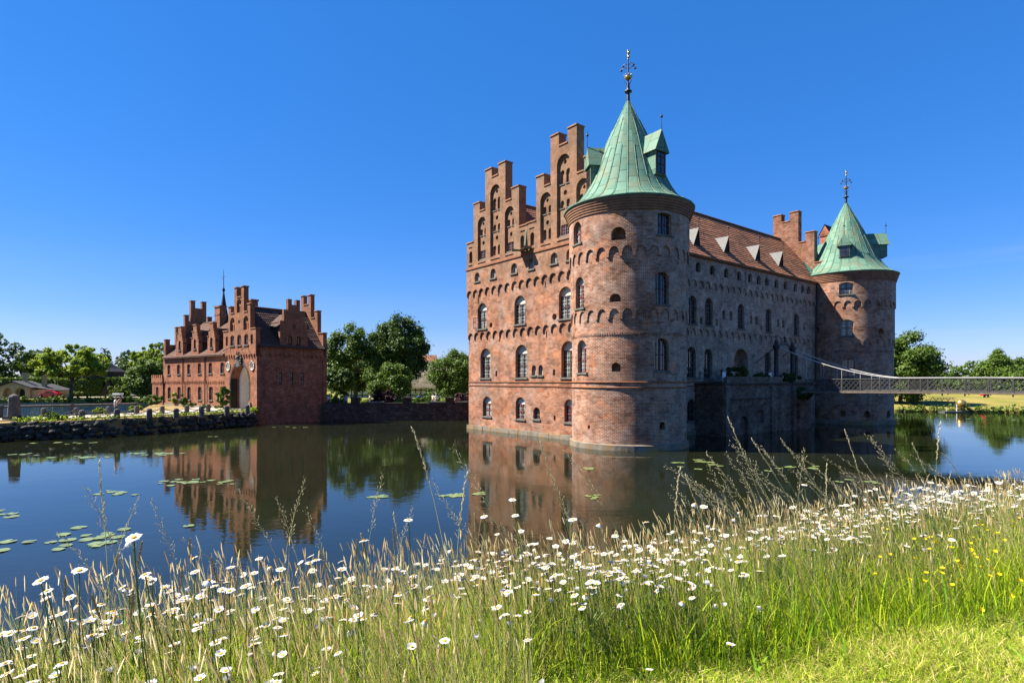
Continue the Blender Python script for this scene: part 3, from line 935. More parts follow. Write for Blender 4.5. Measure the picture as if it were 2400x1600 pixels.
# --- roofs of the two houses
def slope(u0, u1, pts, name='tiled_roof', mat='tile', parent=castle, m=fb, eave=.14):
    """a tiled slope laid in overlapping courses, each course a real step"""
    k = MB(); nn = max(8, int((u1 - u0) / 1.2)); seg = []
    tot = 0
    for (a, b) in zip(pts, pts[1:]): tot += math.hypot(b[0] - a[0], b[1] - a[1])
    nc = int(tot / .34); crs = tot / nc
    def along(l):
        for (a, b) in zip(pts, pts[1:]):
            d_ = math.hypot(b[0] - a[0], b[1] - a[1])
            if l <= d_ + 1e-6: t = l / d_; return a[0] + (b[0] - a[0]) * t, a[1] + (b[1] - a[1]) * t
            l -= d_
        return pts[-1]
    sg_ = 1 if pts[-1][0] > pts[0][0] else -1
    us = [u0 + (u1 - u0) * q / nn for q in range(nn + 1)]
    sag = [.035 * sin(q * .5) + .02 * sin(q * 1.7) for q in range(nn + 1)]
    for c in range(nc):
        s0, z0 = along(c * crs); s1, z1 = along((c + 1) * crs)
        lx, lz = s1 - s0, z1 - z0; l = math.hypot(lx, lz); nx_, nz_ = -lz / l * sg_, lx / l * sg_
        off = .038
        jit = [random.uniform(-.008, .008) for _ in us]
        f = sin(pi * c / nc)
        lo = [m(u, z0 + nz_ * (off + j) + g * f, s0 + nx_ * (off + j)) for u, j, g in zip(us, jit, sag)]
        hi = [m(u, z1 + nz_ * .006 + g * f, s1 + nx_ * .006) for u, g in zip(us, sag)]
        bt = [m(u, z0 - .01 + g * f, s0) for u, g in zip(us, sag)]
        k.grid([lo, hi], [[(u, c * .34) for u in us], [(u, c * .34 + .34) for u in us]], False)
        k.grid([bt, lo], [[(u, c * .34 + .01) for u in us], [(u, c * .34 + .02) for u in us]], False)
    s0, z0 = pts[0]; s1, z1 = pts[-1]
    k.poly([m(u0, z0 - eave, s0), m(u1, z0 - eave, s0), m(u1, z1 - eave - .3, s1), m(u0, z1 - eave - .3, s1)])
    k.poly([m(u0, z0 - eave, s0), m(u1, z0 - eave, s0), m(u1, z0 + .05, s0), m(u0, z0 + .05, s0)])
    return k.build(name, mat, parent)
R1z = 21.05
front = slope(-1.0, END - .8, [(1.02, 15.30), (1.55, 15.82), (2.2, 16.62), (5.75, R1z)])
slope(-1.0, END - .8, [(9.85, 15.9), (5.75, R1z)])
slope(-1.0, END - .8, [(9.95, 15.9), (14.3, R1z)])
slope(-1.0, END - .8, [(18.95, 15.3), (14.3, R1z)])
k = MB()
for s in (5.75, 14.3):
    for i in range(118):
        u = -.3 + i * .288
        k.tube([fb(u, R1z + .0, s), fb(u + .3, R1z + .015, s)], [.15, .13], 6)
k.build('ridge_tiles', 'tile_dark', castle)
# triangular lead dormers with little finials
for u in (11.5, 16.25, 21.75, 26.4):
    A, B = fb(u, 17.95, 1.82), fb(u + .05, 18.0, 3.35)
    D, E_ = fb(u - .52, 16.4, 2.0), fb(u + .52, 16.4, 2.0)
    k = MB(); k.poly([A, B, D]); k.poly([A, E_, B])
    o = k.build('lead_dormer', 'lead', castle)
    k = MB(); k.poly([fb(u, 17.84, 1.94), fb(u - .47, 16.4, 2.06), fb(u + .47, 16.4, 2.06)])
    k.build('louvre', 'dark', o)
    k = MB(); k.tube([A, A + Z * .75], .025, 5); k.ball(A + Z * .78, .1, 8)
    k.build('dormer_finial', 'iron', o)
# lead spout and gutter pipe in the valley between the gables
k = MB()
q = FG(9.9, 15.5, .3)
k.tube([FG(9.9, 17.7, .1), FG(9.9, 15.6, .36)], .12, 6)
k.poly([FG(10.7, 15.62, .3), FG(9.1, 15.62, .3), FG(9.1, 15.5, 1.15), FG(10.7, 15.5, 1.15)])
k.poly([FG(10.7, 15.62, .3), FG(10.7, 15.5, 1.15), FG(10.7, 15.72, 1.15), FG(10.7, 15.8, .3)])
k.poly([FG(9.1, 15.62, .3), FG(9.1, 15.5, 1.15), FG(9.1, 15.72, 1.15), FG(9.1, 15.8, .3)])
k.build('rain_spout', 'copper_dull', castle)
# wall anchors of black iron
k = MB()
for s in (17.0,):
    for z, w in ((12.1, .0), (12.6, .22), (12.85, -.22)):
        k.tube([FG(s, z, .2), FG(s + w, z + .35, .2)], .03, 5)
    k.tube([FG(s, 11.9, .2), FG(s, 13.15, .2)], .035, 5)
for s in (1.0, 3.3, 7.2, 13.5):
    for z in (8.15, 12.2): k.tube([FG(s + .4, z, .17 if z > 9 else .03), FG(s + .4, z + .5, .17 if z > 9 else .03)], .03, 5)
k.build('wall_anchor', 'iron', castle)
# open casement at the left hand window of the second storey
k = MB()
hm = flat(FG(17.12, 0, .1), (nG * .8 + G * .6), (G * .8 - nG * .6))
for a in ((0, .05, 9.5, 10.55), (.42, .47, 9.5, 10.55), (.05, .42, 9.5, 9.55), (.05, .42, 10.5, 10.55), (.22, .245, 9.55, 10.5), (.05, .42, 10.0, 10.03)):
    k.box(hm, a[0], a[1], a[2], a[3], 0, .04)
k.build('open_casement', 'bars', castle)

# chimneys
def chimney(name, p, w, d_, z0, z1, parent, mat='chimney', gable=False, ax=L):
    ay = V((-ax.y, ax.x, 0)); m = flat(p, ax, ay); k = MB()
    k.box(m, -w / 2, w / 2, z0, z1, -d_ / 2, d_ / 2)
    k.box(m, -w / 2 - .08, w / 2 + .08, z1, z1 + .18, -d_ / 2 - .08, d_ / 2 + .08)
    k.box(m, -w / 2 - .05, w / 2 + .05, z1 - 1.0, z1 - .85, -d_ / 2 - .05, d_ / 2 + .05)
    o = k.build(name, mat, parent)
    if gable:
        k = MB(); t = z1 + .18
        for s in (-1, 1):
            k.poly([m(-w / 2 - .15, t, s * (d_ / 2 + .12)), m(w / 2 + .15, t, s * (d_ / 2 + .12)), m(w / 2 + .15, t + 1.2, 0), m(-w / 2 - .15, t + 1.2, 0)])
        k.build('chimney_roof', 'slate', o)
        k = MB()
        for s in (-1, 1): k.poly([m(s * (w / 2 + .1), t, -d_ / 2 - .05), m(s * (w / 2 + .1), t, d_ / 2 + .05), m(s * (w / 2 + .1), t + 1.08, 0)])
        k.build('chimney_pediment', mat, o)
    return o
chimney('chimney', C2 + G * 3.3 + L * 3.2, 1.5, 1.1, 14.5, 21.9, castle, gable=True, ax=nG)

# --- the towers
def tower(C, R, eave, apex, ecz, holes, slits, dorm, spire_top, name, seed, friezes, narch, ledge):
    R0, R1, R2 = R
    c3 = (C.x, C.y)
    f1, f2 = friezes
    def hh(lst, RR): return [arch(rad(t) * RR, z, w, h, 8, ri) for t, z, w, h, ri in lst]
    lay = [[], [], []]; sl = [[], [], []]
    for t, z, w, h, ri, kind in holes:
        i = 0 if z < f1 else 1 if z < f2 else 2
        (lay if kind != 'blind' else sl)[i].append((t, z, w, h, ri))
    # window openings keep within each storey's own skin
    zt = [f1 + .85, f2 + .85, ecz - .75]
    z0 = [-1.2, None, None]
    stp = .30
    tw = thing_part = None
    bodies = []
    for i, RR in enumerate((R0, R1, R2)):
        k = MB(); m = cyl(C, RR)
        out = [(0, -1.2), (2 * pi * RR, -1.2), (2 * pi * RR, zt[0]), (0, zt[0])] if i == 0 else scallop(0, 2 * pi * RR, (f1, f2)[i - 1], 2 * pi * RR / narch, .5, zt[i], .08)
        H = hh(lay[i], RR); B = hh(sl[i], RR)
        skin(k, out, H + B, m, 0, [.45] * len(H) + [.55] * len(B), step=stp, rim=.35, smooth=True, backs=[(b_, .55) for b_ in B])
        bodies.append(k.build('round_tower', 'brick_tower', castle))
    for i, RR in enumerate((R0, R1, R2)):
        for t, z, w, h, ri in lay[i]:
            a = rad(t); nn = V((cos(a), sin(a), 0)); tt = V((-sin(a), cos(a), 0))
            mf = flat(C + nn * RR, tt, nn)
            window(mf, 0, z, w, h, castle, d=-.04, rise=ri, lun=(ri is None and t < 220), glass='glass_dark' if t > 250 else 'glass', cols=2, rows=6 if h > 1.7 else 4, hood=False, frame='frame_red' if t < 230 else 'frame', brick='brick_tower')
            # hood laid round the curve of the wall
            k = MB(); mm = cyl(C, RR); cc = a * RR
            o1 = arch(cc, z, w, h, 12, ri)[2:]; o2 = arch(cc, z, w + .44, h + .22, 12, (ri + .12) if ri is not None else w / 2 + .10)[2:]
            for q in range(len(o1) - 1):
                k.poly([mm(*o1[q], .008), mm(*o2[q], .008), mm(*o2[q + 1], .008), mm(*o1[q + 1], .008)], [(0, q * .2), (.27, q * .2), (.27, q * .2 + .2), (0, q * .2 + .2)])
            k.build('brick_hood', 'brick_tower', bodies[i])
    # string courses, toothed band, stepped cornice
    for z in ledge:
        k = MB(); k.lathe(c3, [(R0 - .05, z), (R0 + .06, z), (R0 + .06, z + .09), (R0 - .05, z + .10)], 72)
        k.build('string_course', 'mould', bodies[0])
    k = MB(); m = cyl(C, R0); n = 150
    for q in range(n):
        a = 2 * pi * R0 * q / n
        k.box(m, a, a + .09, 7.62, 7.78, -.05, .045)
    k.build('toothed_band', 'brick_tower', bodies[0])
    k = MB()
    pr = [(R2 - .05, ecz - 1.0)]
    nstep = 5
    for q in range(nstep):
        r_ = R2 + .02 + (eave - .12 - R2) * (q + 1) / nstep
        zq = ecz - .95 + .8 * q / nstep
        pr += [(r_, zq + .01), (r_, zq + .8 / nstep - .01)]
    pr += [(eave - .08, ecz - .12)]
    k.lathe(c3, pr, 72, smooth=False)
    k.build('cornice', 'soffit', castle)
    k = MB()
    k.lathe(c3, [(R0 + .17, -1.2), (R0 + .17, .36), (R0 - .05, .42)], 60, smooth=False)
    k.build('plinth', 'plinth', castle)
    # copper cone with bell cast eaves
    H_ = apex - ecz
    prof = [(eave - .1, ecz - .14), (eave, ecz - .08), (eave + .01, ecz)]
    base = [(.93, .016), (.85, .045), (.78, .085), (.72, .13), (.665, .18), (.605, .25), (.545, .33), (.475, .43), (.40, .53), (.335, .625), (.255, .725), (.175, .82), (.09, .925), (.028, 1.0)]
    prof += [(eave * a, ecz + H_ * b_) for a, b_ in base]
    k = MB(); k.lathe(c3, prof, 84, smooth=True, uvn=28.0)
    cone = k.build('copper_roof', 'copper', castle)
    def rc(z):                              # cone radius at height z
        for (ra, za), (rb, zb) in zip(prof[2:], prof[3:]):
            if za <= z <= zb: return ra + (rb - ra) * (z - za) / (zb - za)
        return .1
    k = MB()                                # standing seams, half of them stopping short of the tip
    for q in range(28):
        a = 2 * pi * q / 28 + .02
        top = len(prof) if q % 4 == 0 else len(prof) - 2 if q % 2 == 0 else len(prof) - 5
        pts = [V((C.x + (r_ + .005) * cos(a), C.y + (r_ + .005) * sin(a), z_)) for r_, z_ in prof[2:top]]
        k.tube(pts, .032, 4)
    k.build('standing_seam', 'copper', cone)
    # spire rod with collar, gilt crown, scrolls and vane
    k = MB()
    k.lathe(c3, [(.14, apex - .25), (.12, apex + .5), (.1, apex + .62), (.26, apex + .68), (.28, apex + .76), (.1, apex + .82), (.13, apex + 1.0), (.06, apex + 1.4), (.045, spire_top - .9), (.02, spire_top)], 12)
    sp = k.build('spire', 'iron', castle)
    k = MB(); zc = apex + 1.72
    k.lathe(c3, [(.04, zc - .14), (.2, zc - .1), (.27, zc), (.24, zc + .05), (.27, zc + .08), (.05, zc + .14)], 14)
    for q in range(8):
        a = 2 * pi * q / 8; k.ball((C.x + .27 * cos(a), C.y + .27 * sin(a), zc + .17), .05, 6)
    k.build('gilt_crown', 'gilt', sp)
    k = MB(); ax = V((.92, -.38, 0))
    for s in (1, -1):
        for zz, l in ((apex + 2.35, .48), (apex + 2.62, .36)):
            p = V((C.x, C.y, zz))
            k.tube([p, p + ax * s * l * .5 + Z * .16, p + ax * s * l + Z * .08, p + ax * s * l * .95 - Z * .1], .028, 5)
            k.ball(p + ax * s * l * 1.05 - Z * .02, .075, 6, 1.5, .5, 1)
        p = V((C.x, C.y, apex + 1.1)); k.tube([p, p + ax * s * .12 + Z * .2, p + ax * s * .26 + Z * .45], [.04, .03, .01], 5)
    k.build('scroll_arm', 'iron', sp)
    k = MB(); p = V((C.x, C.y, spire_top - .75))
    for q, w in enumerate((.05, .11, .07, .12, .06)):
        k.ball(p + Z * (q * .15) + ax * (.04 if q % 2 else -.02), w, 6, 1, .5, 1.1)
    k.build('weather_vane', 'gilt', sp)
    # copper dormers
    for az, rf, zb, ht in dorm:
        a = rad(az); nn = V((cos(a), sin(a), 0)); tt = V((-sin(a), cos(a), 0))
        m = flat(C + nn * rf, tt, nn); w = .52
        zt_, zp = zb + ht * .56, zb + ht
        k = MB()
        back = rf - .15
        k.poly([m(-w, zb, 0), m(w, zb, 0), m(w, zt_, 0), m(-w, zt_, 0)])
        for s in (-w, w): k.poly([m(s, zb - .5, -back * .55), m(s, zb, 0), m(s, zt_, 0), m(s, zt_, -back * .8)])
        k.poly([m(-w, zb, 0), m(w, zb, 0), m(w, zb - .3, -.6), m(-w, zb - .3, -.6)])
        dm = k.build('dormer', 'copper', cone)
        k = MB(); o = .2; e = .16                     # hipped gable roof with a hanging skirt
        k.poly([m(-w - o, zt_ - .18, e), m(-.0, zp, e * .6), m(0, zp, -back), m(-w - o, zt_ - .18, -back)])
        k.poly([m(w + o, zt_ - .18, e), m(0, zp, e * .6), m(0, zp, -back), m(w + o, zt_ - .18, -back)])
        k.poly([m(-w - o, zt_ - .18, e), m(w + o, zt_ - .18, e), m(0, zp, e * .6)])
        k.poly([m(-w - o, zt_ - .18, e), m(w + o, zt_ - .18, e), m(w + o, zt_ - .18, -.8), m(-w - o, zt_ - .18, -.8)])
        k.build('dormer_roof', 'copper', cone)
        k = MB(); k.poly([m(-w + .12, zb + .1, .012), m(w - .12, zb + .1, .012), m(w - .12, zt_ - .12, .012), m(-w + .12, zt_ - .12, .012)])
        k.build('dormer_pane', 'glass_dark', cone)
        k = MB()
        for x in (-w + .12, -.02, w - .16): k.box(m, x, x + .04, zb + .1, zt_ - .12, .015, .05)
        for zz in (zb + .08, zb + .4 * (zt_ - zb), zb + .7 * (zt_ - zb)): k.box(m, -w + .12, w - .12, zz, zz + .04, .02, .055)
        k.build('dormer_frame', 'frame', cone)
        k = MB(); t0 = m(0, zp - .05, e * .5)
        k.tube([t0, t0 + Z * 1.25], [.03, .012], 5); k.ball(t0 + Z * .9, .1, 8)
        k.build('dormer_finial', 'iron', cone)
    return cone

E_SEG = .28
t1_holes = [(203.3, 14.1, 1.05, 1.5, .4, 'w'), (292.4, 14.15, 1.1, 1.45, .12, 'w'), (250, 13.8, .95, .86, .4, 'blind'),
            (205.1, 9.62, 1.08, 2.15, None, 'w'), (290.8, 9.62, 1.08, 2.1, .3, 'w'), (246.8, 9.78, .74, .55, .3, 'blind'),
            (207.2, 5.15, 1.08, 2.25, None, 'w'), (291.5, 5.25, 1.15, 2.15, None, 'w'), (247.4, 5.2, .6, .6, .22, 'blind'),
            (218.2, 1.3, .2, .28, .0, 'blind'), (291.8, 1.4, .42, .5, .2, 'blind')]
tower(C1, (4.04, 4.13, 4.24), 4.62, 24.75, 16.72, t1_holes, [], [(188, 2.95, 18.3, 3.0), (305, 3.0, 18.6, 3.1), (68, 2.9, 18.3, 3.0)], 28.6, 'near', 1, (8.66, 12.74), 30, (4.46, 4.1))
t2_holes = [(239.9, 13.72, 1.3, 1.25, .2, 'w'), (240.9, 9.3, 1.18, 1.75, .28, 'w'), (242.3, 5.0, 1.2, 1.9, .35, 'w'),
            (201.9, 9.8, .6, .7, .3, 'blind'), (284, 9.5, .7, .6, .3, 'blind'), (236.1, .8, .46, .7, .2, 'blind'), (264.9, .75, .6, .7, .3, 'blind'), (300, .72, .7, .7, .3, 'blind')]
tower(C2, (4.5, 4.58, 4.68), 5.05, 24.5, 16.15, t2_holes, [], [(237, 3.35, 17.9, 2.5), (350, 4.0, 18.3, 2.7), (110, 3.6, 18.1, 2.6)], 28.3, 'far', 2, (8.3, 12.35), 32, (4.46, 4.1))
# copper flashing where the far cone meets the tiles
k = MB()
k.poly([fb(32.6, 15.75, 1.5), fb(34.1, 15.9, 1.2), fb(34.1, 18.2, 3.3), fb(33.2, 17.7, 2.9)])
k.build('roof_flashing', 'copper', castle)
# rain pipe in the corner by the far tower
k = MB(); k.tube([FL(32.6, 15.1, .35), FL(32.6, 4.7, .2)], .07, 6); k.build('drain_pipe', 'iron', castle)
# ------------------------------------------------------------------ gatehouse
GC = V((-26.84, 60.6, 0)); GD = V((-.787, .617, 0)).normalized(); GR = V((.617, .787, 0)).normalized()
FA = flat(GC, GD, -GR)                    # road front, u runs away from the near corner
FB = flat(GC, GR, -GD)                    # moat side, u runs back
DEP = 8.3; LEN = 23.6
gate = thing('gatehouse', 'red brick gatehouse with stepped gables, wall dormers and a tall arched gateway', 'gatehouse', tuple(GC))
k = MB()
low = [(21.95, 2.3, .95, 1.5), (19.05, 2.3, .95, 1.55), (16.2, 2.3, .95, 1.58), (13.3, 2.3, .95, 1.6), (10.45, 2.35, .95, 1.58), (7.62, 2.4, .95, 1.55)]
upp = [(21.86, 5.42, .88, 1.22), (18.99, 5.42, .88, 1.22), (16.09, 5.42, .88, 1.24), (13.2, 5.46, .88, 1.24), (10.38, 5.46, .88, 1.25), (7.5, 5.46, .88, 1.25)]
dor = [(18.65, 8.42, .62, 1.2), (14.38, 8.42, .62, 1.2), (10.12, 8.42, .62, 1.2)]
gatehole = [(5.5, .8), (5.5, 3.9)] ; gatehole = arch(3.55, .8, 4.1, 5.6, 16, 2.2)
skin(k, [(6.9, .4), (LEN, .4), (LEN, 4.85), (6.9, 4.85)], [arch(*w, 6, .14) for w in low], FA, 0, .3, rim=.3)
k.build('front_wall', 'brick_gate', gate)
k = MB()
skin(k, scallop(6.9, LEN, 4.32, .47, .16, 7.75, .04, 4), [arch(*w, 6, .16) for w in upp], FA, .08, .35, rim=.3)
k.build('front_wall', 'brick_gate', gate)
k = MB()
skin(k, [(-.1, .4), (6.9, .4), (6.9, 7.9), (-.1, 7.9)], [gatehole], FA, .06, 1.0, rim=.4)
k.build('front_wall', 'brick_gate', gate)
k = MB()
hlf = (3.55, 2.4, 1.05); cG = 3.45
out = steps_outline(cG, 7.2, (10.1, 11.98, 13.65), hlf, .56, (12.75, 14.75))
gwin = [(4.95, 8.46, .85, 1.15), (3.42, 8.46, .85, 1.15), (1.9, 8.46, .85, 1.15)]
nb = [arch(6.2, 8.5, .5, 1.05), arch(.72, 8.5, .5, 1.05)]
big = [arch(4.92, 10.05, 1.1, 1.5), arch(1.95, 10.05, 1.1, 1.5), arch(3.44, 12.0, 1.0, 1.5)]
med = [circ(3.44, 11.0, .2)]
zz = scallop(-.1, 7.0, 7.15, .55, .2, 8.0, .05, 5)
outl = [p for p in zz[:-2]] + [(7.0, 10.1)] + [p for p in out[3:-1]] + [(-.1, 10.1)]
skin(k, outl, [arch(*w, 8, .2) for w in gwin] + nb + big + med, FA, .18, [.32] * 3 + [.15] * 6, rim=.5, backs=[(q, .15) for q in nb + med])
for q in big:
    cc = sum(p[0] for p in q[:2]) / 2; zb = q[0][1]
    hs = [arch(cc - .27, zb + .06, .34, .72, 6), arch(cc + .27, zb + .06, .34, .72, 6), circ(cc, zb + 1.08, .18, 10)]
    skin(k, q, hs, FA, .03, .12, backs=[(h_, .12) for h_ in hs])
skin(k, out, [], FA, -.35)
k.build('stepped_gable', 'brick_gate', gate)
caps(FA, cG, (10.1, 11.98, 13.65), hlf, .56, (12.75, 14.75), .55, .18, gate)
for w in low: window(FA, *w, gate, rise=.14, lun=False, cols=2, rows=3, glass='glass_dark', hood=False, rec=.2)
for w in upp: window(FA, *w, gate, d=.08, rise=.16, lun=False, cols=2, rows=3, glass='glass_dark', hood=False, rec=.2)
for w in gwin: window(FA, *w, gate, d=.18, rise=.2, lun=False, cols=2, rows=3, glass='glass_pale', hood=False, rec=.22)
# gateway: pale stone order, white barrel vault, dark inner door
k = MB()
o1 = arch(3.55, .8, 4.1, 5.6, 16, 2.2)[2:]; o2 = arch(3.55, .8, 4.5, 5.9, 16, 2.45)[2:]
for i in range(len(o1) - 1):
    k.poly([FA(*o1[i], .09), FA(*o2[i], .09), FA(*o2[i + 1], .09), FA(*o1[i + 1], .09)])
for s, x in ((1, 2.05), (-1, -2.05)):
    k.box(FA, 3.55 + x - (.0 if s > 0 else .2), 3.55 + x + (.2 if s > 0 else 0), 2.6, 4.35, .02, .09)
k.build('gate_arch', 'stone', gate)
k = MB()
for s in (1, -1):
    x = 3.55 + s * 2.05
    k.box(FA, min(x, x + s * .45), max(x, x + s * .45), .4, 2.5 + .2 * s, .0, .2)
k.build('gate_pier', 'plinth', gate)
k = MB()
v = arch(3.45, .8, 3.6, 5.25, 14, 2.0)
for i in range(len(v)):
    a, b_ = v[i], v[(i + 1) % len(v)]
    if i == 0: continue
    k.poly([FA(*a, -.94), FA(*b_, -.94), FA(*b_, -5.2), FA(*a, -5.2)])
skin(k, gatehole, [v], FA, -.94, 0.0)
k.poly([FA(p[0], p[1], -5.15) for p in arch(3.45, .8, 3.7, 5.3, 14, 2.05)])
vt = k.build('gate_vault', 'greyvault', gate)
k = MB()
dd = arch(2.75, 1.3, 1.35, 2.5, 8, .3)
for a, b_ in ((dd, -5.08),): k.poly([FA(p[0], p[1], b_) for p in a])
k.box(FA, 2.7, 2.8, 1.4, 3.6, -5.08, -5.02)
k.build('inner_door', 'door', gate)
k = MB()
for x, w_ in ((5.56, .03),):
    k.box(FA, x - w_, x + w_, 1.5, 4.9, -.7, .02)
k.build('gate_leaf', 'darkwood', gate)
# crest over the arch: helmet, shield and mantling in grey stone
k = MB()
k.box(FA, 3.35, 3.75, 6.28, 7.05, .1, .26)
pts = [(3.2, 6.9), (3.9, 6.9), (3.92, 6.45), (3.75, 6.15), (3.55, 6.02), (3.35, 6.15), (3.18, 6.45)]
k.poly([FA(a, b_, .3) for a, b_ in pts])
for i in range(len(pts)):
    a, b_ = pts[i], pts[(i + 1) % len(pts)]; k.poly([FA(*a, .3), FA(*b_, .3), FA(*b_, .08), FA(*a, .08)])
k.ball(FA(3.55, 7.12, .28), .2, 10, 1, 1, 1.15)
for s in (1, -1):
    k.tube([FA(3.55 + s * .12, 7.3, .28), FA(3.55 + s * .32, 7.55, .28), FA(3.55 + s * .2, 7.85, .25)], [.08, .07, .02], 6)
    for q in range(4): k.ball(FA(3.55 + s * (.42 + .1 * (q % 2)), 6.2 + q * .27, .18), .14, 8, 1, 1, 1)
k.build('carved_crest', 'sill' if False else 'lead', gate)
for c_, st in ((6.05, [[(-.12, .2), (-.22, 0), (-.12, -.2), (.0, -.24)], [(.12, .25), (.12, -.1), (.02, -.22)], [(-.02, .25), (.24, .25)]]), (.78, [[(-.16, .22), (-.16, -.22)], [(-.16, .22), (.06, .22)], [(-.16, .02), (.0, .02)], [(.12, .22), (.12, -.12), (.02, -.24), (-.05, -.2)], [(.04, .22), (.22, .22)]])):
    k = MB()
    ring = [(c_ + .42 * cos(2 * pi * q / 20), 6.2 + .48 * sin(2 * pi * q / 20)) for q in range(20)]
    k.poly([FA(a, b_, .10) for a, b_ in ring])
    for q in range(20):
        a, b_ = ring[q], ring[(q + 1) % 20]; k.poly([FA(*a, .10), FA(*b_, .10), FA(*b_, .0), FA(*a, .0)])
    k.tube([FA(a, b_, .12) for a, b_ in ring + ring[:1]], .05, 5)
    o = k.build('stone_roundel', 'plaster', gate)
    k = MB()
    for l in st: k.tube([FA(c_ - a, 6.2 + b_, .11) for a, b_ in l], .035, 5)
    k.build('monogram', 'sill', o)
# wall dormers: stepped brick fronts rising through the eaves
for u, z, w, h in dor:
    k = MB()
    o_ = [(u - .95, 7.3), (u + .95, 7.3), (u + .95, 9.75), (u + .68, 9.75), (u + .68, 10.5), (u + .44, 10.5), (u + .44, 11.3), (u - .44, 11.3), (u - .44, 10.5), (u - .68, 10.5), (u - .68, 9.75), (u - .95, 9.75)]
    skin(k, o_, [arch(u, z, w, h, 6, .2)], FA, .09, .3, rim=.45)
    skin(k, o_, [], FA, -.36)
    dn = k.build('wall_dormer', 'brick_gate', gate)
    k = MB()
    for x, zz_ in ((.95, 9.75), (.68, 10.5), (.0, 11.3)):
        for s in ((1, -1) if x else (1,)):
            a = u + s * x; 
            if x: k.box(FA, min(a + s * .06, a - s * .30), max(a + s * .06, a - s * .30), zz_, zz_ + .09, -.42, .15)
            else: k.box(FA, u - .5, u + .5, zz_, zz_ + .09, -.42, .15)
    k.build('dormer_coping', 'coping', dn)
    window(FA, u, z, w, h, gate, d=.09, rise=.2, lun=False, cols=2, rows=3, glass='glass_dark', hood=False, rec=.18)
    k = MB()                                # little roof running back into the big one
    for s in (1, -1):
        k.poly([FA(u + s * .8, 9.45, -.3), FA(u, 10.75, -.3), FA(u, 10.75, -3.0), FA(u + s * .8, 9.45, -1.9)])
        k.poly([FA(u + s * .78, 7.6, -.25), FA(u + s * .78, 9.5, -.25), FA(u + s * .78, 9.5, -2.0)])
        k.poly([FA(u + s * 1.05, 9.2, .1), FA(u + s * .75, 9.6, .1), FA(u + s * .75, 9.6, -2.1), FA(u + s * 1.05, 9.2, -2.1)])
    k.build('dormer_roof', 'tile_dark', dn)
# roofs
fg = lambda u, z, s=0.0: FA(u, z, -s)
RZ = 12.3
sg = slope(6.7, LEN - .1, [(-.38, 7.55), (.25, 8.0), (.9, 8.75), (4.15, RZ)], 'tiled_roof', 'tile_gate', gate, fg)
slope(2.5, LEN - .1, [(8.6, 7.7), (4.15, RZ)], 'tiled_roof', 'tile_gate', gate, fg)
fr_ = lambda u, z, s=0.0: FB(u, z, -s)     # cross roof, u runs back, s runs along the front
slope(.1, DEP - .1, [(-.32, 8.3), (.2, 8.8), (3.45, 12.75)], 'tiled_roof', 'tile_dark', gate, fr_)
slope(.1, DEP - .1, [(7.2, 8.3), (3.45, 12.75)], 'tiled_roof', 'tile_dark', gate, fr_)
k = MB()
for q in range(55): k.tube([fg(7 + q * .3, RZ, 4.15), fg(7.32 + q * .3, RZ + .015, 4.15)], [.12, .1], 5)
for q in range(27): k.tube([fr_(.1 + q * .3, 12.75, 3.45), fr_(.42 + q * .3, 12.765, 3.45)], [.12, .1], 5)
k.build('ridge_tiles', 'tile_dark', gate)
# end gable, rear gable
mE = flat(GC + GD * LEN, GR, GD)
k = MB(); oe = [(0, .4), (8.3, .4), (8.3, 9.9), (7.75, 9.9), (7.75, 9.2), (7.0, 9.2), (7.0, 11.6), (6.45, 11.6), (6.45, 10.9), (5.9, 10.9), (5.9, 13.3), (5.4, 13.3), (5.4, 12.6), (5.15, 12.6), (5.15, 15.3), (4.6, 15.3), (4.6, 14.3), (3.7, 14.3), (3.7, 15.3), (3.15, 15.3), (3.15, 12.6), (2.9, 12.6), (2.9, 13.3), (2.4, 13.3), (2.4, 10.9), (1.85, 10.9), (1.85, 11.6), (1.3, 11.6), (1.3, 9.2), (.55, 9.2), (.55, 9.9), (0, 9.9)]
skin(k, oe, [], mE, .05, rim=.5); skin(k, oe, [], mE, -.45)
k.build('stepped_gable', 'brick_gate', gate)
k = MB()
for a, b_, z in ((0, .55, 9.9), (.56, 1.3, 9.2), (1.3, 1.85, 11.6), (1.86, 2.4, 10.9), (2.4, 2.9, 13.3), (3.15, 3.7, 15.3), (3.71, 4.59, 14.3), (4.6, 5.15, 15.3), (5.4, 5.9, 13.3), (6.45, 7.0, 11.6)):
    k.box(mE, a - .04, b_ + .04, z + .003, z + .1, -.52, .12)
k.build('gable_coping', 'coping', gate)
mR = flat(GC + GR * DEP, GD, GR)
orr = steps_outline(3.45, .4, (10.1, 11.98, 13.65), hlf, .56, (12.75, 14.75))
k = MB(); skin(k, orr, [], mR, .1, rim=.5); skin(k, orr, [], mR, -.4)
k.box(mR, 6.9, LEN, .4, 7.7, -.3, 0)
k.build('stepped_gable', 'brick_gate', gate)
caps(mR, 3.45, (10.1, 11.98, 13.65), hlf, .56, (12.75, 14.75), .5, .1, gate)
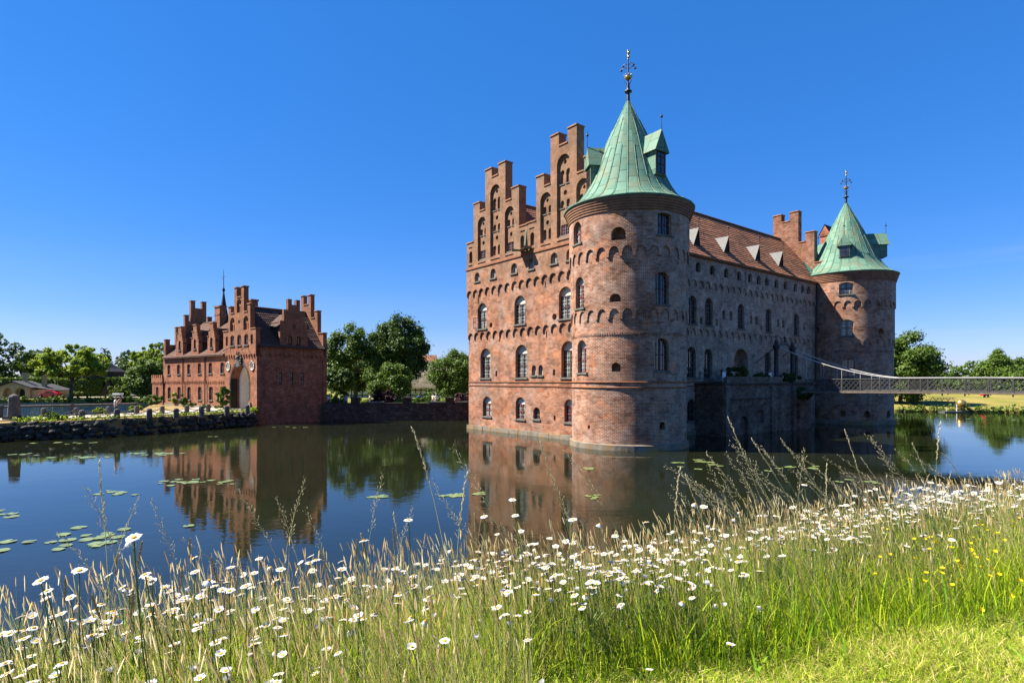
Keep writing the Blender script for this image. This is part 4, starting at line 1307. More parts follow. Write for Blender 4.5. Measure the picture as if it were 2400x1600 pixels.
# moat side
k = MB()
sl3 = [(2.62, 4.14, .4, 1.42), (3.94, 4.14, .4, 1.42), (5.28, 4.14, .4, 1.42)]
skin(k, [(.06, -.6), (DEP, -.6), (DEP, 7.9), (.06, 7.9)], [rect(u, z, w, h) for u, z, w, h in sl3], FB, 0, .3)
k.build('side_wall', 'brick_gate', gate)
k = MB()
og = scallop(.0, DEP, 7.2, .55, .2, 8.4, .05, 5)
os_ = [(5.9, 8.35), (5.9, 11.15), (5.5, 11.15), (5.5, 12.4), (4.95, 12.4), (4.95, 13.6), (4.5, 13.6), (4.5, 13.0), (3.95, 13.0), (3.95, 13.6), (3.5, 13.6), (3.5, 12.4), (3.0, 12.4), (3.0, 11.15), (2.55, 11.15), (2.55, 8.35)]
o2_ = og[:-2] + [(DEP, 8.4), (5.9, 8.4)] + os_[1:-1] + [(2.55, 8.4), (0, 8.4)]
sw2 = [(3.7, 8.48, .6, 1.05), (4.72, 8.48, .6, 1.05)]
nch = arch(4.2, 9.75, 1.5, 1.2)
skin(k, o2_, [arch(*w, 6, .15) for w in sw2] + [circ(4.2, 10.6, .24)], FB, .1, .25, rim=.35, backs=[(circ(4.2, 10.6, .24), .2)])
skin(k, [(2.55, 8.3), (5.9, 8.3)] + os_[1:-1], [], FB, -.3)
k.build('side_wall', 'brick_gate', gate)
for w in sl3: window(FB, *w, gate, rise=0, lun=False, cols=1, rows=4, glass='glass_pale', hood=False, sill=False, rec=.18)
for w in sw2: window(FB, *w, gate, d=.1, rise=.15, lun=False, cols=1, rows=3, glass='glass_dark', hood=False, rec=.18)
k = MB()
for s in (2.6, 5.85):
    e = -1 if s < 4 else 1
    k.poly([FB(s, 8.3, .05), FB(s, 11.0, .05), FB(s, 11.0, -2.2), FB(s, 8.3, -.3)])
    k.poly([FB(s + e * .02, 10.95, -.2), FB(4.22, 12.1, -.2), FB(4.22, 12.1, -3.0), FB(s + e * .02, 10.95, -2.2)])
    k.poly([FB(s + e * .3, 10.5, .12), FB(s - e * .1, 11.0, .12), FB(s - e * .1, 11.0, -2.3), FB(s + e * .3, 10.5, -2.1)])
k.build('dormer_roof', 'tile_dark', gate)
k = MB(); k.box(FA, -.15, 6.9, .2, 1.6, -.2, .12); k.box(FA, 6.9, LEN, .2, 1.75, -.1, .06)
kk = MB(); kk.box(FA, 7.0, LEN, .2, 1.72, -.1, .05); kk.build('plinth', 'plinth', gate)
# low crenellated annexe at the far end
mT = flat(GC + GD * LEN - GR * .15, GD, -GR)
k = MB()
skin(k, [(0, .4), (3.4, .4), (3.4, 4.55), (0, 4.55)], [arch(1.75, 2.2, .8, 1.6, 6, .12)], mT, 0, .3, rim=3.0)
skin(k, scallop(-.05, 3.45, 4.2, .45, .16, 5.0, .04, 4), [], mT, .09, rim=3.2)
for q in range(6): k.box(mT, .0 + q * .62, .36 + q * .62, 5.0, 5.36, -.3, .09)
k.poly([mT(-.05, 4.98, .09), mT(3.45, 4.98, .09), mT(3.45, 4.98, -3.1), mT(-.05, 4.98, -3.1)])
k.build('annexe', 'brick_gate', gate)
window(mT, 1.75, 2.2, .8, 1.6, gate, rise=.12, lun=False, cols=2, rows=3, glass='glass_dark', hood=False, rec=.18)
# rain pipes, lamps
for u in (17.55, 11.6):
    k = MB(); k.tube([FA(u, 7.6, .3), FA(u, 7.3, .16), FA(u, 1.5, .16)], .055, 6); k.build('drain_pipe', 'iron', gate)
k = MB()
for u in (5.5, 1.45): k.tube([FA(u, 8.25, .2), FA(u + .1, 8.0, .75), FA(u + .1, 7.85, .85)], [.04, .04, .09], 6)
k.build('flag_bracket', 'iron', gate)
chimney('chimney', FA(15.8, 0, -3.6), 1.35, .8, 10.5, 13.9, gate, 'brick_gate', ax=GD)
chimney('chimney', FA(6.9, 0, -3.2), .8, .8, 10.5, 13.9, gate, 'brick_gate', ax=GD)
k = MB(); p = FA(18.3, 0, -5.2)
k.lathe((p.x, p.y), [(1.05, 11.3), (.95, 11.6), (.45, 13.8), (.12, 16.0), (.08, 16.3)], 8, smooth=False)
sp = k.build('slate_spire', 'slate', gate)
k = MB(); k.lathe((p.x, p.y), [(.06, 16.2), (.17, 16.5), (.2, 16.65), (.06, 16.85), (.03, 18.8), (.01, 19.4)], 8)
for s in (1, -1):
    for zz_ in (18.0, 18.25): k.tube([p + Z * zz_, p + Z * (zz_ + .1) + GD * s * .35, p + Z * (zz_ - .05) + GD * s * .45], .025, 4)
k.build('weather_vane', 'iron', sp)

# ------------------------------------------------------------------ water and land
def struct(name, mb, mat, label=None):
    o = mb.build(name, mat); o['kind'] = 'structure'
    if label: o['label'] = label
    return o
k = MB(); k.poly([(-260, -60, 0), (260, -60, 0), (260, 150, 0), (-260, 150, 0)]); struct('water', k, 'water', 'still dark green moat water with soft ripples')

k = MB(); k.poly([(-250, 30, .012), (-50, 30, .012), (-36, 62, .012), (-36, 126, .012), (-250, 126, .012)]); struct('pond', k, 'water_ruffled', 'wind ruffled blue pond behind the causeway')

def land(name, outline, zf, mat, step=1.5, skirt=-1.4):
    """ground patch: triangulated outline with a height function and a skirt below the water"""
    vs = [V(p) for p in outline]; n = len(vs); es = [(i, (i + 1) % n) for i in range(n)]
    x0 = min(p.x for p in vs); x1 = max(p.x for p in vs); y0 = min(p.y for p in vs); y1 = max(p.y for p in vs)
    y = y0 + step / 2; r = 0
    while y < y1:
        x = x0 + step / 2 + (step / 2 if r % 2 else 0)
        while x < x1:
            if inside((x, y), outline): vs.append(V((x, y)))
            x += step
        y += step; r += 1
    R = delaunay_2d_cdt(vs, es, [], 1, 1e-5)
    k = MB(); k.v = [(p.x, p.y, zf(p.x, p.y)) for p in R[0]]
    for f in R[2]: k.f.append(list(f)); k.uv.append(None); k.sm.append(True)
    for i in range(n):
        a, b_ = outline[i], outline[(i + 1) % n]
        k.poly([(*a, zf(*a)), (*b_, zf(*b_)), (*b_, skirt), (*a, skirt)])
    return struct(name, k, mat)

def wob(x, y, s=1.0):
    return .5 * sin(x * .9 * s + 1.3) * cos(y * .7 * s + .4) + .3 * sin(x * 2.3 * s + y * 1.7 * s) + .2 * sin(y * 3.1 * s - x * .8 * s)

# causeway with the gate road
cw = [(-60, 20), (-46, 34.0), (-38.0, 44.3), (-33.6, 46.6), (-30.4, 51.6), (-28.3, 55.6), (-26.5, 59.3), (-26.9, 60.75), (-22.3, 67.2), (-23, 69.5), (-47, 90), (-52, 84), (-40, 62), (-37.2, 56.5), (-42, 49.5), (-50, 40.0), (-68, 24)]
def zc(x, y): return 1.42 + .05 * wob(x, y)
land('causeway_ground', cw, zc, 'dryverge', 1.2, -1.2)
k = MB()
road = [((-47.5, 36.5), (-50.5, 38.3)), ((-40.6, 45.3), (-42.6, 48.0)), ((-35.6, 48.6), (-38.6, 52.2)), ((-32.6, 52.6), (-36.4, 56.2)), ((-30.0, 56.4), (-35.4, 60.6)), ((-28.0, 59.4), (-37.5, 66.5)), ((-30, 64), (-37, 70))]
k.grid([[V((*a, 1.50)), V(((a[0] + b_[0]) / 2, (a[1] + b_[1]) / 2, 1.53)), V((*b_, 1.50))] for a, b_ in road], None, True)
struct('road', k, 'gravel', 'pale gravel road along the chain bollards')

# garden behind the moat wall
zg = lambda x, y: 1.25 + .04 * wob(x, y) + (.3 if y > 95 else 0)
land('garden_ground', [(-24, 66.9), (8, 66.9), (20, 75), (14, 120), (-60, 120), (-46, 90)], zg, 'turf', 3, -1.2)
# far shore on the left
zl = lambda x, y: .75 + .06 * wob(x, y, .4) + max(0, y - 140) * .03
land('far_shore', [(-190, 118), (-150, 120), (-120, 121.0), (-105, 121.6), (-92, 121.2), (-80, 122.4), (-70, 122), (-60, 119), (-40, 120), (-10, 126), (-10, 260), (-320, 260), (-320, 110)], zl, 'lawn', 5, -1.2)
k = MB(); k.grid([[V((-190, 124.6, .95)), V((-190, 130.5, .97))], [V((-120, 125.2, .95)), V((-120, 131, .97))], [V((-90, 125.6, .95)), V((-90, 131, .97))], [V((-50, 125.6, .95)), V((-50, 131, .97))]], None, True)
struct('far_road', k, 'gravel', 'pale gravel road on the far shore')
# park lawn on the right
def zr(x, y):
    t = max(0, min(1, (y - 82) / 30)); return .25 + 1.05 * t * t * (3 - 2 * t) + max(0, x - 62) * .008 * t + max(0, y - 112) * .02 + .05 * wob(x, y, .3)
land('park_lawn', [(47, 104), (50, 96), (54.5, 90.0), (57.5, 86.4), (62, 85.0), (67, 84.0), (71, 83.4), (74, 81.5), (75.5, 79), (76.5, 75), (80, 71.5), (90, 70), (150, 62), (240, 110), (240, 210), (20, 210), (20, 125), (38, 118)], zr, 'lawn', 3, -1.2)
# distant country, one sheet to the horizon
k = MB()
rows = []
for q in range(0, 33):
    a = rad(-20 + 220 * q / 32)
    rows.append([V((r_ * cos(a), r_ * sin(a), z_)) for r_, z_ in ((150, -1.3), (175, .55), (230, 1.4), (600, 4.0), (1500, 5.0), (4500, 3.5))])
k.grid(rows, None, True)
struct('far_country', k, 'field')
# pond bed, so that the sheet of ground is whole
k = MB(); k.poly([(-400, -200, -1.6), (400, -200, -1.6), (400, 260, -1.6), (-400, 260, -1.6)]); struct('pond_bed', k, 'bed')

# ------------------------------------------------------------------ moat wall, embankment
def wallthing(name, label, cat, loc): return thing(name, label, cat, loc)
mw = thing('moat_wall', 'dark brick moat wall with merlons between gatehouse and castle', 'wall', (-10, 66, 0))
k = MB(); m = flat((-21.7, 66.3, 0), (1, 0, 0), (0, -1, 0))
k.box(m, 0, 30, -1.2, .9, -.7, .12); k.box(m, 0, 30, .903, 2.05, -.6, 0)
k.build('wall_face', 'brick_dark', mw)
k = MB()
for a, b_ in ((5.0, 6.9), (12.2, 14.2), (15.4, 19.6), (20.8, 24.5), (25.7, 28)):
    k.box(m, a, b_, 2.053, 2.2, -.66, .08)
k.build('wall_coping', 'sill', mw)
for a in (3.6, 9.6, 14.5, 19.9, 24.8):
    k = MB(); k.box(m, a - .45, a + .45, 2.056, 2.55, -.62, .06); k.box(m, a - .5, a + .5, 2.553, 2.68, -.68, .12); k.build('merlon', 'brick_dark', mw)

emb = thing('stone_embankment', 'dark rough fieldstone embankment below the causeway', 'wall', (-33, 48, 0))
k = MB()
line = [V((-47, 32.7, 0)), V((-42, 38.5, 0)), V((-38.2, 43.9, 0)), V((-33.8, 46.2, 0)), V((-30.5, 51.3, 0)), V((-28.3, 55.3, 0)), V((-26.0, 59.0, 0))]
pts = []
for a, b_ in zip(line, line[1:]):
    n = max(1, int((b_ - a).length / .4))
    for q in range(n): pts.append(a + (b_ - a) * q / n)
def rock(k, p, r, sq=.8):
    i = len(k.v); bmv = []
    ph = [random.uniform(0, 6.3) for _ in range(3)]
    nn = 8
    rows = []
    for a in range(6):
        t = pi * a / 5; row = []
        for c in range(nn):
            s = 2 * pi * c / nn
            d = V((sin(t) * cos(s), sin(t) * sin(s), cos(t)))
            w = 1 + .22 * sin(3 * d.x + ph[0]) + .18 * sin(4 * d.y + ph[1]) + .15 * sin(3 * d.z + ph[2])
            row.append(p + V((d.x * r * w, d.y * r * w, d.z * r * w * sq)))
        rows.append(row)
    k.grid(rows, None, True, True)
for p in pts:
    for j, z in enumerate((-.25, .2, .62, 1.0, 1.3)):
        if j == 4 and random.random() < .35: continue
        q = p + V((random.uniform(-.15, .15) - z * .12, random.uniform(-.1, .1) + z * .12, z + random.uniform(-.1, .1)))
        rock(k, q, random.uniform(.2, .36) * (1 if j < 4 else .7), .7)
k.build('stone_facing', 'stone', emb)

# ------------------------------------------------------------------ bridge head terrace and suspension bridge
ter = thing('bridge_terrace', 'shaded brick terrace standing in the water where the footbridge meets the castle', 'terrace', tuple(FL(18, 0, 1)))
k = MB()
tb = [arch(13.6, -.6, 1.3, 2.2, 8), rect(16.3, .9, 1.2, 1.1), rect(23.2, .9, .9, 1.5)]
skin(k, [(10.4, -1.2), (26, -1.2), (26, 4.25), (10.4, 4.25)], tb, FL, 2.7, .3, rim=2.7, backs=[(q, .3) for q in tb])
k.poly([FL(10.4, 4.25, 2.7), FL(26, 4.25, 2.7), FL(26, 4.25, 0), FL(10.4, 4.25, 0)])
for a in (10.5, 18.0, 22.0): k.box(FL, a, a + .6, -1.2, 4.2, 2.7, 2.9)
k.build('terrace_wall', 'brick_terrace', ter)
k = MB(); k.box(FL, 10.3, 26.1, 4.25, 4.4, -.0, 2.85); k.box(FL, 10.3, 19.5, 3.0, 3.1, 2.6, 2.8)
k.build('terrace_coping', 'stone', ter)
k = MB(); k.box(FL, 11.0, 20.3, 4.4, 4.95, 2.45, 2.68); k.build('parapet', 'brick_terrace', ter)

BR = thing('suspension_footbridge', 'grey iron suspension footbridge with lattice railings running to the right', 'bridge', (24.77, 54.3, 4))
bd = V((.753, -.658, 0)).normalized(); bp = V((.658, .753, 0)).normalized(); B0 = V((24.77, 54.3, 0)); W = 5.2
mb_ = flat(B0, bd, -bp)
KE = 27.0
def dz(kx): return 3.62 + .0 + .17 * (1 - ((kx - 12.4) / 12.5) ** 2) * .6
k = MB(); rows = []
for q in range(25):
    x = 2.3 + (KE - 2.3) * q / 24
    rows.append([mb_(x, dz(x), .1), mb_(x, dz(x), -W - .1)])
k.grid(rows, None, False); rows2 = [[p - Z * .16 for p in r] for r in rows]; k.grid(rows2[::-1], None, False)
k.grid([[r[0] for r in rows], [r[0] for r in rows2]], None, False); k.grid([[r[1] for r in rows2], [r[1] for r in rows]], None, False)
k.build('deck', 'wood', BR)
posts = [2.75 + q * 1.42 for q in range(18)]
for side, off in (('near', 0.0), ('far', -W)):
    k = MB(); k2 = MB(); k3 = MB(); h = MB(); k4 = MB()
    for i, x in enumerate(posts):
        z = dz(x)
        k.box(mb_, x - .05, x + .05, z - .32, z + 1.08, off - .045, off + .045)
    for x0, x1 in zip(posts, posts[1:]):
        za, zb = dz(x0), dz(x1)
        for zt_, w_, kk_ in ((1.04, .045, k2), (.03, .05, k4)):
            kk_.tube([mb_(x0, za + zt_, off), mb_(x1, zb + zt_, off)], w_, 4)
        nd = 4; 
        for q in range(nd):
            a0, a1 = x0 + (x1 - x0) * q / nd, x0 + (x1 - x0) * (q + 1) / nd
            a2 = a0 + (x1 - x0) * 2 / nd
            zl_, zh_ = za + .05, za + .94; zm_ = (zl_ + zh_) / 2
            for (pa, pb) in (((a0, zl_), (a1, zm_)), ((a0, zm_), (a1, zh_)), ((a0, zm_), (a1, zl_)), ((a0, zh_), (a1, zm_))):
                k3.tube([mb_(*pa, off), mb_(*pb, off)], .022, 4, cap=False)
    k.build('railing_post', 'rail', BR); 
    o = k2.build('top_rail', 'rail', BR); k4.build('bottom_rail', 'rail', BR); k3.build('lattice', 'rail', o)
    def cz(x):
        if x < 9.8: t = (9.8 - x) / 9.5; return dz(x) + 1.12 + 3.05 * t ** 1.65
        if x > 19: t = (x - 19) / 9.5; return dz(x) + 1.12 + 3.05 * t ** 1.65
        return dz(x) + 1.12
    k = MB(); k.tube([mb_(.3 + (KE - 2.6) * q / 50, cz(.3 + (KE - 2.6) * q / 50), off) for q in range(51)], .042, 6)
    k.build('cable', 'cable', BR)
    for x in posts:
        if cz(x) - dz(x) - 1.1 > .12:
            k = MB(); k.tube([mb_(x, dz(x) + 1.05, off), mb_(x, cz(x), off)], .016, 5); k.build('hanger', 'cable', BR)
tops = []
for off in (0.0, -W):
    p = mb_(.15, 0, off)
    k = MB(); k.lathe((p.x, p.y), [(.34, 4.4), (.34, 4.7), (.22, 4.8), (.2, 7.3), (.24, 7.4), (.22, 7.55), (.34, 7.75), (.34, 7.95), (.16, 8.05), (.2, 8.15)], 12)
    pt = k.build('bridge_pylon', 'iron', BR)
    k = MB(); k.ball((p.x, p.y, 8.32), .2, 10); k.build('ball_finial', 'lead', pt); tops.append(p)
    k = MB(); k.tube([p + Z * 7.8, p - bd * 4.4 + Z * 4.4], .035, 5); k.build('stay_cable', 'iron', BR)
k = MB(); a_, b2 = tops
def arcp(t, up): return a_ + (b2 - a_) * t + Z * (7.75 + up * sin(pi * t))
for up in (.35, .62): k.tube([arcp(q / 20, up) for q in range(21)], .035, 5)
for q in range(1, 20): k.tube([arcp(q / 20, .35), arcp((q + (.5 if q % 2 else -.5)) / 20, .62)], .018, 4)
mid = arcp(.5, .62); k.lathe((mid.x, mid.y), [(.05, mid.z), (.12, mid.z + .12), (.05, mid.z + .25), (.16, mid.z + .38), (.03, mid.z + .55)], 8)
k.build('portal_arch', 'iron', BR)
# ------------------------------------------------------------------ foliage
def np_mesh(name, verts, faces_n, mat, attr=None, attr_name='tone', parent=None, origin=V((0, 0, 0)), tris=None):
    """mesh from an array of quads (n,4,3)"""
    me = bpy.data.meshes.new(name)
    v = verts.reshape(-1, 3) - np.array(origin)
    n = len(v) // faces_n
    me.vertices.add(len(v)); me.vertices.foreach_set("co", v.astype(np.float32).ravel())
    me.loops.add(len(v)); me.loops.foreach_set("vertex_index", np.arange(len(v), dtype=np.int32))
    me.polygons.add(n)
    me.polygons.foreach_set("loop_start", (np.arange(n) * faces_n).astype(np.int32))
    me.polygons.foreach_set("loop_total", np.full(n, faces_n, dtype=np.int32))
    if attr is not None:
        a = me.attributes.new(attr_name, 'FLOAT', 'POINT')
        a.data.foreach_set("value", np.repeat(attr, faces_n).astype(np.float32))
    me.materials.append(M[mat]); me.update(calc_edges=True)
    o = bpy.data.objects.new(name, me); COL.objects.link(o)
    if parent is not None: o.parent = parent
    return o

def leaf_quads(pos, size, up=.35, out=None, r=rng):
    n = len(pos)
    d = r.normal(size=(n, 3)); d[:, 2] = np.abs(d[:, 2]) * .9 + up
    if out is not None: d += out * .9
    d /= np.linalg.norm(d, axis=1, keepdims=True) + 1e-9
    t = r.normal(size=(n, 3)); t -= d * (t * d).sum(1, keepdims=True); t /= np.linalg.norm(t, axis=1, keepdims=True) + 1e-9
    b = np.cross(d, t)
    s = (size * r.uniform(.6, 1.35, n))[:, None]
    w = s * .62
    fold = d * s * .18
    return np.stack([pos - t * s, pos - b * w + fold, pos + t * s, pos + b * w + fold], 1)

def blobs_leaves(cent, rad_, n, size, r=rng, flat_=.8, shell=.55):
    """n leaves spread over blobs cent (k,3) with radii rad_ (k,)"""
    wts = rad_ ** 2; k = r.choice(len(cent), n, p=wts / wts.sum())
    d = r.normal(size=(n, 3)); d /= np.linalg.norm(d, axis=1, keepdims=True)
    q = r.uniform(shell, 1.0, n) ** .8
    off = d * (rad_[k] * q)[:, None]; off[:, 2] *= flat_
    pos = cent[k] + off
    quads = leaf_quads(pos, size, .25, d, r)
    tone = np.clip(.5 + .22 * r.normal(size=n) + .12 * (r.random(len(cent))[k] - .5) * 2, 0, 1)
    return quads, tone

def crown_blobs(c, rx, ry, rz, k, r, br=(.22, .4), shape='round'):
    out = []; rr = []
    while len(out) < k:
        p = r.uniform(-1, 1, 3)
        l = np.linalg.norm(p)
        if l > 1 or l < .35: continue
        if shape == 'cone':
            f = (1 - (p[2] + 1) / 2) ** .8; p[0] *= f * 1.15 + .12; p[1] *= f * 1.15 + .12
        if shape == 'dome' and p[2] < -.55: p[2] *= .6
        s = r.uniform(*br) * (1 - .25 * max(0, p[2]))
        out.append((c[0] + p[0] * rx, c[1] + p[1] * ry, c[2] + p[2] * rz)); rr.append(s * min(rx, rz))
    return np.array(out), np.array(rr)

def tree(name, label, base, h, rx, crown_lo, leaf='leaf', n=7000, size=.3, k=34, seed=1, shape='round', group=None, trunk_r=.28, cat='tree', br=(.22, .4), limbs=7, ry=None):
    r = np.random.default_rng(seed); random.seed(seed)
    t = thing(name, label, cat, base, group)
    bx, by, bz = base
    cz_ = (crown_lo + h) / 2; rz = (h - crown_lo) / 2
    k = int(k * 2.3); n = int(n * 2.4); size *= .74; br = (br[0] * .82, br[1] * .85)
    cent, rad_ = crown_blobs((bx, by, bz + cz_), rx, ry or rx, rz, k, r, br, shape)
    quads, tone = blobs_leaves(cent, rad_ * 1.05, n, size, r, .85, .35)
    # stray sprigs beyond the clumps break the outline
    m_ = n // 7
    d = r.normal(size=(m_, 3)); d /= np.linalg.norm(d, axis=1, keepdims=True)
    kk = r.integers(0, len(cent), m_)
    pos = cent[kk] + d * (rad_[kk] * r.uniform(1.0, 1.5, m_) ** 1.1)[:, None]
    q2 = leaf_quads(pos, size * .85, .2, d, r)
    np_mesh('crown', np.concatenate([quads, q2]), 4, leaf, np.concatenate([tone, r.uniform(.3, .9, m_)]), parent=t, origin=V(base))
    kb = MB()
    top = V((bx + r.normal() * .3, by, bz + crown_lo + rz * 1.1))
    b0 = V(base) - Z * .2
    mid_ = V((bx + r.normal() * .12, by, bz + crown_lo * .8))
    kb.tube([b0, b0 + Z * .5, mid_, top], [trunk_r * 1.5, trunk_r * 1.05, trunk_r * .8, trunk_r * .25], 8)
    for q in range(limbs):
        c = V(cent[int(r.integers(0, len(cent)))])
        s = mid_ + (top - mid_) * float(r.uniform(.0, .6))
        m2 = s + (c - s) * .5 + Z * float(r.uniform(-.2, .4))
        kb.tube([s, m2, c], [trunk_r * .45, trunk_r * .3, trunk_r * .1], 5)
    kb.build('trunk', 'bark', t)
    return t

def bush(name, label, c, rx, rz, leaf, n=1500, size=.16, k=14, seed=3, group=None, cat='bush', ry=None, flat_=.85):
    r = np.random.default_rng(seed)
    k = int(k * 1.8); n = int(n * 1.8); size *= .85
    cent, rad_ = crown_blobs((c[0], c[1], c[2] + rz * .46), rx * .82, (ry or rx) * .82, rz * .42, k, r, (.22, .4), 'dome')
    cent[:, 2] = np.maximum(cent[:, 2], c[2] + .05)
    quads, tone = blobs_leaves(cent, rad_, n, size, r, flat_, .4)
    o = np_mesh(name, quads, 4, leaf, tone, origin=V(c)); o.location = c
    return tag(o, label, cat, group)

# trees round the garden
tree('garden_tree', 'broad leafy tree just right of the gatehouse, thin at its top', (-25.1, 92, 1.3), 12.4, 4.4, 1.6, 'leaf', 9000, .24, 40, 5, trunk_r=.4, br=(.2, .34))
tree('chestnut_tree', 'tallest dark green domed tree between gatehouse and castle', (-18.9, 96, 1.5), 14.4, 4.4, 1.0, 'leaf_dark', 13000, .28, 44, 8, shape='round', trunk_r=.45, br=(.26, .42))
tree('garden_tree', 'small light green tree in front of the tallest domed tree', (-17.6, 82, 1.3), 5.8, 3.2, .5, 'leaf', 6000, .19, 26, 12, shape='dome', trunk_r=.16)
tree('garden_tree', 'leafy tree with upright sprigs half hidden by the castle corner', (-8.4, 86, 1.3), 7.9, 3.6, .4, 'leaf', 9000, .2, 34, 15, trunk_r=.2)
tree('garden_tree', 'low dark tree tucked against the right side of the gatehouse', (-23.8, 80, 1.3), 4.9, 2.2, 1.0, 'leaf_dark', 4000, .2, 18, 19, trunk_r=.16)
bush('burgundy_bush', 'large burgundy bush in the middle of the moat wall top', (-15.3, 69, 1.3), 1.9, 2.5, 'leaf_red', 4200, .12, 24, 21, 'burgundy bushes on the moat wall')
bush('burgundy_bush', 'burgundy bush on the moat wall against the castle corner', (-5.6, 68.6, 1.3), 2.1, 2.4, 'leaf_red', 3600, .12, 20, 22, 'burgundy bushes on the moat wall')
i = 0
for x, y, rx, rz, lf, lab in ((-21.4, 70.5, 1.3, 1.9, 'leaf', 'rounded green shrub behind the moat wall beside the gatehouse'), (-18.8, 71.5, .9, 1.3, 'leaf_light', 'pale green shrub left of the middle burgundy bush'),
    (-11.6, 75, 2.0, 1.4, 'leaf', 'long green flower border right of the middle burgundy bush'), (-8.2, 74, 1.8, 1.3, 'leaf_light', 'light green border in front of the half hidden tree'), (-23.0, 70, 1.0, 1.1, 'leaf_light', 'little pale shrub touching the gatehouse corner'), (-10.5, 79, 3.2, 2.6, 'leaf', 'dense green shrub row in front of the half timbered wall'), (-22.6, 73, 1.6, 2.4, 'leaf', 'dark green shrub filling the corner by the gatehouse'), (-13, 69, 1.0, .8, 'leaf_light', 'low blooming border on the moat wall')):
    bush('garden_shrub', lab, (x, y, 1.25), rx, rz, lf, 1500, .13, 14, 30 + i, cat='shrub'); i += 1
random.seed(5)
# thatched half timbered house behind the garden
th = thing('thatched_house', 'long thatched half timbered house behind the garden trees', 'house', (-16, 106, 1.5))
m = flat((-31, 104, 0), (1, .04, 0), (.04, -1, 0)); k = MB()
k.box(m, 0, 26, 1.2, 4.0, -6, 0); k.build('wall', 'white', th)
k = MB()
for q in range(27): k.box(m, q * .96, q * .96 + .17, 1.2, 4.0, -.1, .04)
for z in (1.9, 2.8, 3.8): k.box(m, 0, 26, z, z + .16, -.1, .03)
k.build('timber_frame', 'darkwood', th)
k = MB(); rows = []
for s, z in ((.7, 3.3), (.5, 3.75), (-1.3, 6.2), (-2.7, 8.0), (-3.0, 8.15), (-3.3, 8.0), (-6.6, 3.3)):
    rows.append([m(-.6 + q * .68, z + .04 * sin(q * 1.7), s) for q in range(41)])
k.grid(rows, None, True); k.build('thatched_roof', 'thatch', th)
k = MB()
for q in range(80):
    x = -.4 + q * .335
    k.tube([m(x, 7.85, -2.4), m(x + .05, 8.35, -3.0), m(x, 7.85, -3.6)], .05, 4)
k.build('ridge_crosses', 'wood', th)
bh = thing('brick_barn', 'red tiled barn roof showing between the two tall garden trees', 'barn', (-20, 118, 1.5))
m = flat((-33, 116, 0), (1, 0, 0), (0, -1, 0)); k = MB(); k.box(m, 0, 17, 1.2, 5, -7, 0); k.build('wall', 'brick_gate', bh)
k = MB(); k.poly([m(-.4, 5.0, .4), m(17.4, 5.0, .4), m(17.4, 9.9, -3.5), m(-.4, 9.9, -3.5)]); k.poly([m(-.4, 9.9, -3.5), m(17.4, 9.9, -3.5), m(17.4, 5.0, -7.4), m(-.4, 5.0, -7.4)]); k.build('roof', 'tile', bh)

# left shore
tree('shore_tree', 'pale green spreading tree standing by the far road on the left', (-94.2, 123, .9), 11.2, 6.6, 3.4, 'leaf_light', 10500, .3, 46, 41, shape='dome', trunk_r=.38, br=(.16, .27), limbs=12)
tree('shore_tree', 'tall thin crowned tree against the sky beside the gatehouse annexe', (-76, 122, .9), 11.8, 4.2, 4.2, 'leaf_light', 4200, .27, 40, 44, trunk_r=.25, br=(.10, .18), limbs=16)
tree('shore_tree', 'bright green low tree between the pavilion and the gatehouse', (-68.3, 108, .9), 7.6, 3.3, .8, 'leaf', 7500, .25, 34, 47, trunk_r=.22)
tree('shore_tree', 'feathery pale tree just right of the dark pavilion', (-81.5, 128, .9), 8.6, 2.5, 2.5, 'leaf_light', 4200, .26, 32, 48, trunk_r=.2, br=(.14, .24))
# woods behind, as masses
def woods(name, label, spots, leaf, n, size, seed, hgt):
    r = np.random.default_rng(seed); cs = []; rs = []
    for x, y, z, rx, h in spots:
        c, q = crown_blobs((x, y, z + h * .52), rx, rx, h * .5, 9, r, (.34, .55), 'round'); cs.append(c); rs.append(q)
        c, q = crown_blobs((x, y, z + h * .16), rx * 1.1, rx, h * .2, 4, r, (.5, .8), 'round'); cs.append(c); rs.append(q * 1.6)
    quads, tone = blobs_leaves(np.concatenate(cs), np.concatenate(rs), n, size, r)
    o = np_mesh(name, quads, 4, leaf, tone)
    return tag(o, label, 'wood', kind='stuff')
r9 = np.random.default_rng(91)
sp = []
for q in range(46):
    x = -195 + q * 3.4 + r9.normal() * 1.5; y = 168 + r9.uniform(0, 14)
    h = 15.2 if x < -150 else 12.6
    h = (18.5 if x < -152 else 14.2) + r9.normal() * .9
    if x > -118: h = 12.8 + r9.normal() * .8
    if -118 < x < -100: h = 14.2 + r9.normal() * .5
    if x > -96: h = 11.5 + r9.normal()
    sp.append((x, y, .8, 4.4, h))
woods('forest', 'dark wood along the far shore behind the pavilion', sp, 'leaf_dark', 80000, .5, 92, 12)
sp = []
for q in range(44):
    x = 70 + q * 3.6 + r9.normal() * 1.6; y = 175 + r9.uniform(0, 16) 
    h = 5.6 + r9.normal() * .7 + (2.6 if x > 152 else 0)
    sp.append((x, y, 3.0, 4.6, h))
for q in range(30):
    sp.append((58 + q * 3.0, 150 + r9.uniform(0, 8), 2.0, 3.0, 3.8 + r9.normal() * .6))
for q in range(24):
    sp.append((-58 + q * 3.4, 185 + r9.uniform(0, 10), 1, 4.4, 11 + r9.normal()))
woods('forest', 'green wood closing the park on the right', sp, 'leaf', 70000, .45, 93, 12)
sp = [(62 + q * 2.3 + r9.normal() * .5, 124 + r9.uniform(0, 5), zr(62 + q * 2.3, 124) - .2, 1.9, 3.3 + r9.normal() * .4) for q in range(26)]
woods('undergrowth', 'thicket of bushes at the back of the park lawn', sp, 'leaf', 14000, .32, 94, 5)
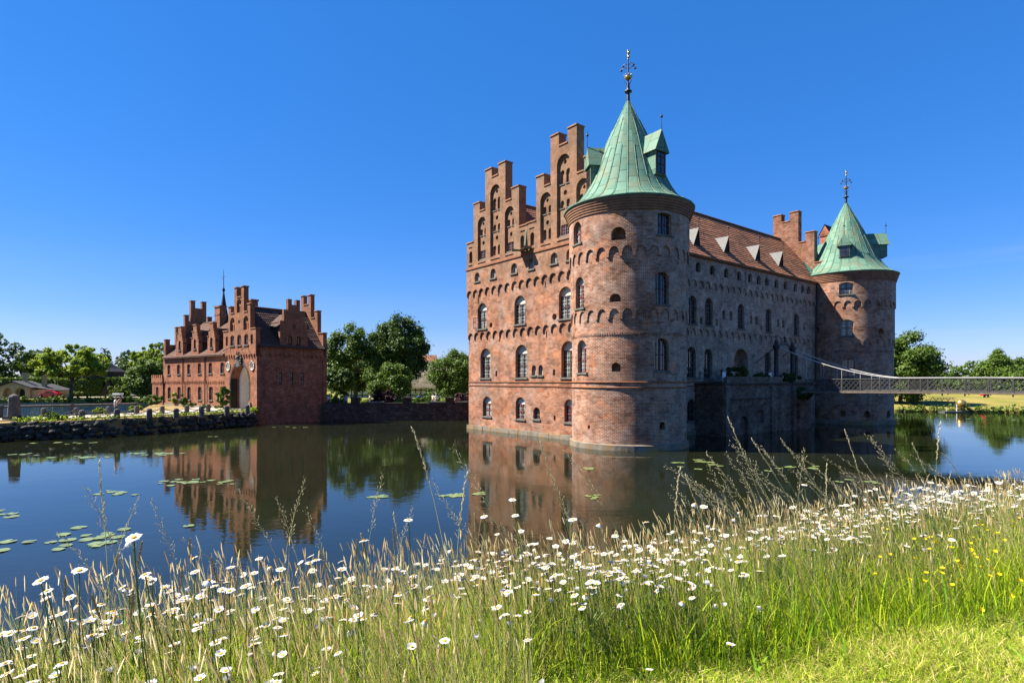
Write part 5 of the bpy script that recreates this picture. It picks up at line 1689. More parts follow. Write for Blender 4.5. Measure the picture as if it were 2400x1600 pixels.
tree('park_tree', 'big full tree close beside the right hand tower', (65.5, 97, zr(65.5, 97)), 11.8, 5.0, .7, 'leaf', 13000, .28, 46, 61, trunk_r=.4)
tree('park_tree', 'pointed bright green tree above the right end of the bridge', (111.3, 132, zr(111, 132)), 9.2, 4.2, .4, 'leaf', 9000, .3, 46, 63, shape='cone', trunk_r=.3, br=(.24, .4))
tree('park_tree', 'dark rounded tree at the right edge above the bridge', (124, 140, zr(124, 140)), 7.8, 4.4, .8, 'leaf_dark', 8000, .32, 36, 64, trunk_r=.3)
tree('park_tree', 'low fresh green tree under the dark rounded tree at the right edge', (112.5, 126, zr(112, 126)), 5.0, 3.0, .3, 'leaf', 6000, .28, 30, 65, trunk_r=.22)
# hedges on the left shore
def hedge(label, x0, x1, y, d_, z0, z1, leaf, seed, n):
    r = np.random.default_rng(seed)
    # leaves on the clipped faces
    f = r.random(n)
    p = np.stack([r.uniform(x0, x1, n), r.uniform(y, y + d_, n), r.uniform(z0, z1, n)], 1)
    top = f < .5; fr = (f >= .5) & (f < .9)
    p[top, 2] = z1; p[fr, 1] = y; e = f >= .9; p[e, 0] = np.where(r.random(e.sum()) < .5, x0, x1)
    p += r.normal(size=(n, 3)) * .09
    o = np_mesh('clipped_hedge', leaf_quads(p, .2, .2, None, r), 4, leaf, np.clip(.5 + .25 * r.normal(size=n), 0, 1), origin=V(((x0 + x1) / 2, y, z0)))
    o.location = ((x0 + x1) / 2, y, z0)
    k = MB(); k.cube(x0 + .12, x1 - .12, y + .12, y + d_ - .1, z0 - .2, z1 - .12); ORIGIN[o.name] = V(o.location); k.build('hedge_core', 'leaf_dark', o)
    return tag(o, label, 'hedge')
hedge('high clipped hedge along the terrace behind the kiln house', -138, -112, 140, 4, .8, 5.2, 'leaf_hedge', 71, 6500)
hedge('long clipped hedge below the dark pavilion', -98, -62, 139, 4, .8, 5.3, 'leaf_hedge', 72, 8000)
hedge('middle clipped hedge between the pale tree and the kiln house', -111, -99, 139.6, 3, .8, 5.0, 'leaf_hedge', 73, 3000)
hedge('low clipped hedge at the white sign', -83, -66, 131.5, 1.4, .8, 1.9, 'leaf_hedge', 74, 2200)
hedge('small square hedge beside the white bench', -91.5, -84.5, 131, 1.6, .8, 1.9, 'leaf_hedge', 75, 1400)
hedge('low hedge behind the red car', -110, -99.5, 132, 1.5, .8, 1.9, 'leaf_hedge', 76, 1800)
bush('topiary_bush', 'large rounded clipped bush right of the pale shore tree', (-90.0, 133, .8), 3.4, 3.4, 'leaf_hedge', 4200, .22, 22, 77)

# --- pavilion on the left: dark timber on posts, pyramid roof, bird vane
pv = thing('pavilion', 'dark timber pavilion on posts with a grey pyramid roof and flying bird vane', 'pavilion', (-97.5, 138, .9))
px, py = -101.3, 143.0
k = MB()
for a in (-2.7, 0, 2.7):
    for b_ in (-2.7, 2.7): k.cube(px + a - .15, px + a + .15, py + b_ - .15, py + b_ + .15, .8, 7.2)
k.build('post', 'darkwood', pv)
k = MB(); k.cube(px - 3.1, px + 3.1, py - 3.1, py + 3.1, 4.2, 4.4); k.cube(px - 3.0, px + 3.0, py - 3.0, py - 2.9, 4.4, 6.0); k.cube(px + 2.9, px + 3.0, py - 2.9, py + 3, 4.4, 6.9); k.cube(px - 3.0, px - 2.9, py - 2.9, py + 3, 4.4, 6.9); k.cube(px - 2.9, px + 2.9, py + 2.7, py + 2.9, 4.4, 6.9)
for s in (-1, 1): k.tube([(px + s * 2.6, py - 2.7, 3.0), (px + s * 1.2, py - 2.7, 4.2)], .1, 4)
k.build('gallery', 'darkwood', pv)
k = MB()
pr = [(4.9, 6.85), (3.4, 7.7), (1.6, 9.0), (.5, 9.75), (.12, 10.3)]
k.lathe((px, py), pr, 4, smooth=False, a0=pi / 4); k.build('pyramid_roof', 'slate', pv)
k = MB(); k.tube([(px, py, 10.2), (px, py, 12.2)], .05, 5)
k.ball((px + .1, py, 12.35), .22, 8, 2.0, .7, .8)
for s in (-1, 1): k.poly([(px - .2, py, 12.4), (px + .4, py, 12.4), (px + s * .7 + .3, py + s * .5, 12.85), (px + s * .5, py + s * .5, 12.75)])
k.poly([(px - .4, py, 12.35), (px - .9, py, 12.5), (px - .9, py, 12.2)]); k.tube([(px + .45, py, 12.4), (px + .85, py, 12.7)], [.1, .04], 5)
k.build('bird_vane', 'darkwood', pv)
k = MB(); k.poly([(px + 2.2, py - 4.6, .9), (px + 6.2, py - 4.6, .9), (px + 4.2, py - 4.6, 4.8)]); k.poly([(px + 6.2, py - 4.6, .9), (px + 4.2, py - 4.6, 4.8), (px + 4.2, py - 2, 4.8), (px + 6.2, py - 2, .9)]); k.build('stair_gable', 'darkwood', pv)

# --- sandy kiln house with two arches and two chimneys
kh = thing('kiln_house', 'low sandy house with two arched bays and two tall chimneys', 'house', (-105, 127, .9))
m = flat((-112.3, 124.4, 0), (1, .03, 0), (.03, -1, 0))
k = MB()
A1, A2 = arch(3.3, .95, 2.0, 2.1, 8), arch(5.9, .95, 2.1, 2.15, 8)
skin(k, [(.6, .7), (8.0, .7), (8.0, 3.1), (4.4, 4.35), (.6, 3.05)], [A1, A2], m, 0, .9, rim=5)
k.poly([m(.6, .9, -.88), m(8, .9, -.88), m(8, 3.1, -.88), m(.6, 3.1, -.88)])
k.box(m, 8.0, 13.0, .7, 2.6, -5, -.4)
k.build('wall', 'sand', kh)
k = MB(); k.poly([m(p[0], p[1], -.86) for p in arch(5.9, .95, 1.5, 1.9, 8)]); k.build('doorway', 'dark', kh)
k = MB()
k.hexa([m(.2, 2.9, .35), m(4.4, 4.42, .35), m(4.4, 4.42, -5.2), m(.2, 2.9, -5.2), m(.2, 3.05, .35), m(4.4, 4.6, .35), m(4.4, 4.6, -5.2), m(.2, 3.05, -5.2)])
k.hexa([m(4.405, 4.42, .35), m(8.5, 3.0, .35), m(8.5, 3.0, -5.2), m(4.405, 4.42, -5.2), m(4.405, 4.6, .35), m(8.5, 3.15, .35), m(8.5, 3.15, -5.2), m(4.405, 4.6, -5.2)])
k.hexa([m(8.6, 3.0, -1), m(13.5, 2.5, -.1), m(13.5, 2.5, -5.2), m(8.6, 3.9, -5.2), m(8.6, 3.1, -1), m(13.5, 2.6, -.1), m(13.5, 2.6, -5.2), m(8.6, 4.0, -5.2)])
k.build('roof', 'slate', kh)
for u in (4.7, 8.9):
    k = MB(); k.box(m, u - .36, u + .36, 3.0, 6.3, -3.2, -2.5); k.box(m, u - .42, u + .42, 6.303, 6.45, -3.26, -2.44); k.build('chimney', 'sand', kh)
for x, y, w, h, lab in ((-121, 128, 7, 5.0, 'dark roofed shed at the left edge beside the kiln house'),):
    q = thing('shed', lab, 'shed', (x, y, .8)); k = MB(); k.cube(x - w / 2, x + w / 2, y, y + 5, .7, 2.4); k.build('wall', 'brick_dark', q)
    k = MB()
    for s in (-1, 1): k.poly([(x + s * (w / 2 + .5), y - .4, 2.2), (x, y - .4, h), (x, y + 5.4, h), (x + s * (w / 2 + .5), y + 5.4, 2.2)])
    k.build('roof', 'slate', q)

# --- red car
car = thing('parked_car', 'small red car parked in front of the kiln house', 'car', (-100, 124.7, .97))
m = flat((-102, 123.9, .97), (1, .02, 0), (.02, -1, 0)); k = MB()
prof = [(0, .35), (.02, .68), (.35, .82), (1.15, .95), (1.75, 1.38), (2.9, 1.42), (3.6, 1.05), (4.0, 1.0), (4.05, .4), (3.6, .25), (.4, .25)]
k.poly([m(a, b_, 0) for a, b_ in prof]); k.poly([m(a, b_, -1.65) for a, b_ in prof[::-1]])
for a, b_ in zip(prof, prof[1:] + prof[:1]): k.poly([m(*a, 0), m(*b_, 0), m(*b_, -1.65), m(*a, -1.65)])
k.build('body', 'redpaint', car)
k = MB(); k.poly([m(a, b_, .01) for a, b_ in ((1.35, .97), (1.8, 1.3), (2.25, 1.33), (2.25, .98))]); k.poly([m(a, b_, .01) for a, b_ in ((2.32, .98), (2.32, 1.33), (2.85, 1.34), (3.3, 1.03))]); k.build('side_window', 'glass_dark', car)
for u in (.8, 3.25):
    for s in (.03, -1.5):
        k = MB(); c = m(u, .31, s); k.tube([c, c + m(0, 0, -.18) - m(0, 0, 0)], .31, 12); k.build('wheel', 'rubber', car)
k = MB(); k.ball(m(.08, .68, -.25), .12, 8); k.build('headlight', 'white', car)

# --- sign, benches
sg_ = thing('sign_board', 'white upright sign board before the clipped hedge', 'sign', (-85.6, 130.6, .9)); k = MB()
k.cube(-86.4, -85.3, 130.5, 130.6, 1.3, 3.1); k.build('panel', 'white', sg_); k = MB()
for x in (-86.38, -85.37): k.cube(x, x + .07, 130.61, 130.68, .8, 3.1)
k.build('leg', 'iron', sg_)
k = MB(); k.cube(-86.2, -85.5, 130.49, 130.497, 2.4, 2.7); k.cube(-86.2, -85.5, 130.49, 130.497, 1.6, 2.0); k.build('printed_block', 'lead', sg_)
for x, lab in ((-89.3, 'white bench in front of the small square hedge'), (-77.5, 'white bench in front of the low hedge near the gatehouse')):
    bq = thing('park_bench', lab, 'bench', (x, 130.4, .95), 'benches on the far shore'); k = MB(); k.cube(x - 1.3, x + 1.3, 130.1, 130.5, 1.35, 1.42); k.build('seat', 'white', bq)
    k = MB(); k.cube(x - 1.3, x + 1.3, 130.5, 130.55, 1.5, 1.85); k.build('backrest', 'white', bq)
    for s in (-1.1, 1.1):
        k = MB(); k.cube(x + s - .04, x + s + .04, 130.12, 130.5, .9, 1.34); k.build('leg', 'white', bq)

# --- stone posts and chains along the causeway
def post_mesh(h, w, cap=False):
    k = MB()
    k.lathe((0, 0), [(w * 1.15, -.1), (w * 1.08, .15), (w * .98, h * .85), (w * .8, h * .98), (w * .2, h + .02)], 8, smooth=False, a0=.3, cap=True)
    return k
proto = None
near = [(-35.2, 47.0), (-33.2, 48.4), (-31.0, 49.4), (-29.75, 50.6), (-28.5, 52.7), (-27.6, 55.1), (-26.7, 57.2)]
near = [((x - 1200) / 1350 * y, y) for x, y in ((192, 47.3), (274, 48.4), (350, 49.4), (413, 51.0), (472, 53.0), (532, 55.4), (580, 57.6))]
far = [((x - 1200) / 1350 * y, y) for x, y in ((102, 49.5), (179, 51.6), (254, 52.6), (320, 53.4), (380, 54.4), (438, 55.2), (488, 57.2))]
near_l = ['low granite post just right of the big obelisk, near row', 'low granite post standing before the photographer', 'third low granite post from the obelisk in the near row', 'near row granite post in front of the annexe end of the gatehouse', 'near row granite post below the first rain pipe of the gatehouse', 'near row granite post below the bushy shrub by the gateway', 'granite post at the corner of the gatehouse arch']
far_l = ['granite post half hidden behind the big obelisk', 'far row granite post left of the photographer', 'far row granite post just behind the photographer', 'far row granite post among weeds left of the annexe', 'far row granite post below the annexe window', 'far row granite post under the first two front windows', 'far row granite post under the middle front windows']
for lst, lab in ((near, near_l), (far, far_l)):
    for (x, y), l in zip(lst, lab):
        if proto is None:
            proto = post_mesh(.78, .21).build('stone_bollard', 'bollard', None, (0, 0, 0)); o = proto
        else:
            o = proto.copy(); COL.objects.link(o)
        o.location = (x, y, zc(x, y)); o.rotation_euler = (random.uniform(-.04, .04), random.uniform(-.04, .04), random.uniform(0, 3)); o.scale = (1, 1, random.uniform(.95, 1.12))
        tag(o, l, 'bollard', 'stone bollards along the causeway')
def chain(p, q, label, sag=.28):
    k = MB(); n = 26
    P = [p + (q - p) * i / n - Z * sag * 4 * (i / n) * (1 - i / n) for i in range(n + 1)]
    for i in range(n):
        a, b_ = P[i], P[i + 1]; c = (a + b_) / 2; t = (b_ - a).normalized(); l = (b_ - a).length * .62
        s = V((0, 0, 1)) if i % 2 else t.cross(V((0, 0, 1))).normalized()
        pts = [c + t * l * cos(2 * pi * j / 8) + s * l * .5 * sin(2 * pi * j / 8) for j in range(9)]
        k.tube(pts, .022, 4, cap=False)
    o = k.build('iron_chain', 'iron', None, tuple(p)); tag(o, label, 'chain', 'chains between the bollards')
row_n = [(-38.6, 46.2)] + near
for i, (a, b_) in enumerate(zip(row_n, row_n[1:])):
    chain(V((*a, zc(*a) + .62)), V((*b_, zc(*b_) + .62)), ['iron chain from the big obelisk to the first near post', 'near row iron chain left of the photographer', 'near row iron chain right of the photographer', 'near row iron chain in front of the annexe', 'near row iron chain below the first front windows', 'near row iron chain below the middle front windows', 'iron chain in front of the gate arch'][i])
for i, (a, b_) in enumerate(zip(far, far[1:])):
    chain(V((*a, zc(*a) + .62)), V((*b_, zc(*b_) + .62)), ['far row iron chain behind the big obelisk', 'far row iron chain left of the photographer', 'far row iron chain right of the photographer', 'far row iron chain before the weeds by the annexe', 'far row iron chain under the first front windows', 'far row iron chain under the middle front windows'][i])
for x, y, h, lab in ((-40.1, 46.4, 2.15, 'big dark obelisk stone beside the start of the chains'), (-43.9, 48.2, 2.35, 'big stone obelisk cut by the left edge of the photo')):
    t = thing('stone_obelisk', lab, 'obelisk', (x, y, 1.4), 'obelisks on the causeway'); k = MB()
    k.lathe((x, y), [(.46, 1.75), (.44, 2.0), (.36, 1.4 + h * .88), (.3, 1.4 + h * .93), (.06, 1.4 + h)], 8, smooth=False, a0=.4); k.build('shaft', 'bollard', t)
    k = MB(); k.cube(x - .55, x + .55, y - .5, y + .5, 1.2, 1.75); rock(k, V((x + .75, y, 1.5)), .32); k.build('base', 'stone', t)
rf = thing('rail_fence', 'weathered timber rail fence along the left pond behind the obelisks', 'fence', (-42, 52, 1.4))
P = [(-50, 47.5), (-45.2, 51.0), (-41.5, 54.3), (-37.8, 58.0)]
for a in P:
    k = MB(); k.cube(a[0] - .09, a[0] + .09, a[1] - .09, a[1] + .09, 1.2, 2.45); k.build('fence_post', 'wood', rf)
k = MB()
for a, b_ in zip(P, P[1:]):
    for z in (2.3,): k.tube([(*a, z), (*b_, z)], .09, 5)
k.build('rail', 'wood', rf)
# weeds and shrubs on the causeway
i = 0
for x, y, rx, rz, lf, lab in ((-41.0, 44.2, 1.3, .8, 'leaf', 'leafy weeds hanging over the embankment left of the big obelisk'), (-36.6, 46.3, .9, .6, 'leaf', 'leafy weed clump on the embankment right of the big obelisk'), (-39.6, 49.3, .6, .7, 'leaf', 'green weeds behind the big obelisk by the fence'),
    (-38.9, 54.4, .8, .8, 'leaf_light', 'pale weeds by the far posts left of the photographer'), (-37.5, 57.6, 1.0, .8, 'leaf_light', 'weeds at the pond edge right of the photographer'), (-44.6, 71.5, 1.6, 1.9, 'leaf', 'bush at the waterside left of the annexe'), (-42.2, 73.5, 1.4, 2.2, 'leaf_light', 'pale shrub touching the annexe'), (-39.8, 69.6, .6, 1.9, 'leaf', 'ivy climbing the annexe corner'),
    (-36.5, 66.4, 1.6, .75, 'leaf', 'low leafy bed under the first front windows'), (-33.2, 64.1, 1.6, .6, 'leaf', 'low leafy bed under the middle front windows')):
    bush('weed_clump' if rz < 1.2 else 'waterside_bush', lab, (x, y, 1.4), rx, rz, lf, 1300, .12, 12, 120 + i, cat='plant'); i += 1
bush('upright_shrub', 'tall olive green shrub beside the gateway', (-31.35, 62.6, 1.45), .85, 2.9, 'leaf', 3000, .1, 22, 140, cat='shrub')
fl = thing('flood_lamp', 'white flood lamp on the embankment corner below the gateway', 'lamp', (-26.9, 59.3, 1.3)); k = MB()
k.tube([(-27.4, 59.0, .75), (-26.6, 58.9, 1.05)], [.1, .2], 8); k.build('lamp_head', 'white', fl); k = MB(); k.tube([(-27.5, 59.1, .2), (-27.4, 59.0, .75)], .05, 5); k.build('bracket', 'iron', fl)

# --- terrace plants
tp = [(14.2, 1.6, 1.6, 1.8, 'leaf_dark', 'dark rounded bush on the bridge terrace in front of the castle door'), (18.2, 1.7, .9, 1.2, 'leaf_dark', 'small dark bush on the terrace left of the bridge pylon'), (22.8, 2.2, 1.3, 1.1, 'leaf_dark', 'dark bush on the terrace between the bridge pylons')]
for i, (u, d, rx, rz, lf, lab) in enumerate(tp):
    p = FL(u, 4.4, d); bush('terrace_bush', lab, tuple(p), rx, rz, lf, 1900, .12, 14, 150 + i)
p = FL(23.6, 2.6, 2.95); o = bush('hanging_ivy', 'dark ivy hanging over the terrace edge below the bridge pylons', tuple(p), 1.5, 1.5, 'leaf_dark', 2400, .12, 18, 156, cat='ivy', ry=.5)
for i, (u, lab) in enumerate(((12.2, 'pale garden chair by the parapet left end of the terrace'), (20.0, 'pale garden chair against the foot of the near pylon'))):
    p = FL(u, 4.4, 1.9); t = thing('garden_chair', lab, 'chair', tuple(p)); m = flat(p, L, nL)
    k = MB(); k.box(m, -.25, .25, .42, .47, -.25, .25); k.build('seat', 'white', t)
    k = MB(); k.box(m, -.25, .25, .47, .95, -.25, -.2); k.build('backrest', 'white', t)
    for a in (-.23, .19):
        for b_ in (-.23, .2):
            k = MB(); k.box(m, a, a + .04, 0, .42, b_, b_ + .04); k.build('leg', 'white', t)

# --- golden ball on a raft, picnic table, little red cart, three dogs far off on the lawn
gb = thing('golden_ball', 'shiny golden ball sculpture above the raft on the right pond', 'sculpture', (65.5, 85.2, .1))
k = MB(); k.ball((65.5, 84.0, 1.25), .66, 32); k.build('ball', 'gilt', gb)
k = MB(); k.tube([(65.5, 84.0, .2), (65.5, 84.0, .62)], .07, 8); k.build('stem', 'iron', gb)
rt = thing('raft', 'flat grey raft floating below the golden ball', 'raft', (64.3, 84, 0)); k = MB()
k.cube(62.6, 66.1, 83.3, 84.8, -.1, .16); k.build('deck', 'lead', rt)
k = MB(); k.tube([(62.9, 83.4, .16), (62.9, 83.4, .75)], .03, 5); k.tube([(64.5, 83.5, .16), (64.5, 83.5, 1.2)], .06, 5); k.build('mooring_post', 'cable', rt)
zt = zr(73, 103)
pt = thing('picnic_table', 'long grey picnic table on the lawn behind the golden ball', 'table', (74.5, 100, zt)); x, y = 74.3, 99.5; zt = zr(x, y)
k = MB(); k.cube(x - 2.0, x + 2.0, y - .45, y + .45, zt + .68, zt + .76); k.build('table_top', 'lead', pt)
for s in (-1, 1):
    k = MB(); k.cube(x - 2.0, x + 2.0, y + s * .8 - .15, y + s * .8 + .15, zt + .42, zt + .48); k.build('seat', 'lead', pt)
for q in (-1.6, -.5, .5, 1.6):
    k = MB()
    for s in (-1, 1): k.tube([(x + q, y + s * .9, zt - .05), (x + q, y + s * .2, zt + .68)], .05, 4)
    k.build('leg', 'wood', pt)
x, y = 89.8, 109.5; zt = zr(x, y)
rc_ = thing('red_cart', 'small red cart on the park lawn under the bridge', 'cart', (x, y, zt)); k = MB()
k.cube(x - .5, x + .45, y - .4, y + .4, zt + .3, zt + .75); k.tube([(x - .1, y, zt + .72), (x + .3, y, zt + 1.0)], .3, 8); k.build('body', 'redpaint', rc_)
for a in (-.35, .35):
    k = MB(); k.tube([(x + a, y - .5, zt + .22), (x + a, y - .4, zt + .22)], .22, 10); k.build('wheel', 'rubber', rc_)
# --- stones and reeds on the right bank
random.seed(21)
for i, (x, y, r_, lab) in enumerate(((76.2, 76.4, .5, 'grey boulder at the water edge by the right border'), (75.6, 77.6, .38, 'small pale boulder in the bank weeds on the right'), (58.2, 86.0, .3, 'low stone where the lawn point meets the water'), (77.0, 75.0, .4, 'boulder lowest on the right bank'))):
    k = MB(); rock(k, V((x, y, .2)), r_, .7); o = k.build('boulder', 'stone', None, (x, y, 0)); tag(o, lab, 'boulder')
sp = []
for a, b_ in zip([(58, 85.9), (67, 83.9), (71, 83.2), (74, 81.3), (75.5, 78.8), (77.5, 74.5), (80, 71.4)], [(67, 83.9), (71, 83.2), (74, 81.3), (75.5, 78.8), (77.5, 74.5), (80, 71.4), (84, 70.5)]):
    n = int(math.hypot(a[0] - b_[0], a[1] - b_[1]) / .55)
    for q in range(n):
        t = q / n; x, y = a[0] + (b_[0] - a[0]) * t, a[1] + (b_[1] - a[1]) * t
        sp.append((x + random.uniform(-.2, .2), y + random.uniform(0, .5), .1, .38 + .45 * (x > 74), (.7 + .5 * random.random()) * (1 + .8 * (x > 74))))
woods('bank_weeds', 'weeds fringing the right bank of the pond', sp, 'leaf', 9000, .13, 95, 1)
sp = [(-150 + q * 1.3 + random.uniform(-.5, .5), 121.3 + .5 * sin(q), .2, .6, .9 + random.random() * .5) for q in range(64)]
woods('bank_weeds', 'weeds fringing the far left shore', sp, 'leaf', 6000, .2, 96, 1)
sp = []
for a, b_ in zip([(x, y) for x, y in cw[2:7]], [(x, y) for x, y in cw[3:8]]):
    for q in range(12):
        t = q / 12; sp.append((a[0] + (b_[0] - a[0]) * t - .3, a[1] + (b_[1] - a[1]) * t + .3, 1.35, .35, .35 + .2 * random.random()))
woods('verge_weeds', 'dry weeds along the causeway edge', sp, 'leaf_light', 3000, .09, 97, 1)

# ------------------------------------------------------------------ people
def limbmesh(name, mat, segs, parent, sub=1):
    """one continuous skinned body: segs are chains of (point, radius); the first chain's first point is the root"""
    bm_v = []; bm_e = []; radii = []; idx = {}
    def vid(p, r_):
        key = tuple(round(c, 3) for c in p)
        if key not in idx:
            idx[key] = len(bm_v); bm_v.append(p); radii.append(r_)
        return idx[key]
    for ch in segs:
        ids = [vid(p, r_) for p, r_ in ch]
        for a, b_ in zip(ids, ids[1:]):
            if (a, b_) not in bm_e and a != b_: bm_e.append((a, b_))
    me = bpy.data.meshes.new(name); me.from_pydata(bm_v, bm_e, []); me.materials.append(M[mat])
    o = bpy.data.objects.new(name, me); COL.objects.link(o); o.parent = parent
    mod = o.modifiers.new("skin", 'SKIN'); mod.use_smooth_shade = True
    for v_, r_ in zip(me.skin_vertices[0].data, radii):
        v_.radius = r_ if isinstance(r_, tuple) else (r_, r_)
    me.skin_vertices[0].data[0].use_root = True
    s = o.modifiers.new("sub", 'SUBSURF'); s.levels = sub; s.render_levels = sub
    return o
def person(label, p, yaw, top, legs, hair, pose='stand', h=1.72, legskin=False, group=None):
    t = thing('person', label, 'person', p, group); t.rotation_euler = (0, 0, yaw)
    s = h / 1.75
    def S(x, y, z): return (x * s, y * s, z * s)
    pel, ch, nk, hd = S(0, 0, .95), S(0, .01, 1.28), S(0, .02, 1.47), S(0, .04, 1.63)
    if pose == 'photo':
        armr = [(S(.19, 0, 1.38), .055), (S(.30, .12, 1.16), .045), (S(.12, .34, 1.50), .035), (S(.06, .40, 1.55), .03)]
        arml = [(S(-.19, 0, 1.38), .055), (S(-.28, .16, 1.16), .045), (S(-.08, .42, 1.46), .035), (S(-.02, .46, 1.52), .03)]
        lr, ll = [(S(.11, 0, .88), .085), (S(.12, .03, .48), .06), (S(.12, 0, .09), .04), (S(.12, .14, .04), .035)], [(S(-.11, 0, .88), .085), (S(-.13, .06, .48), .06), (S(-.14, .05, .09), .04), (S(-.14, .19, .04), .035)]
    else:
        w = .16 if pose == 'walk' else .03
        armr = [(S(.20, 0, 1.38), .055), (S(.24, -w, 1.10), .042), (S(.24, -w * .4, .84), .033), (S(.23, 0, .76), .03)]
        arml = [(S(-.20, 0, 1.38), .055), (S(-.24, w, 1.10), .042), (S(-.24, w * 1.8, .86), .033), (S(-.23, w * 2, .78), .03)]
        lr, ll = [(S(.1, 0, .88), .085), (S(.11, w, .48), .06), (S(.11, w * 1.2, .09), .04), (S(.11, w * 1.2 + .13, .04), .035)], [(S(-.1, 0, .88), .085), (S(-.11, -w * .3, .48), .06), (S(-.11, -w * 1.8, .1), .04), (S(-.11, -w * 1.8 + .13, .05), .035)]
    spine = [(pel, .12), (S(0, .0, 1.1), (.125, .1)), (ch, (.15, .105)), (S(0, .01, 1.40), (.12, .08)), (nk, .055), (S(0, .03, 1.56), (.075, .085)), (hd, (.075, .09)), (S(0, .03, 1.71), (.05, .06))]
    limbmesh('body', 'skin', [spine, [(S(0, .01, 1.40), .1)] + armr, [(S(0, .01, 1.40), .1)] + arml, [(pel, .12)] + lr, [(pel, .12)] + ll], t)
    limbmesh('shirt', top, [[(S(0, 0, .9), .15), (S(0, 0, 1.1), (.15, .125)), (ch, (.175, .13)), (S(0, .01, 1.405), (.125, .1)), (S(0, .015, 1.44), (.07, .07))], [(S(0, .01, 1.405), .1), (armr[0][0], .075), (tuple(np.array(armr[0][0]) * .45 + np.array(armr[1][0]) * .55), .062)], [(S(0, .01, 1.405), .1), (arml[0][0], .075), (tuple(np.array(arml[0][0]) * .45 + np.array(arml[1][0]) * .55), .062)]], t)
    e = 1 if legskin else 2
    limbmesh('trousers', legs, [[(S(0, 0, .98), .14), (S(0, 0, .9), .14)], [(S(0, 0, .9), .14)] + [(a, r_ + .022) for a, r_ in lr[:e + 1]][: (2 if legskin else 3)], [(S(0, 0, .9), .14)] + [(a, r_ + .022) for a, r_ in ll[:e + 1]][: (2 if legskin else 3)]], t)
    k = MB(); k.ball(S(0, .015, 1.675), .105 * s, 10, 1, 1.12, .95); k.build('hair', hair, t)
    k = MB()
    k.ball(S(0, .135, 1.60), .018 * s, 6, .8, 1.2, 1.2)
    for q in (-1, 1): k.ball(S(q * .085, .03, 1.61), .022 * s, 6, .5, 1, 1.3)
    f_ = k.build('face', 'skin', t)
    k = MB()
    for q in (-1, 1): k.ball(S(q * .032, .115, 1.635), .011 * s, 6)
    k.build('eyes', 'iron', t)
    for hnd in (armr, arml):
        k = MB(); w_ = V(hnd[-1][0])
        k.ball(w_, .035 * s, 6, 1, .6, 1.2)
        dirs = (V((0, .3, .9)) if pose == 'photo' else V((0, .1, -1)))
        for q in range(4): k.tube([w_ + V((-.027 + q * .018, 0, 0)), w_ + V((-.027 + q * .018, 0, 0)) + dirs * .045, w_ + V((-.027 + q * .018, .02, 0)) + dirs * (.08 - .008 * abs(q - 1.5))], [.011, .01, .008], 5)
        k.tube([w_ + V((.03, .01, 0)), w_ + V((.05, .03, 0)) + dirs * .035], [.012, .009], 5)
        k.build('hand', 'skin', t)
    return t
_build = MB.build
# figures are modelled about their own feet, so their parts keep local coordinates
def local_build(self, name, mat, parent=None, loc=None):
    if parent is not None and parent.get('category') == 'person':
        keep = ORIGIN[parent.name]; ORIGIN[parent.name] = V((0, 0, 0))
        o = _build(self, name, mat, parent); ORIGIN[parent.name] = keep; return o
    return _build(self, name, mat, parent, loc)
MB.build = local_build
M['blue_cloth'] = plain("blue_cloth", (0.05, 0.18, 0.5), 0.9, var=.1); M['lilac_cloth'] = plain("lilac_cloth", (0.42, 0.33, 0.5), 0.9, var=.1)
M['navy_cloth'] = plain("navy_cloth", (0.03, 0.04, 0.07), 0.9, var=.1); M['hair_brown'] = plain("brown_hair", (0.10, 0.06, 0.035), 0.7, var=.2); M['hair_grey'] = plain("grey_cap", (0.30, 0.29, 0.27), 0.8, var=.1)
ph = person('man in a white top and dark shorts photographing from the causeway', (-34.35, 49.9, 1.47), rad(-75), 'white', 'navy_cloth', 'hair_grey', 'photo', 1.76, True)
cm = thing('photo_camera', 'black camera with a long lens held up by the man on the causeway', 'camera', (-34.35, 49.9, 1.47)); cm.rotation_euler = (0, 0, rad(-75)); ORIGIN[cm.name] = V((0, 0, 0))
k = MB(); k.cube(-.08, .08, .30, .38, 1.54, 1.66); k.build('body', 'rubber', cm); k = MB(); k.tube([(0, .38, 1.59), (0, .5, 1.59), (0, .66, 1.59)], [.05, .045, .06], 8); k.build('lens', 'rubber', cm)
for x, y, yaw, top, legs, hair, pose, lab in ((-12.1, 75, .5, 'blue_cloth', 'navy_cloth', 'hair_brown', 'stand', 'visitor in a bright blue shirt in the garden behind the moat wall'),
    (-10.2, 74.4, 2.4, 'white', 'navy_cloth', 'hair_brown', 'stand', 'visitor in white, left one of the close pair right of the blue shirt'), (-9.75, 74.0, 4.0, 'white', 'lilac_cloth', 'hair_grey', 'stand', 'visitor in white, right one of the close pair right of the blue shirt'),
    (-6.75, 70.6, 1.2, 'blue_cloth', 'white', 'hair_brown', 'walk', 'visitor in a blue top near the right burgundy bush'), (-6.45, 70.2, 1.2, 'white', 'white', 'hair_brown', 'walk', 'visitor dressed all in white beside the right burgundy bush'),
    (-19.9, 69.0, 2.9, 'lilac_cloth', 'navy_cloth', 'hair_brown', 'stand', 'visitor in a lilac top at the moat wall right of the gatehouse'), (-17.5, 71.0, 1.5, 'white', 'navy_cloth', 'hair_brown', 'stand', 'visitor in a pale top left of the middle burgundy bush'), (-22.3, 69.8, 1.0, 'white', 'navy_cloth', 'hair_grey', 'walk', 'pale dressed visitor close to the gatehouse wall')):
    person(lab, (x, y, 1.27), yaw, top, legs, hair, pose, 1.7)
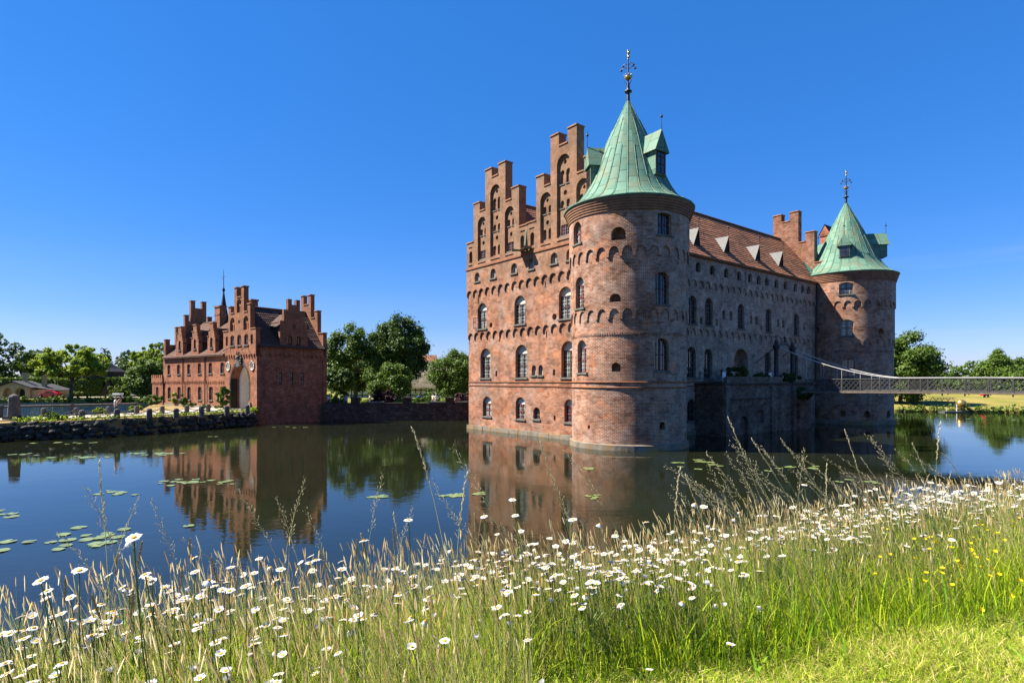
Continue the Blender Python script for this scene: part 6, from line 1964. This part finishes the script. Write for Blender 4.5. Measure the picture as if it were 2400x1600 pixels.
# ------------------------------------------------------------------ lily pads
random.seed(31); rl = np.random.default_rng(31)
pad = MB(); R_ = [(.17 * cos(rad(a)), .17 * sin(rad(a)), .012 + .006 * sin(rad(a * 3))) for a in range(14, 347, 18)]
for a, b_ in zip(R_, R_[1:]): pad.poly([(0.01, 0, .006), a, b_], None, True)
proto = None
clusters = [(-12.4, 16.6, 2.0, 1.3, 30, 'pale round lily pad in the large near cluster at the lower left'), (-17.4, 19.8, .8, .9, 6, 'lily pad in the little group cut by the left border'), (-14.3, 26.1, 1.4, .7, 24, 'lily pad of the patch on the gatehouse reflection'), (-16.0, 23.6, 1.1, .5, 10, 'lily pad of the patch left of the gatehouse reflection'),
    (-22.0, 36.2, 2.2, .6, 15, 'lily pad of the thin streak at the top of the gatehouse reflection'), (-26.0, 34.5, 1.6, .5, 10, 'lily pad in the patch below the obelisk reflection'), (-30.5, 36, 1.6, .4, 7, 'lily pad beside the obelisk reflection on the left'), (-33.5, 42.6, 3.0, .5, 11, 'lily pad close under the stone embankment'),
    (-2.5, 22.8, .7, .5, 9, 'lily pad just left of the castle reflection edge'), (-1.5, 23.4, .4, .3, 5, 'lily pad at the left edge of the castle reflection'), (-5.0, 22.9, .6, .4, 5, 'lily pad below the tree reflection'), (3.4, 22.9, .7, .3, 6, 'lily pad on the sunlit castle reflection'), (3.5, 30, .7, .3, 3, 'lily pad on the reflection close below the castle wall'),
    (10.2, 32, 1.1, 1.4, 14, 'lily pad of the patch in the dark water behind the arching grasses'), (14.6, 30, 1.4, .6, 9, 'lily pad in the dark water right of the arching grasses'), (15.6, 26, 1.0, .5, 7, 'lily pad low in the dark water behind the tall grasses'), (53.5, 69, 5.0, 1.2, 18, 'lily pad in the streaks below the golden ball'), (61, 60, 4, .9, 12, 'lily pad in the streaks near the right border'),
    (-21.5, 57, 1.6, .5, 6, 'small lily pad near the moat wall right of the gatehouse'), (-24.5, 47.5, .5, .2, 3, 'lily pad alone in front of the embankment')]
for cx, cy, sx, sy, n, lab in clusters:
    for q in range(max(3, int(n * .8))):
        if proto is None: proto = pad.build('lily_pad', 'lily', None); o = proto
        else: o = proto.copy(); COL.objects.link(o)
        s = rl.uniform(.7, 1.3) * (1.0 if cy < 30 else 1.35)
        o.location = (cx + float(rl.normal()) * sx * .62, cy + float(rl.normal()) * sy * .62, .004 + q * .0004)
        o.rotation_euler = (0, 0, float(rl.uniform(0, 6.28))); o.scale = (s, s, 1)
        tag(o, lab, 'lily pad', 'lily pads in the moat')

# ------------------------------------------------------------------ the near bank
NX, NY = -.39, .92
def qd(x, y): return x * NX + (y - 3.0) * NY            # metres past the brow of the bank
def zb(x, y):
    q = qd(x, y)
    base = 3.13 + .05 * math.sin(x * 1.1 + .6) * math.cos(y * .9) + .025 * math.sin(3.1 * x + 2.3 * y)
    if q > .2: base -= .62 * (q - .2) - .25 * (1 - math.exp(-(q - .2) / .45)) * .62
    return base
zbv = np.vectorize(zb)
ol = []
W0 = [(-9, -4), (9.5, -4), (14, 2), (14, 9), ]
E1 = []
for t in np.linspace(0, 1, 12):
    x = 13 - 22 * t; E1.append((x, 3.0 + (7.0 - x * NX) / NY))
land('bank', [(-9.5, -4), (13.5, -4)] + E1, zb, 'soil', .35, -1.5)

def blades(px, py, h, w, lean, col, bend, r, pz=None):
    """n curved tapering blades -> vertices (n,7,3)"""
    n = len(px); pz = zbv(px, py) if pz is None else pz
    az = r.uniform(0, 2 * pi, n)
    wx, wy = np.cos(az) * w * .5, np.sin(az) * w * .5
    lx = lean[0] + r.normal(size=n) * bend; ly = lean[1] + r.normal(size=n) * bend
    V_ = np.zeros((n, 7, 3), dtype=np.float32)
    for i, (t, ww) in enumerate(((0, 1.0), (.4, .9), (.75, .6), (1.0, 0))):
        cx = px + lx * h * t * t; cy = py + ly * h * t * t; cz = pz - .02 + h * t * (1 - .22 * t * (lx * lx + ly * ly))
        if i < 3:
            V_[:, 2 * i] = np.stack([cx - wx * ww, cy - wy * ww, cz], 1); V_[:, 2 * i + 1] = np.stack([cx + wx * ww, cy + wy * ww, cz], 1)
        else: V_[:, 6] = np.stack([cx, cy, cz], 1)
    return V_, np.repeat(col[:, None, :], 7, 1)
def blade_mesh(name, Vs, Cs, label):
    V_ = np.concatenate(Vs); C_ = np.concatenate(Cs); n = len(V_)
    me = bpy.data.meshes.new(name)
    me.vertices.add(n * 7); me.vertices.foreach_set("co", V_.astype(np.float32).ravel())
    base = (np.arange(n) * 7)[:, None]
    quad = np.concatenate([base + np.array([0, 1, 3, 2]), base + np.array([2, 3, 5, 4])], 1)
    tri = base + np.array([4, 5, 6])
    li = np.concatenate([quad, tri], 1).ravel()
    me.loops.add(len(li)); me.loops.foreach_set("vertex_index", li.astype(np.int32))
    st = (np.arange(n) * 11)[:, None] + np.array([0, 4, 8]); me.polygons.add(n * 3)
    me.polygons.foreach_set("loop_start", st.ravel().astype(np.int32)); me.polygons.foreach_set("loop_total", np.tile([4, 4, 3], n).astype(np.int32))
    me.polygons.foreach_set("use_smooth", np.ones(n * 3, dtype=bool))
    a = me.attributes.new("tint", 'FLOAT_COLOR', 'POINT')
    c4 = np.ones((n * 7, 4), dtype=np.float32); c4[:, :3] = C_.reshape(-1, 3); a.data.foreach_set("color", c4.ravel())
    me.materials.append(M['grass']); me.update(calc_edges=True)
    o = bpy.data.objects.new(name, me); COL.objects.link(o)
    return tag(o, label, 'grass', kind='stuff')
def pal(n, cols, r, v=.25):
    c = np.array(cols)[r.integers(0, len(cols), n)] * r.uniform(1 - v, 1 + v, (n, 1))
    return np.clip(c, 0, 1)
GREEN = [(.22, .345, .010), (.30, .40, .015), (.38, .45, .02), (.16, .28, .008), (.44, .46, .05)]
DRY = [(.62, .50, .20), (.70, .58, .27), (.52, .39, .16), (.60, .54, .20)]
rg = np.random.default_rng(101)
def visible(x, y, m=2.4): return (y > 1.35) & (np.abs(x) < y * .93 + m)
def tall_zone(x, y):
    q = x * NX + (y - 3.0) * NY
    edge = np.where(x > .1, -.28 - .14 * x, -1.9 * (x < -.6) + -.9)
    return q - edge
def sample(n, q0, q1, y1=9, x0=-9, x1=12):
    x = rg.uniform(x0, x1, n); y = rg.uniform(1.4, y1, n); q = x * NX + (y - 3.0) * NY
    k = visible(x, y) & (q > q0) & (q < q1 - np.clip((-x - .5) * .42, 0, .75) * (q1 < 2)); return x[k], y[k]
Vs, Cs = [], []
def add(x, y, h, w, lean, cols, bend, v=.25):
    a, c = blades(x, y, h, w, lean, pal(len(x), cols, rg, v), bend, rg); Vs.append(a); Cs.append(c)
# green under-storey of the meadow strip
x, y = sample(315000, -2.2, .75); tz = tall_zone(x, y); k = (tz > rg.uniform(-.12, .12, len(x))) & (y > 1.9); x, y, tz = x[k], y[k], tz[k]
h = rg.uniform(.16, .44, len(x)) * np.clip(.45 + tz * .9, .45, 1.05)
add(x, y, h, rg.uniform(.0028, .006, len(x)), (-.12, .05), GREEN, .34)
# broad weed leaves low in the sward
x, y = sample(9000, -2.2, .5); k = (y > 2.0) & (tall_zone(x, y) > -.6); x, y = x[k], y[k]
add(x, y, rg.uniform(.06, .2, len(x)), rg.uniform(.010, .022, len(x)), (-.1, -.1), [(.14, .26, .015), (.20, .32, .02), (.27, .34, .03)], .7)
# second layer down the slope
x, y = sample(76000, .75, 3.4)
add(x, y, rg.uniform(.25, .6, len(x)), rg.uniform(.004, .008, len(x)), (-.12, .05), GREEN + DRY[:1], .3)
# dry stalks and thin straw
x, y = sample(165000, -1.6, 1.6); tz = tall_zone(x, y); k = (tz > .15) & (y > 1.7) & (rg.random(len(x)) < .75); x, y = x[k], y[k]
add(x, y, rg.uniform(.28, .62, len(x)), rg.uniform(.0016, .0032, len(x)), (-.18, .04), DRY + [(.30, .36, .05), (.36, .42, .05), (.26, .34, .03)], .22)
# broader lush blades on the right
x, y = sample(64000, -1.1, .4); k = (x > .6) & (tall_zone(x, y) > 0); x, y = x[k], y[k]
add(x, y, rg.uniform(.25, .5, len(x)), rg.uniform(.005, .009, len(x)), (-.2, .02), GREEN[1:3] + [(.13, .27, .02)], .3)
# seed heads, spindles sitting on their own thin stalks
x, y = sample(66000, -1.5, 1.3); tz = tall_zone(x, y); k = (tz > .2) & (y > 1.7); x, y = x[k], y[k]
h = rg.uniform(.30, .66, len(x)); az = rg.normal(-.14, .16, len(x)); ay = rg.normal(0, .14, len(x)); z0 = zbv(x, y)
tx, ty, tz_ = x + az * h, y + ay * h, z0 + h
n = len(x); st = np.zeros((n, 7, 3)); w = .0012
for i, t in enumerate((0, .4, .75)):
    for s in (0, 1): st[:, 2 * i + s] = np.stack([x + az * h * t + (s * 2 - 1) * w, y + ay * h * t, z0 + h * t], 1)
st[:, 6] = np.stack([tx, ty, tz_], 1)
cc = pal(n, DRY + [(.34, .36, .12)], rg); Vs.append(st); Cs.append(np.repeat(cc[:, None], 7, 1))
hl = rg.uniform(.03, .085, n); hw = rg.uniform(.0022, .0042, n); cc = pal(n, [(.72, .58, .33), (.60, .44, .22), (.80, .70, .46), (.46, .31, .15), (.62, .54, .24)], rg)
for ang in (0, 1):
    hd = np.zeros((n, 7, 3))
    for i, (t, ww) in enumerate(((-.5, .35), (-.1, 1.0), (.3, .8))):
        for s in (0, 1):
            o_ = (s * 2 - 1) * hw * ww
            hd[:, 2 * i + s] = np.stack([tx + az * hl * t * 1.4 + (o_ if ang == 0 else 0), ty + ay * hl * t + (o_ if ang else 0), tz_ + hl * t], 1)
    hd[:, 6] = np.stack([tx + az * hl * .7, ty + ay * hl * .5, tz_ + hl * .5], 1)
    Vs.append(hd); Cs.append(np.repeat(cc[:, None], 7, 1))
blade_mesh('meadow_grass', Vs, Cs, 'dense green and straw coloured meadow grass along the bank')
Vs, Cs = [], []
x, y = sample(560000, -3.0, -.1, 5.5, -.3, 8.8); tz = tall_zone(x, y); k = (tz < rg.uniform(-.1, .22, len(x))) & (y > 2.2); x, y = x[k], y[k]
patch = .5 + .5 * np.sin(x * 2.1 + 1.3 * np.sin(y * 2.3)) * np.cos(y * 2.7 + .6 * np.sin(x * 3.1))
LAWN = [(.27, .37, .02), (.36, .42, .03), (.20, .30, .015), (.46, .45, .08)]
cols = pal(len(x), LAWN, rg) * (1 - .0 * patch[:, None]); dry = rg.random(len(x)) < .12 + .22 * patch; cols[dry] = pal(int(dry.sum()), DRY, rg)
a, c = blades(x, y, rg.uniform(.03, .10, len(x)) * (.7 + .6 * patch), rg.uniform(.003, .006, len(x)), (-.2, 0), cols, .75, rg); Vs.append(a); Cs.append(c)
blade_mesh('lawn_grass', Vs, Cs, 'short mown lawn grass at the lower right corner')

# ------------------------------------------------------------------ flowering grass stalks, single ones
def stalk_proto(kind, h, seed):
    r = random.Random(seed); bend = r.uniform(.12, .42) * (1 if kind == 'panicle' else .5); d = r.choice((-1, -1, -1, -1, 1))
    def P(t): return V((d * bend * h * t ** 2.2, 0, h * t * (1 - .12 * bend * t)))
    k = MB(); pts = [P(q / 7) for q in range(8)]; k.tube(pts, [.0017, .0017, .0016, .0015, .0013, .0012, .001, .0007], 3)
    s = MB()
    def spikelet(p, dr, l, w):
        dr = dr.normalized(); a = dr.cross(V((r.uniform(-1, 1), r.uniform(-1, 1), r.uniform(-1, 1)))).normalized(); b_ = dr.cross(a)
        m_ = p + dr * l * .45; e = p + dr * l
        c = [m_ + a * w, m_ + b_ * w, m_ - a * w, m_ - b_ * w]
        for q in range(4): s.poly([p, c[q], c[(q + 1) % 4]]); s.poly([e, c[(q + 1) % 4], c[q]])
    if kind == 'panicle':
        for q in range(34):
            t = .74 + .26 * q / 34; p = P(t); tg = (P(min(1, t + .02)) - P(t - .02))
            side = V((r.uniform(-1, 1), r.uniform(-1, 1), r.uniform(-.2, .5))).normalized()
            wv = (1 - abs(t - .82) / .2 * .6); l = r.uniform(.004, .022) * max(.25, wv)
            e = p + side * l + tg.normalized() * l * .9 - Z * l * .25
            if l > .012: s.tube([p, e], .0005, 3, cap=False)
            spikelet(e, tg.normalized() * .8 + side * .4, r.uniform(.008, .013), .0017)
    elif kind == 'plume':
        for q in range(34):
            t = .78 + .22 * q / 34; p = P(t); tg = (P(min(1, t + .02)) - P(t - .02)).normalized()
            side = V((r.uniform(-1, 1), r.uniform(-1, 1), r.uniform(-.5, .3))).normalized()
            spikelet(p, tg + side * .35, r.uniform(.012, .02), .0022)
    else:                                  # dense cylindrical foxtail
        t0 = .86
        for q in range(60):
            t = t0 + (1 - t0) * q / 60; p = P(t); tg = (P(min(1, t + .01)) - P(t - .02)).normalized()
            a = q * 2.4; side = V((cos(a), sin(a), .1))
            rr = .0042 * math.sin(pi * (.08 + .9 * q / 60)) ** .5
            spikelet(p, side * .5 + tg, .008 + rr, .0022)
    return k, s, kind
protos = []
for i in range(9): protos.append(stalk_proto('panicle', 1.0, i))
for i in range(4): protos.append(stalk_proto('plume', .9, 40 + i))
for i in range(5): protos.append(stalk_proto('foxtail', .72, 60 + i))
made = {}
def put_stalk(i, x, y, s, yaw, label, lean=None):
    if i not in made:
        k, sd, kind = protos[i]
        o = k.build('grass_stalk', 'straw', None); c = sd.build('seed_head', {'panicle': 'seed', 'plume': 'seed', 'foxtail': 'seed_brown'}[kind], o); made[i] = (o, c)
    else:
        a, b_ = made[i]; o = a.copy(); COL.objects.link(o); c = b_.copy(); COL.objects.link(c); c.parent = o
    o.location = (x, y, zb(x, y) - .02); o.scale = (s, s, s); o.rotation_euler = (random.uniform(-.08, .08), -lean if lean is not None else random.uniform(-.2, .06), yaw)
    tag(o, label, 'grass stalk', 'flowering grass stalks on the bank'); return o
def at_px(px, py, Y): return ((px - 1200) / 1350 * Y, Y, EYE + (892 - py) / 1350 * Y)
random.seed(77)
LAB = {0: 'slender seeding grass stalk rising over the blue water at the left', 1: 'slender seeding grass stalk before the gatehouse reflection', 2: 'slender seeding grass stalk rising before the sunlit castle reflection', 3: 'arching seed plume in the tall tuft before the dark water', 4: 'pale seeding grass stalk on the bank before the bright water at the right',
       5: 'brown foxtail grass head among the daisies at the left', 6: 'brown foxtail grass head among the daisies in the middle', 7: 'pale foxtail grass head among the daisies at the right'}
tall = [(170, 1100, 2.3), (285, 1120, 2.3), (135, 1165, 2.2), (415, 1165, 2.3), (550, 1125, 2.5), (660, 1130, 2.6), (675, 1160, 2.5), (745, 1110, 2.7), (770, 1170, 2.6), (990, 1007, 2.8), (975, 1110, 2.6), (1110, 1030, 2.9), (1055, 1110, 2.8), (1240, 1025, 3.0), (1330, 1095, 3.0), (1260, 1140, 2.9), (1462, 1035, 3.1), (1600, 1110, 3.2),
        (1490, 1100, 3.1), (1350, 1190, 2.9), (1100, 1190, 2.7), (910, 1200, 2.5), (600, 1190, 2.4), (20, 1310, 2.0), (240, 1210, 2.2), (820, 1190, 2.5), (1180, 1175, 2.8)]
tuft = [(1690, 1045, 3.5), (1700, 995, 3.6), (1715, 1060, 3.5), (1730, 1000, 3.6), (1750, 1020, 3.6), (1770, 1040, 3.6), (1790, 1000, 3.7), (1820, 1005, 3.7), (1660, 1065, 3.5), (1640, 1090, 3.4), (1720, 1090, 3.5), (1745, 1080, 3.5), (1700, 1120, 3.5), (1610, 1135, 3.4), (1880, 1030, 3.8), (1900, 1060, 3.8), (1935, 1030, 3.8), (1960, 1005, 3.9), (1985, 1050, 3.9), (2025, 1020, 3.9), (2055, 1010, 4.0), (2080, 1000, 4.0), (2100, 1010, 4.0), (2130, 1040, 4.1), (2160, 1030, 4.1), (2020, 1070, 3.9), (1950, 1090, 3.8), (2110, 1080, 4.0), (1870, 1100, 3.7), (1800, 1090, 3.6), (1760, 1130, 3.6)]
right = [(2230, 1050, 4.2), (2260, 1030, 4.3), (2200, 1110, 4.2), (2290, 1110, 4.3), (2330, 1100, 4.4), (2390, 1120, 4.4), (2350, 1150, 4.4), (2250, 1140, 4.2), (2180, 1130, 4.1), (2310, 1160, 4.3)]
def tall_ones(lst, lab, kinds):
    for px_, py_, Y in lst:
        x, y, z = at_px(px_, py_, Y)
        i = random.choice(kinds); k, s_, kind = protos[i]; H = {'panicle': 1.0, 'plume': .9, 'foxtail': .72}[kind]
        hgt = z - zb(x, y); le = random.uniform(.18, .5) if lab in (3, 4) else random.uniform(-.02, .22); sc_ = max(.4, hgt / H * 1.04 / math.cos(le)); put_stalk(i, x + (math.tan(le) + .1) * hgt, y, sc_, random.uniform(-.35, .35), LAB[lab], le)
for p in tall:
    tall_ones([p], 0 if p[0] < 450 else 1 if p[0] < 850 else 2, list(range(13)))
tuft += [(a + random.uniform(-45, 45), b_ + random.uniform(15, 80), c + random.uniform(-.1, .2)) for a, b_, c in tuft]
tall_ones(tuft, 3, list(range(0, 13))); tall_ones(right, 4, list(range(0, 13)))
for q in range(120):
    lo = random.random(); x = -2.6 + 7.2 * lo; qq = random.uniform(-.35, .75); y = 3.0 + (qq - x * NX) / NY
    if not visible(np.array(x), np.array(y), .1) or tall_zone(np.array(x), np.array(y)) < .1: continue
    i = random.choice([13, 14, 15, 16, 17] if lo < .62 else [9, 10, 11, 12, 13, 15]); H = .72 if i > 12 else .9
    put_stalk(i, x, y, random.uniform(.5, .78) / H, random.uniform(0, 6.28), LAB[5] if x < -.8 else LAB[6] if x < 1.2 else LAB[7])

# ------------------------------------------------------------------ ox-eye daisies
def daisy_proto(seed, h):
    r = random.Random(seed); st = MB(); lx, ly = r.uniform(-.06, .05), r.uniform(-.05, .05)
    P = [V((lx * t * t, ly * t * t, h * t)) for t in (0, .25, .5, .75, 1)]
    st.tube(P, [.0022, .0021, .0019, .0018, .0022], 4)
    for t in (.25, .45, .62):
        a = r.uniform(0, 6.28); p = P[0] + (P[-1] - P[0]) * t
        st.poly([p, p + V((cos(a) * .02 - sin(a) * .004, sin(a) * .02 + cos(a) * .004, .02)), p + V((cos(a) * .04, sin(a) * .04, .03)), p + V((cos(a) * .02 + sin(a) * .004, sin(a) * .02 - cos(a) * .004, .02))])
    droop = r.uniform(.5, 1.0) if seed % 7 == 3 else 0.0
    tilt = Matrix.Rotation(droop, 3, 'Y') @ Matrix.Rotation(r.uniform(-.24, .28), 3, 'X') @ Matrix.Rotation(r.uniform(-.38, .2), 3, 'Y')
    R = r.uniform(.0168, .0228); n = r.randint(17, 22); cup = r.uniform(-.15, .5)
    if seed % 7 == 3: cup = -1.0; R *= .9
    if seed % 11 == 5: cup = 1.5; R *= .8
    pt = MB(); top = P[-1]
    def T(v_): return top + tilt @ V(v_)
    for q in range(n):
        a = 2 * pi * q / n + r.uniform(-.08, .08); l = R * r.uniform(.86, 1.06); w = R * .17; dz_ = r.uniform(-.15, .15)
        ca, sa = cos(a), sin(a)
        def pp(rr, s, z): return T((ca * rr - sa * s, sa * rr + ca * s, z))
        z1, z2, z3 = cup * l * .35, cup * l * .75 + dz_ * l * .3, cup * l * 1.0 + dz_ * l * .6 - .1 * l
        r0 = R * .2
        pt.grid([[pp(r0, -w * .5, 0), pp(r0, w * .5, 0)], [pp(r0 + (l - r0) * .45, -w, z1), pp(r0 + (l - r0) * .45, w, z1)], [pp(r0 + (l - r0) * .85, -w * .95, z2), pp(r0 + (l - r0) * .85, w * .95, z2)], [pp(l, -w * .45, z3), pp(l, w * .45, z3)]], None, True)
    # green calyx under the head
    rows = [[T((rr * cos(2 * pi * j / 8), rr * sin(2 * pi * j / 8), z)) for j in range(8)] for rr, z in ((.002, -.006), (R * .3, -.003), (R * .34, .001))]
    st.grid(rows, None, True, True)
    dc = MB(); rows = [[T((R * .36 * rr * cos(2 * pi * j / 10), R * .36 * rr * sin(2 * pi * j / 10), R * .06 + R * .16 * z)) for j in range(10)] for rr, z in ((1.0, -.2), (.95, .45), (.7, .85), (.35, 1.0), (.02, .92))]
    dc.grid(rows, None, True, True)
    return st, pt, dc
dp = []
for i in range(30): dp.append(daisy_proto(300 + i, [.27, .34, .41, .48, .56, .68][i % 6]))
dmade = {}
random.seed(404)
spots = []
single = [(372, 1232, 1.85, 'daisy with two tall heads, upper one, alone over the water at the left'), (378, 1248, 1.87, None), (832, 1272, 2.3, None), (978, 1218, 2.45, None), (1228, 1162, 2.9, None), (1183, 1205, 2.8, None), (1250, 1203, 2.8, None), (1318, 1205, 2.9, None), (428, 1330, 2.0, None), (542, 1348, 2.1, None),
          (710, 1320, 2.2, None), (1385, 1218, 3.0, None), (190, 1325, 2.0, None), (205, 1330, 1.98, None), (230, 1362, 2.0, None), (1523, 1228, 3.1, None), (1612, 1172, 3.3, None), (1632, 1180, 3.3, None), (1915, 1130, 3.6, None), (2268, 1143, 4.1, None), (2335, 1122, 4.2, None), (10, 1447, 1.9, None), (590, 1372, 2.15, None), (2080, 1165, 3.9, None), (1700, 1500, 2.7, None), (1525, 1570, 2.5, None), (1290, 1595, 2.4, None), (75, 1555, 1.75, None)]
for px_, py_, Y, _ in single:
    x, y, z = at_px(px_, py_, Y); spots.append((x, y, z - zb(x, y)))
tries = 0
while len(spots) < 1330 and tries < 160000:
    tries += 1
    Y = random.uniform(1.85, 5.4); x = random.uniform(-.9 * Y - 1.2, .92 * Y + 2.0); q = qd(x, Y)
    tz = float(tall_zone(np.array(x), np.array(Y)))
    if tz < .05 or q > .9 - max(0, min(.75, (-x - .5) * .42)) or q < -1.25: continue
    # thickest in a band just inside the brow; thin on the lush part at the lower right
    dens = math.exp(-((q - .12) / .42) ** 2) + (.30 if x < .6 else .05)
    dens *= (1.0 if x > .8 else .6 if x > -.5 else .42) * 1.0
    dens *= .75 + .5 * math.sin(x * 2.3 + 1.2 * math.sin(Y * 2)) * .6
    if x > 1.4 and q < -.15: dens *= .25
    if random.random() > dens: continue
    spots.append((x, Y, max(.26, random.gauss(.46, .075))))
vis = sorted(spots, key=lambda s: s[1] + (50 if abs(s[0]) > .89 * s[1] else 0))
big = vis[:285]; rest = vis[285:]
extra = [s for s in rest if s in spots[:len(single)]]; big += extra; rest = [s for s in rest if s not in extra]
def zone(x, y):
    u = 1200 + 1350 * x / y
    if u < 330: return 'white ox-eye daisy in the meadow strip left of the gatehouse reflection'
    if u < 760: return 'white ox-eye daisy on the bank below the gatehouse reflection'
    if u < 1100: return 'white ox-eye daisy on the bank below the blue water beside the castle reflection'
    if u < 1500: return 'white ox-eye daisy on the bank below the sunlit castle reflection'
    if u < 2060: return 'white ox-eye daisy on the bank in front of the dark castle reflection'
    return 'white ox-eye daisy on the bank in front of the bright water at the right'
hs5 = [.27, .34, .41, .48, .56, .68]
def pick(h):
    i = min(range(30), key=lambda i: abs(hs5[i % 6] - h) + random.uniform(0, .05)); return i
def put_daisy(x, y, h):
    i = pick(h); s = h / hs5[i % 6]; s = max(.88, min(1.08, s)); dz_ = h - hs5[i % 6] * s
    if i not in dmade:
        st, pt, dc = dp[i]; o = st.build('oxeye_daisy', 'stem', None); c = pt.build('flower_head', 'petal', o); e = dc.build('disc', 'disc', c); dmade[i] = (o, c, e)
    else:
        a, b_, d_ = dmade[i]; o = a.copy(); c = b_.copy(); e = d_.copy()
        for w in (o, c, e): COL.objects.link(w)
        c.parent = o; e.parent = c
    o.location = (x, y, zb(x, y) + dz_ - .01); o.scale = (s, s, s); o.rotation_euler = (random.uniform(-.1, .1), random.uniform(-.16, .06), random.uniform(-1.2, 1.2))
    tag(o, zone(x, y), 'daisy', 'ox-eye daisies on the bank')
for s in big: put_daisy(*s)
# the many farther, smaller ones
def bake(name, mat, items, which, label, cat):
    vs, fs = [], []; base = 0
    for i, mtx in items:
        k = dp[i][which] if which is not None else None
        co = np.array(k.v) @ np.array(mtx.to_3x3()).T + np.array(mtx.translation)
        vs.append(co); fs += [[q + base for q in f] for f in k.f]; base += len(co)
    me = bpy.data.meshes.new(name); me.from_pydata(np.concatenate(vs).tolist(), [], fs); me.materials.append(M[mat])
    o = bpy.data.objects.new(name, me); COL.objects.link(o); return o
items = []
for x, y, h in rest:
    i = pick(h); s = max(.88, min(1.08, h / hs5[i % 6])); dz_ = h - hs5[i % 6] * s
    items.append((i, Matrix.Translation((x, y, zb(x, y) + dz_ - .01)) @ Matrix.Rotation(random.uniform(-1.2, 1.2), 4, 'Z') @ Matrix.Rotation(random.uniform(-.2, .06), 4, 'Y') @ Matrix.Scale(s, 4)))
do = tag(bake('oxeye_daisies', 'stem', items, 0, '', ''), 'mass of smaller white daisies farther along the bank', 'daisies', kind='stuff')
for w, nm, mt in ((1, 'flower_head', 'petal'), (2, 'disc', 'disc')):
    c = bake(nm, mt, items, w, '', ''); c.parent = do; c['kind'] = 'stuff'

# ------------------------------------------------------------------ buttercups on the right
k = MB(); k.tube([(0, 0, 0), (.01, 0, .2), (0, 0, .4)], [.0016, .0015, .0013], 3)
bc = MB()
for q in range(6):
    a = 2 * pi * q / 6
    def pp(r_, s, z): return (r_ * cos(a) - s * sin(a), r_ * sin(a) + s * cos(a), .4 + z)
    bc.grid([[pp(.002, -.003, 0), pp(.002, .003, 0)], [pp(.011, -.0085, .004), pp(.011, .0085, .004)], [pp(.017, -.005, .009), pp(.017, .005, .009)]], None, True)
bo = None
random.seed(9)
for q in range(62):
    px_ = random.gauss(2240, 110); py_ = random.gauss(1325, 38); Y = 3.3 + random.uniform(-.2, 1.0)
    if px_ > 2420 or px_ < 1950: continue
    x, y, z = at_px(px_, py_, Y)
    if bo is None: bo = k.build('buttercup', 'stem', None); bpz = bc.build('petals', 'yellow', bo); o = bo
    else:
        o = bo.copy(); COL.objects.link(o); c = bpz.copy(); COL.objects.link(c); c.parent = o
    hgt = random.uniform(.34, .46) ; s = 1.0
    o.location = (x, y, zb(x, y) + hgt - .4); o.rotation_euler = (random.uniform(-.5, .5), random.uniform(-.5, .3), random.uniform(0, 6)); s = random.uniform(.6, .85); o.scale = (s, s, 1)
    tag(o, 'bright yellow buttercup in the patch of the lush grass at the right', 'buttercup', 'buttercups on the bank')
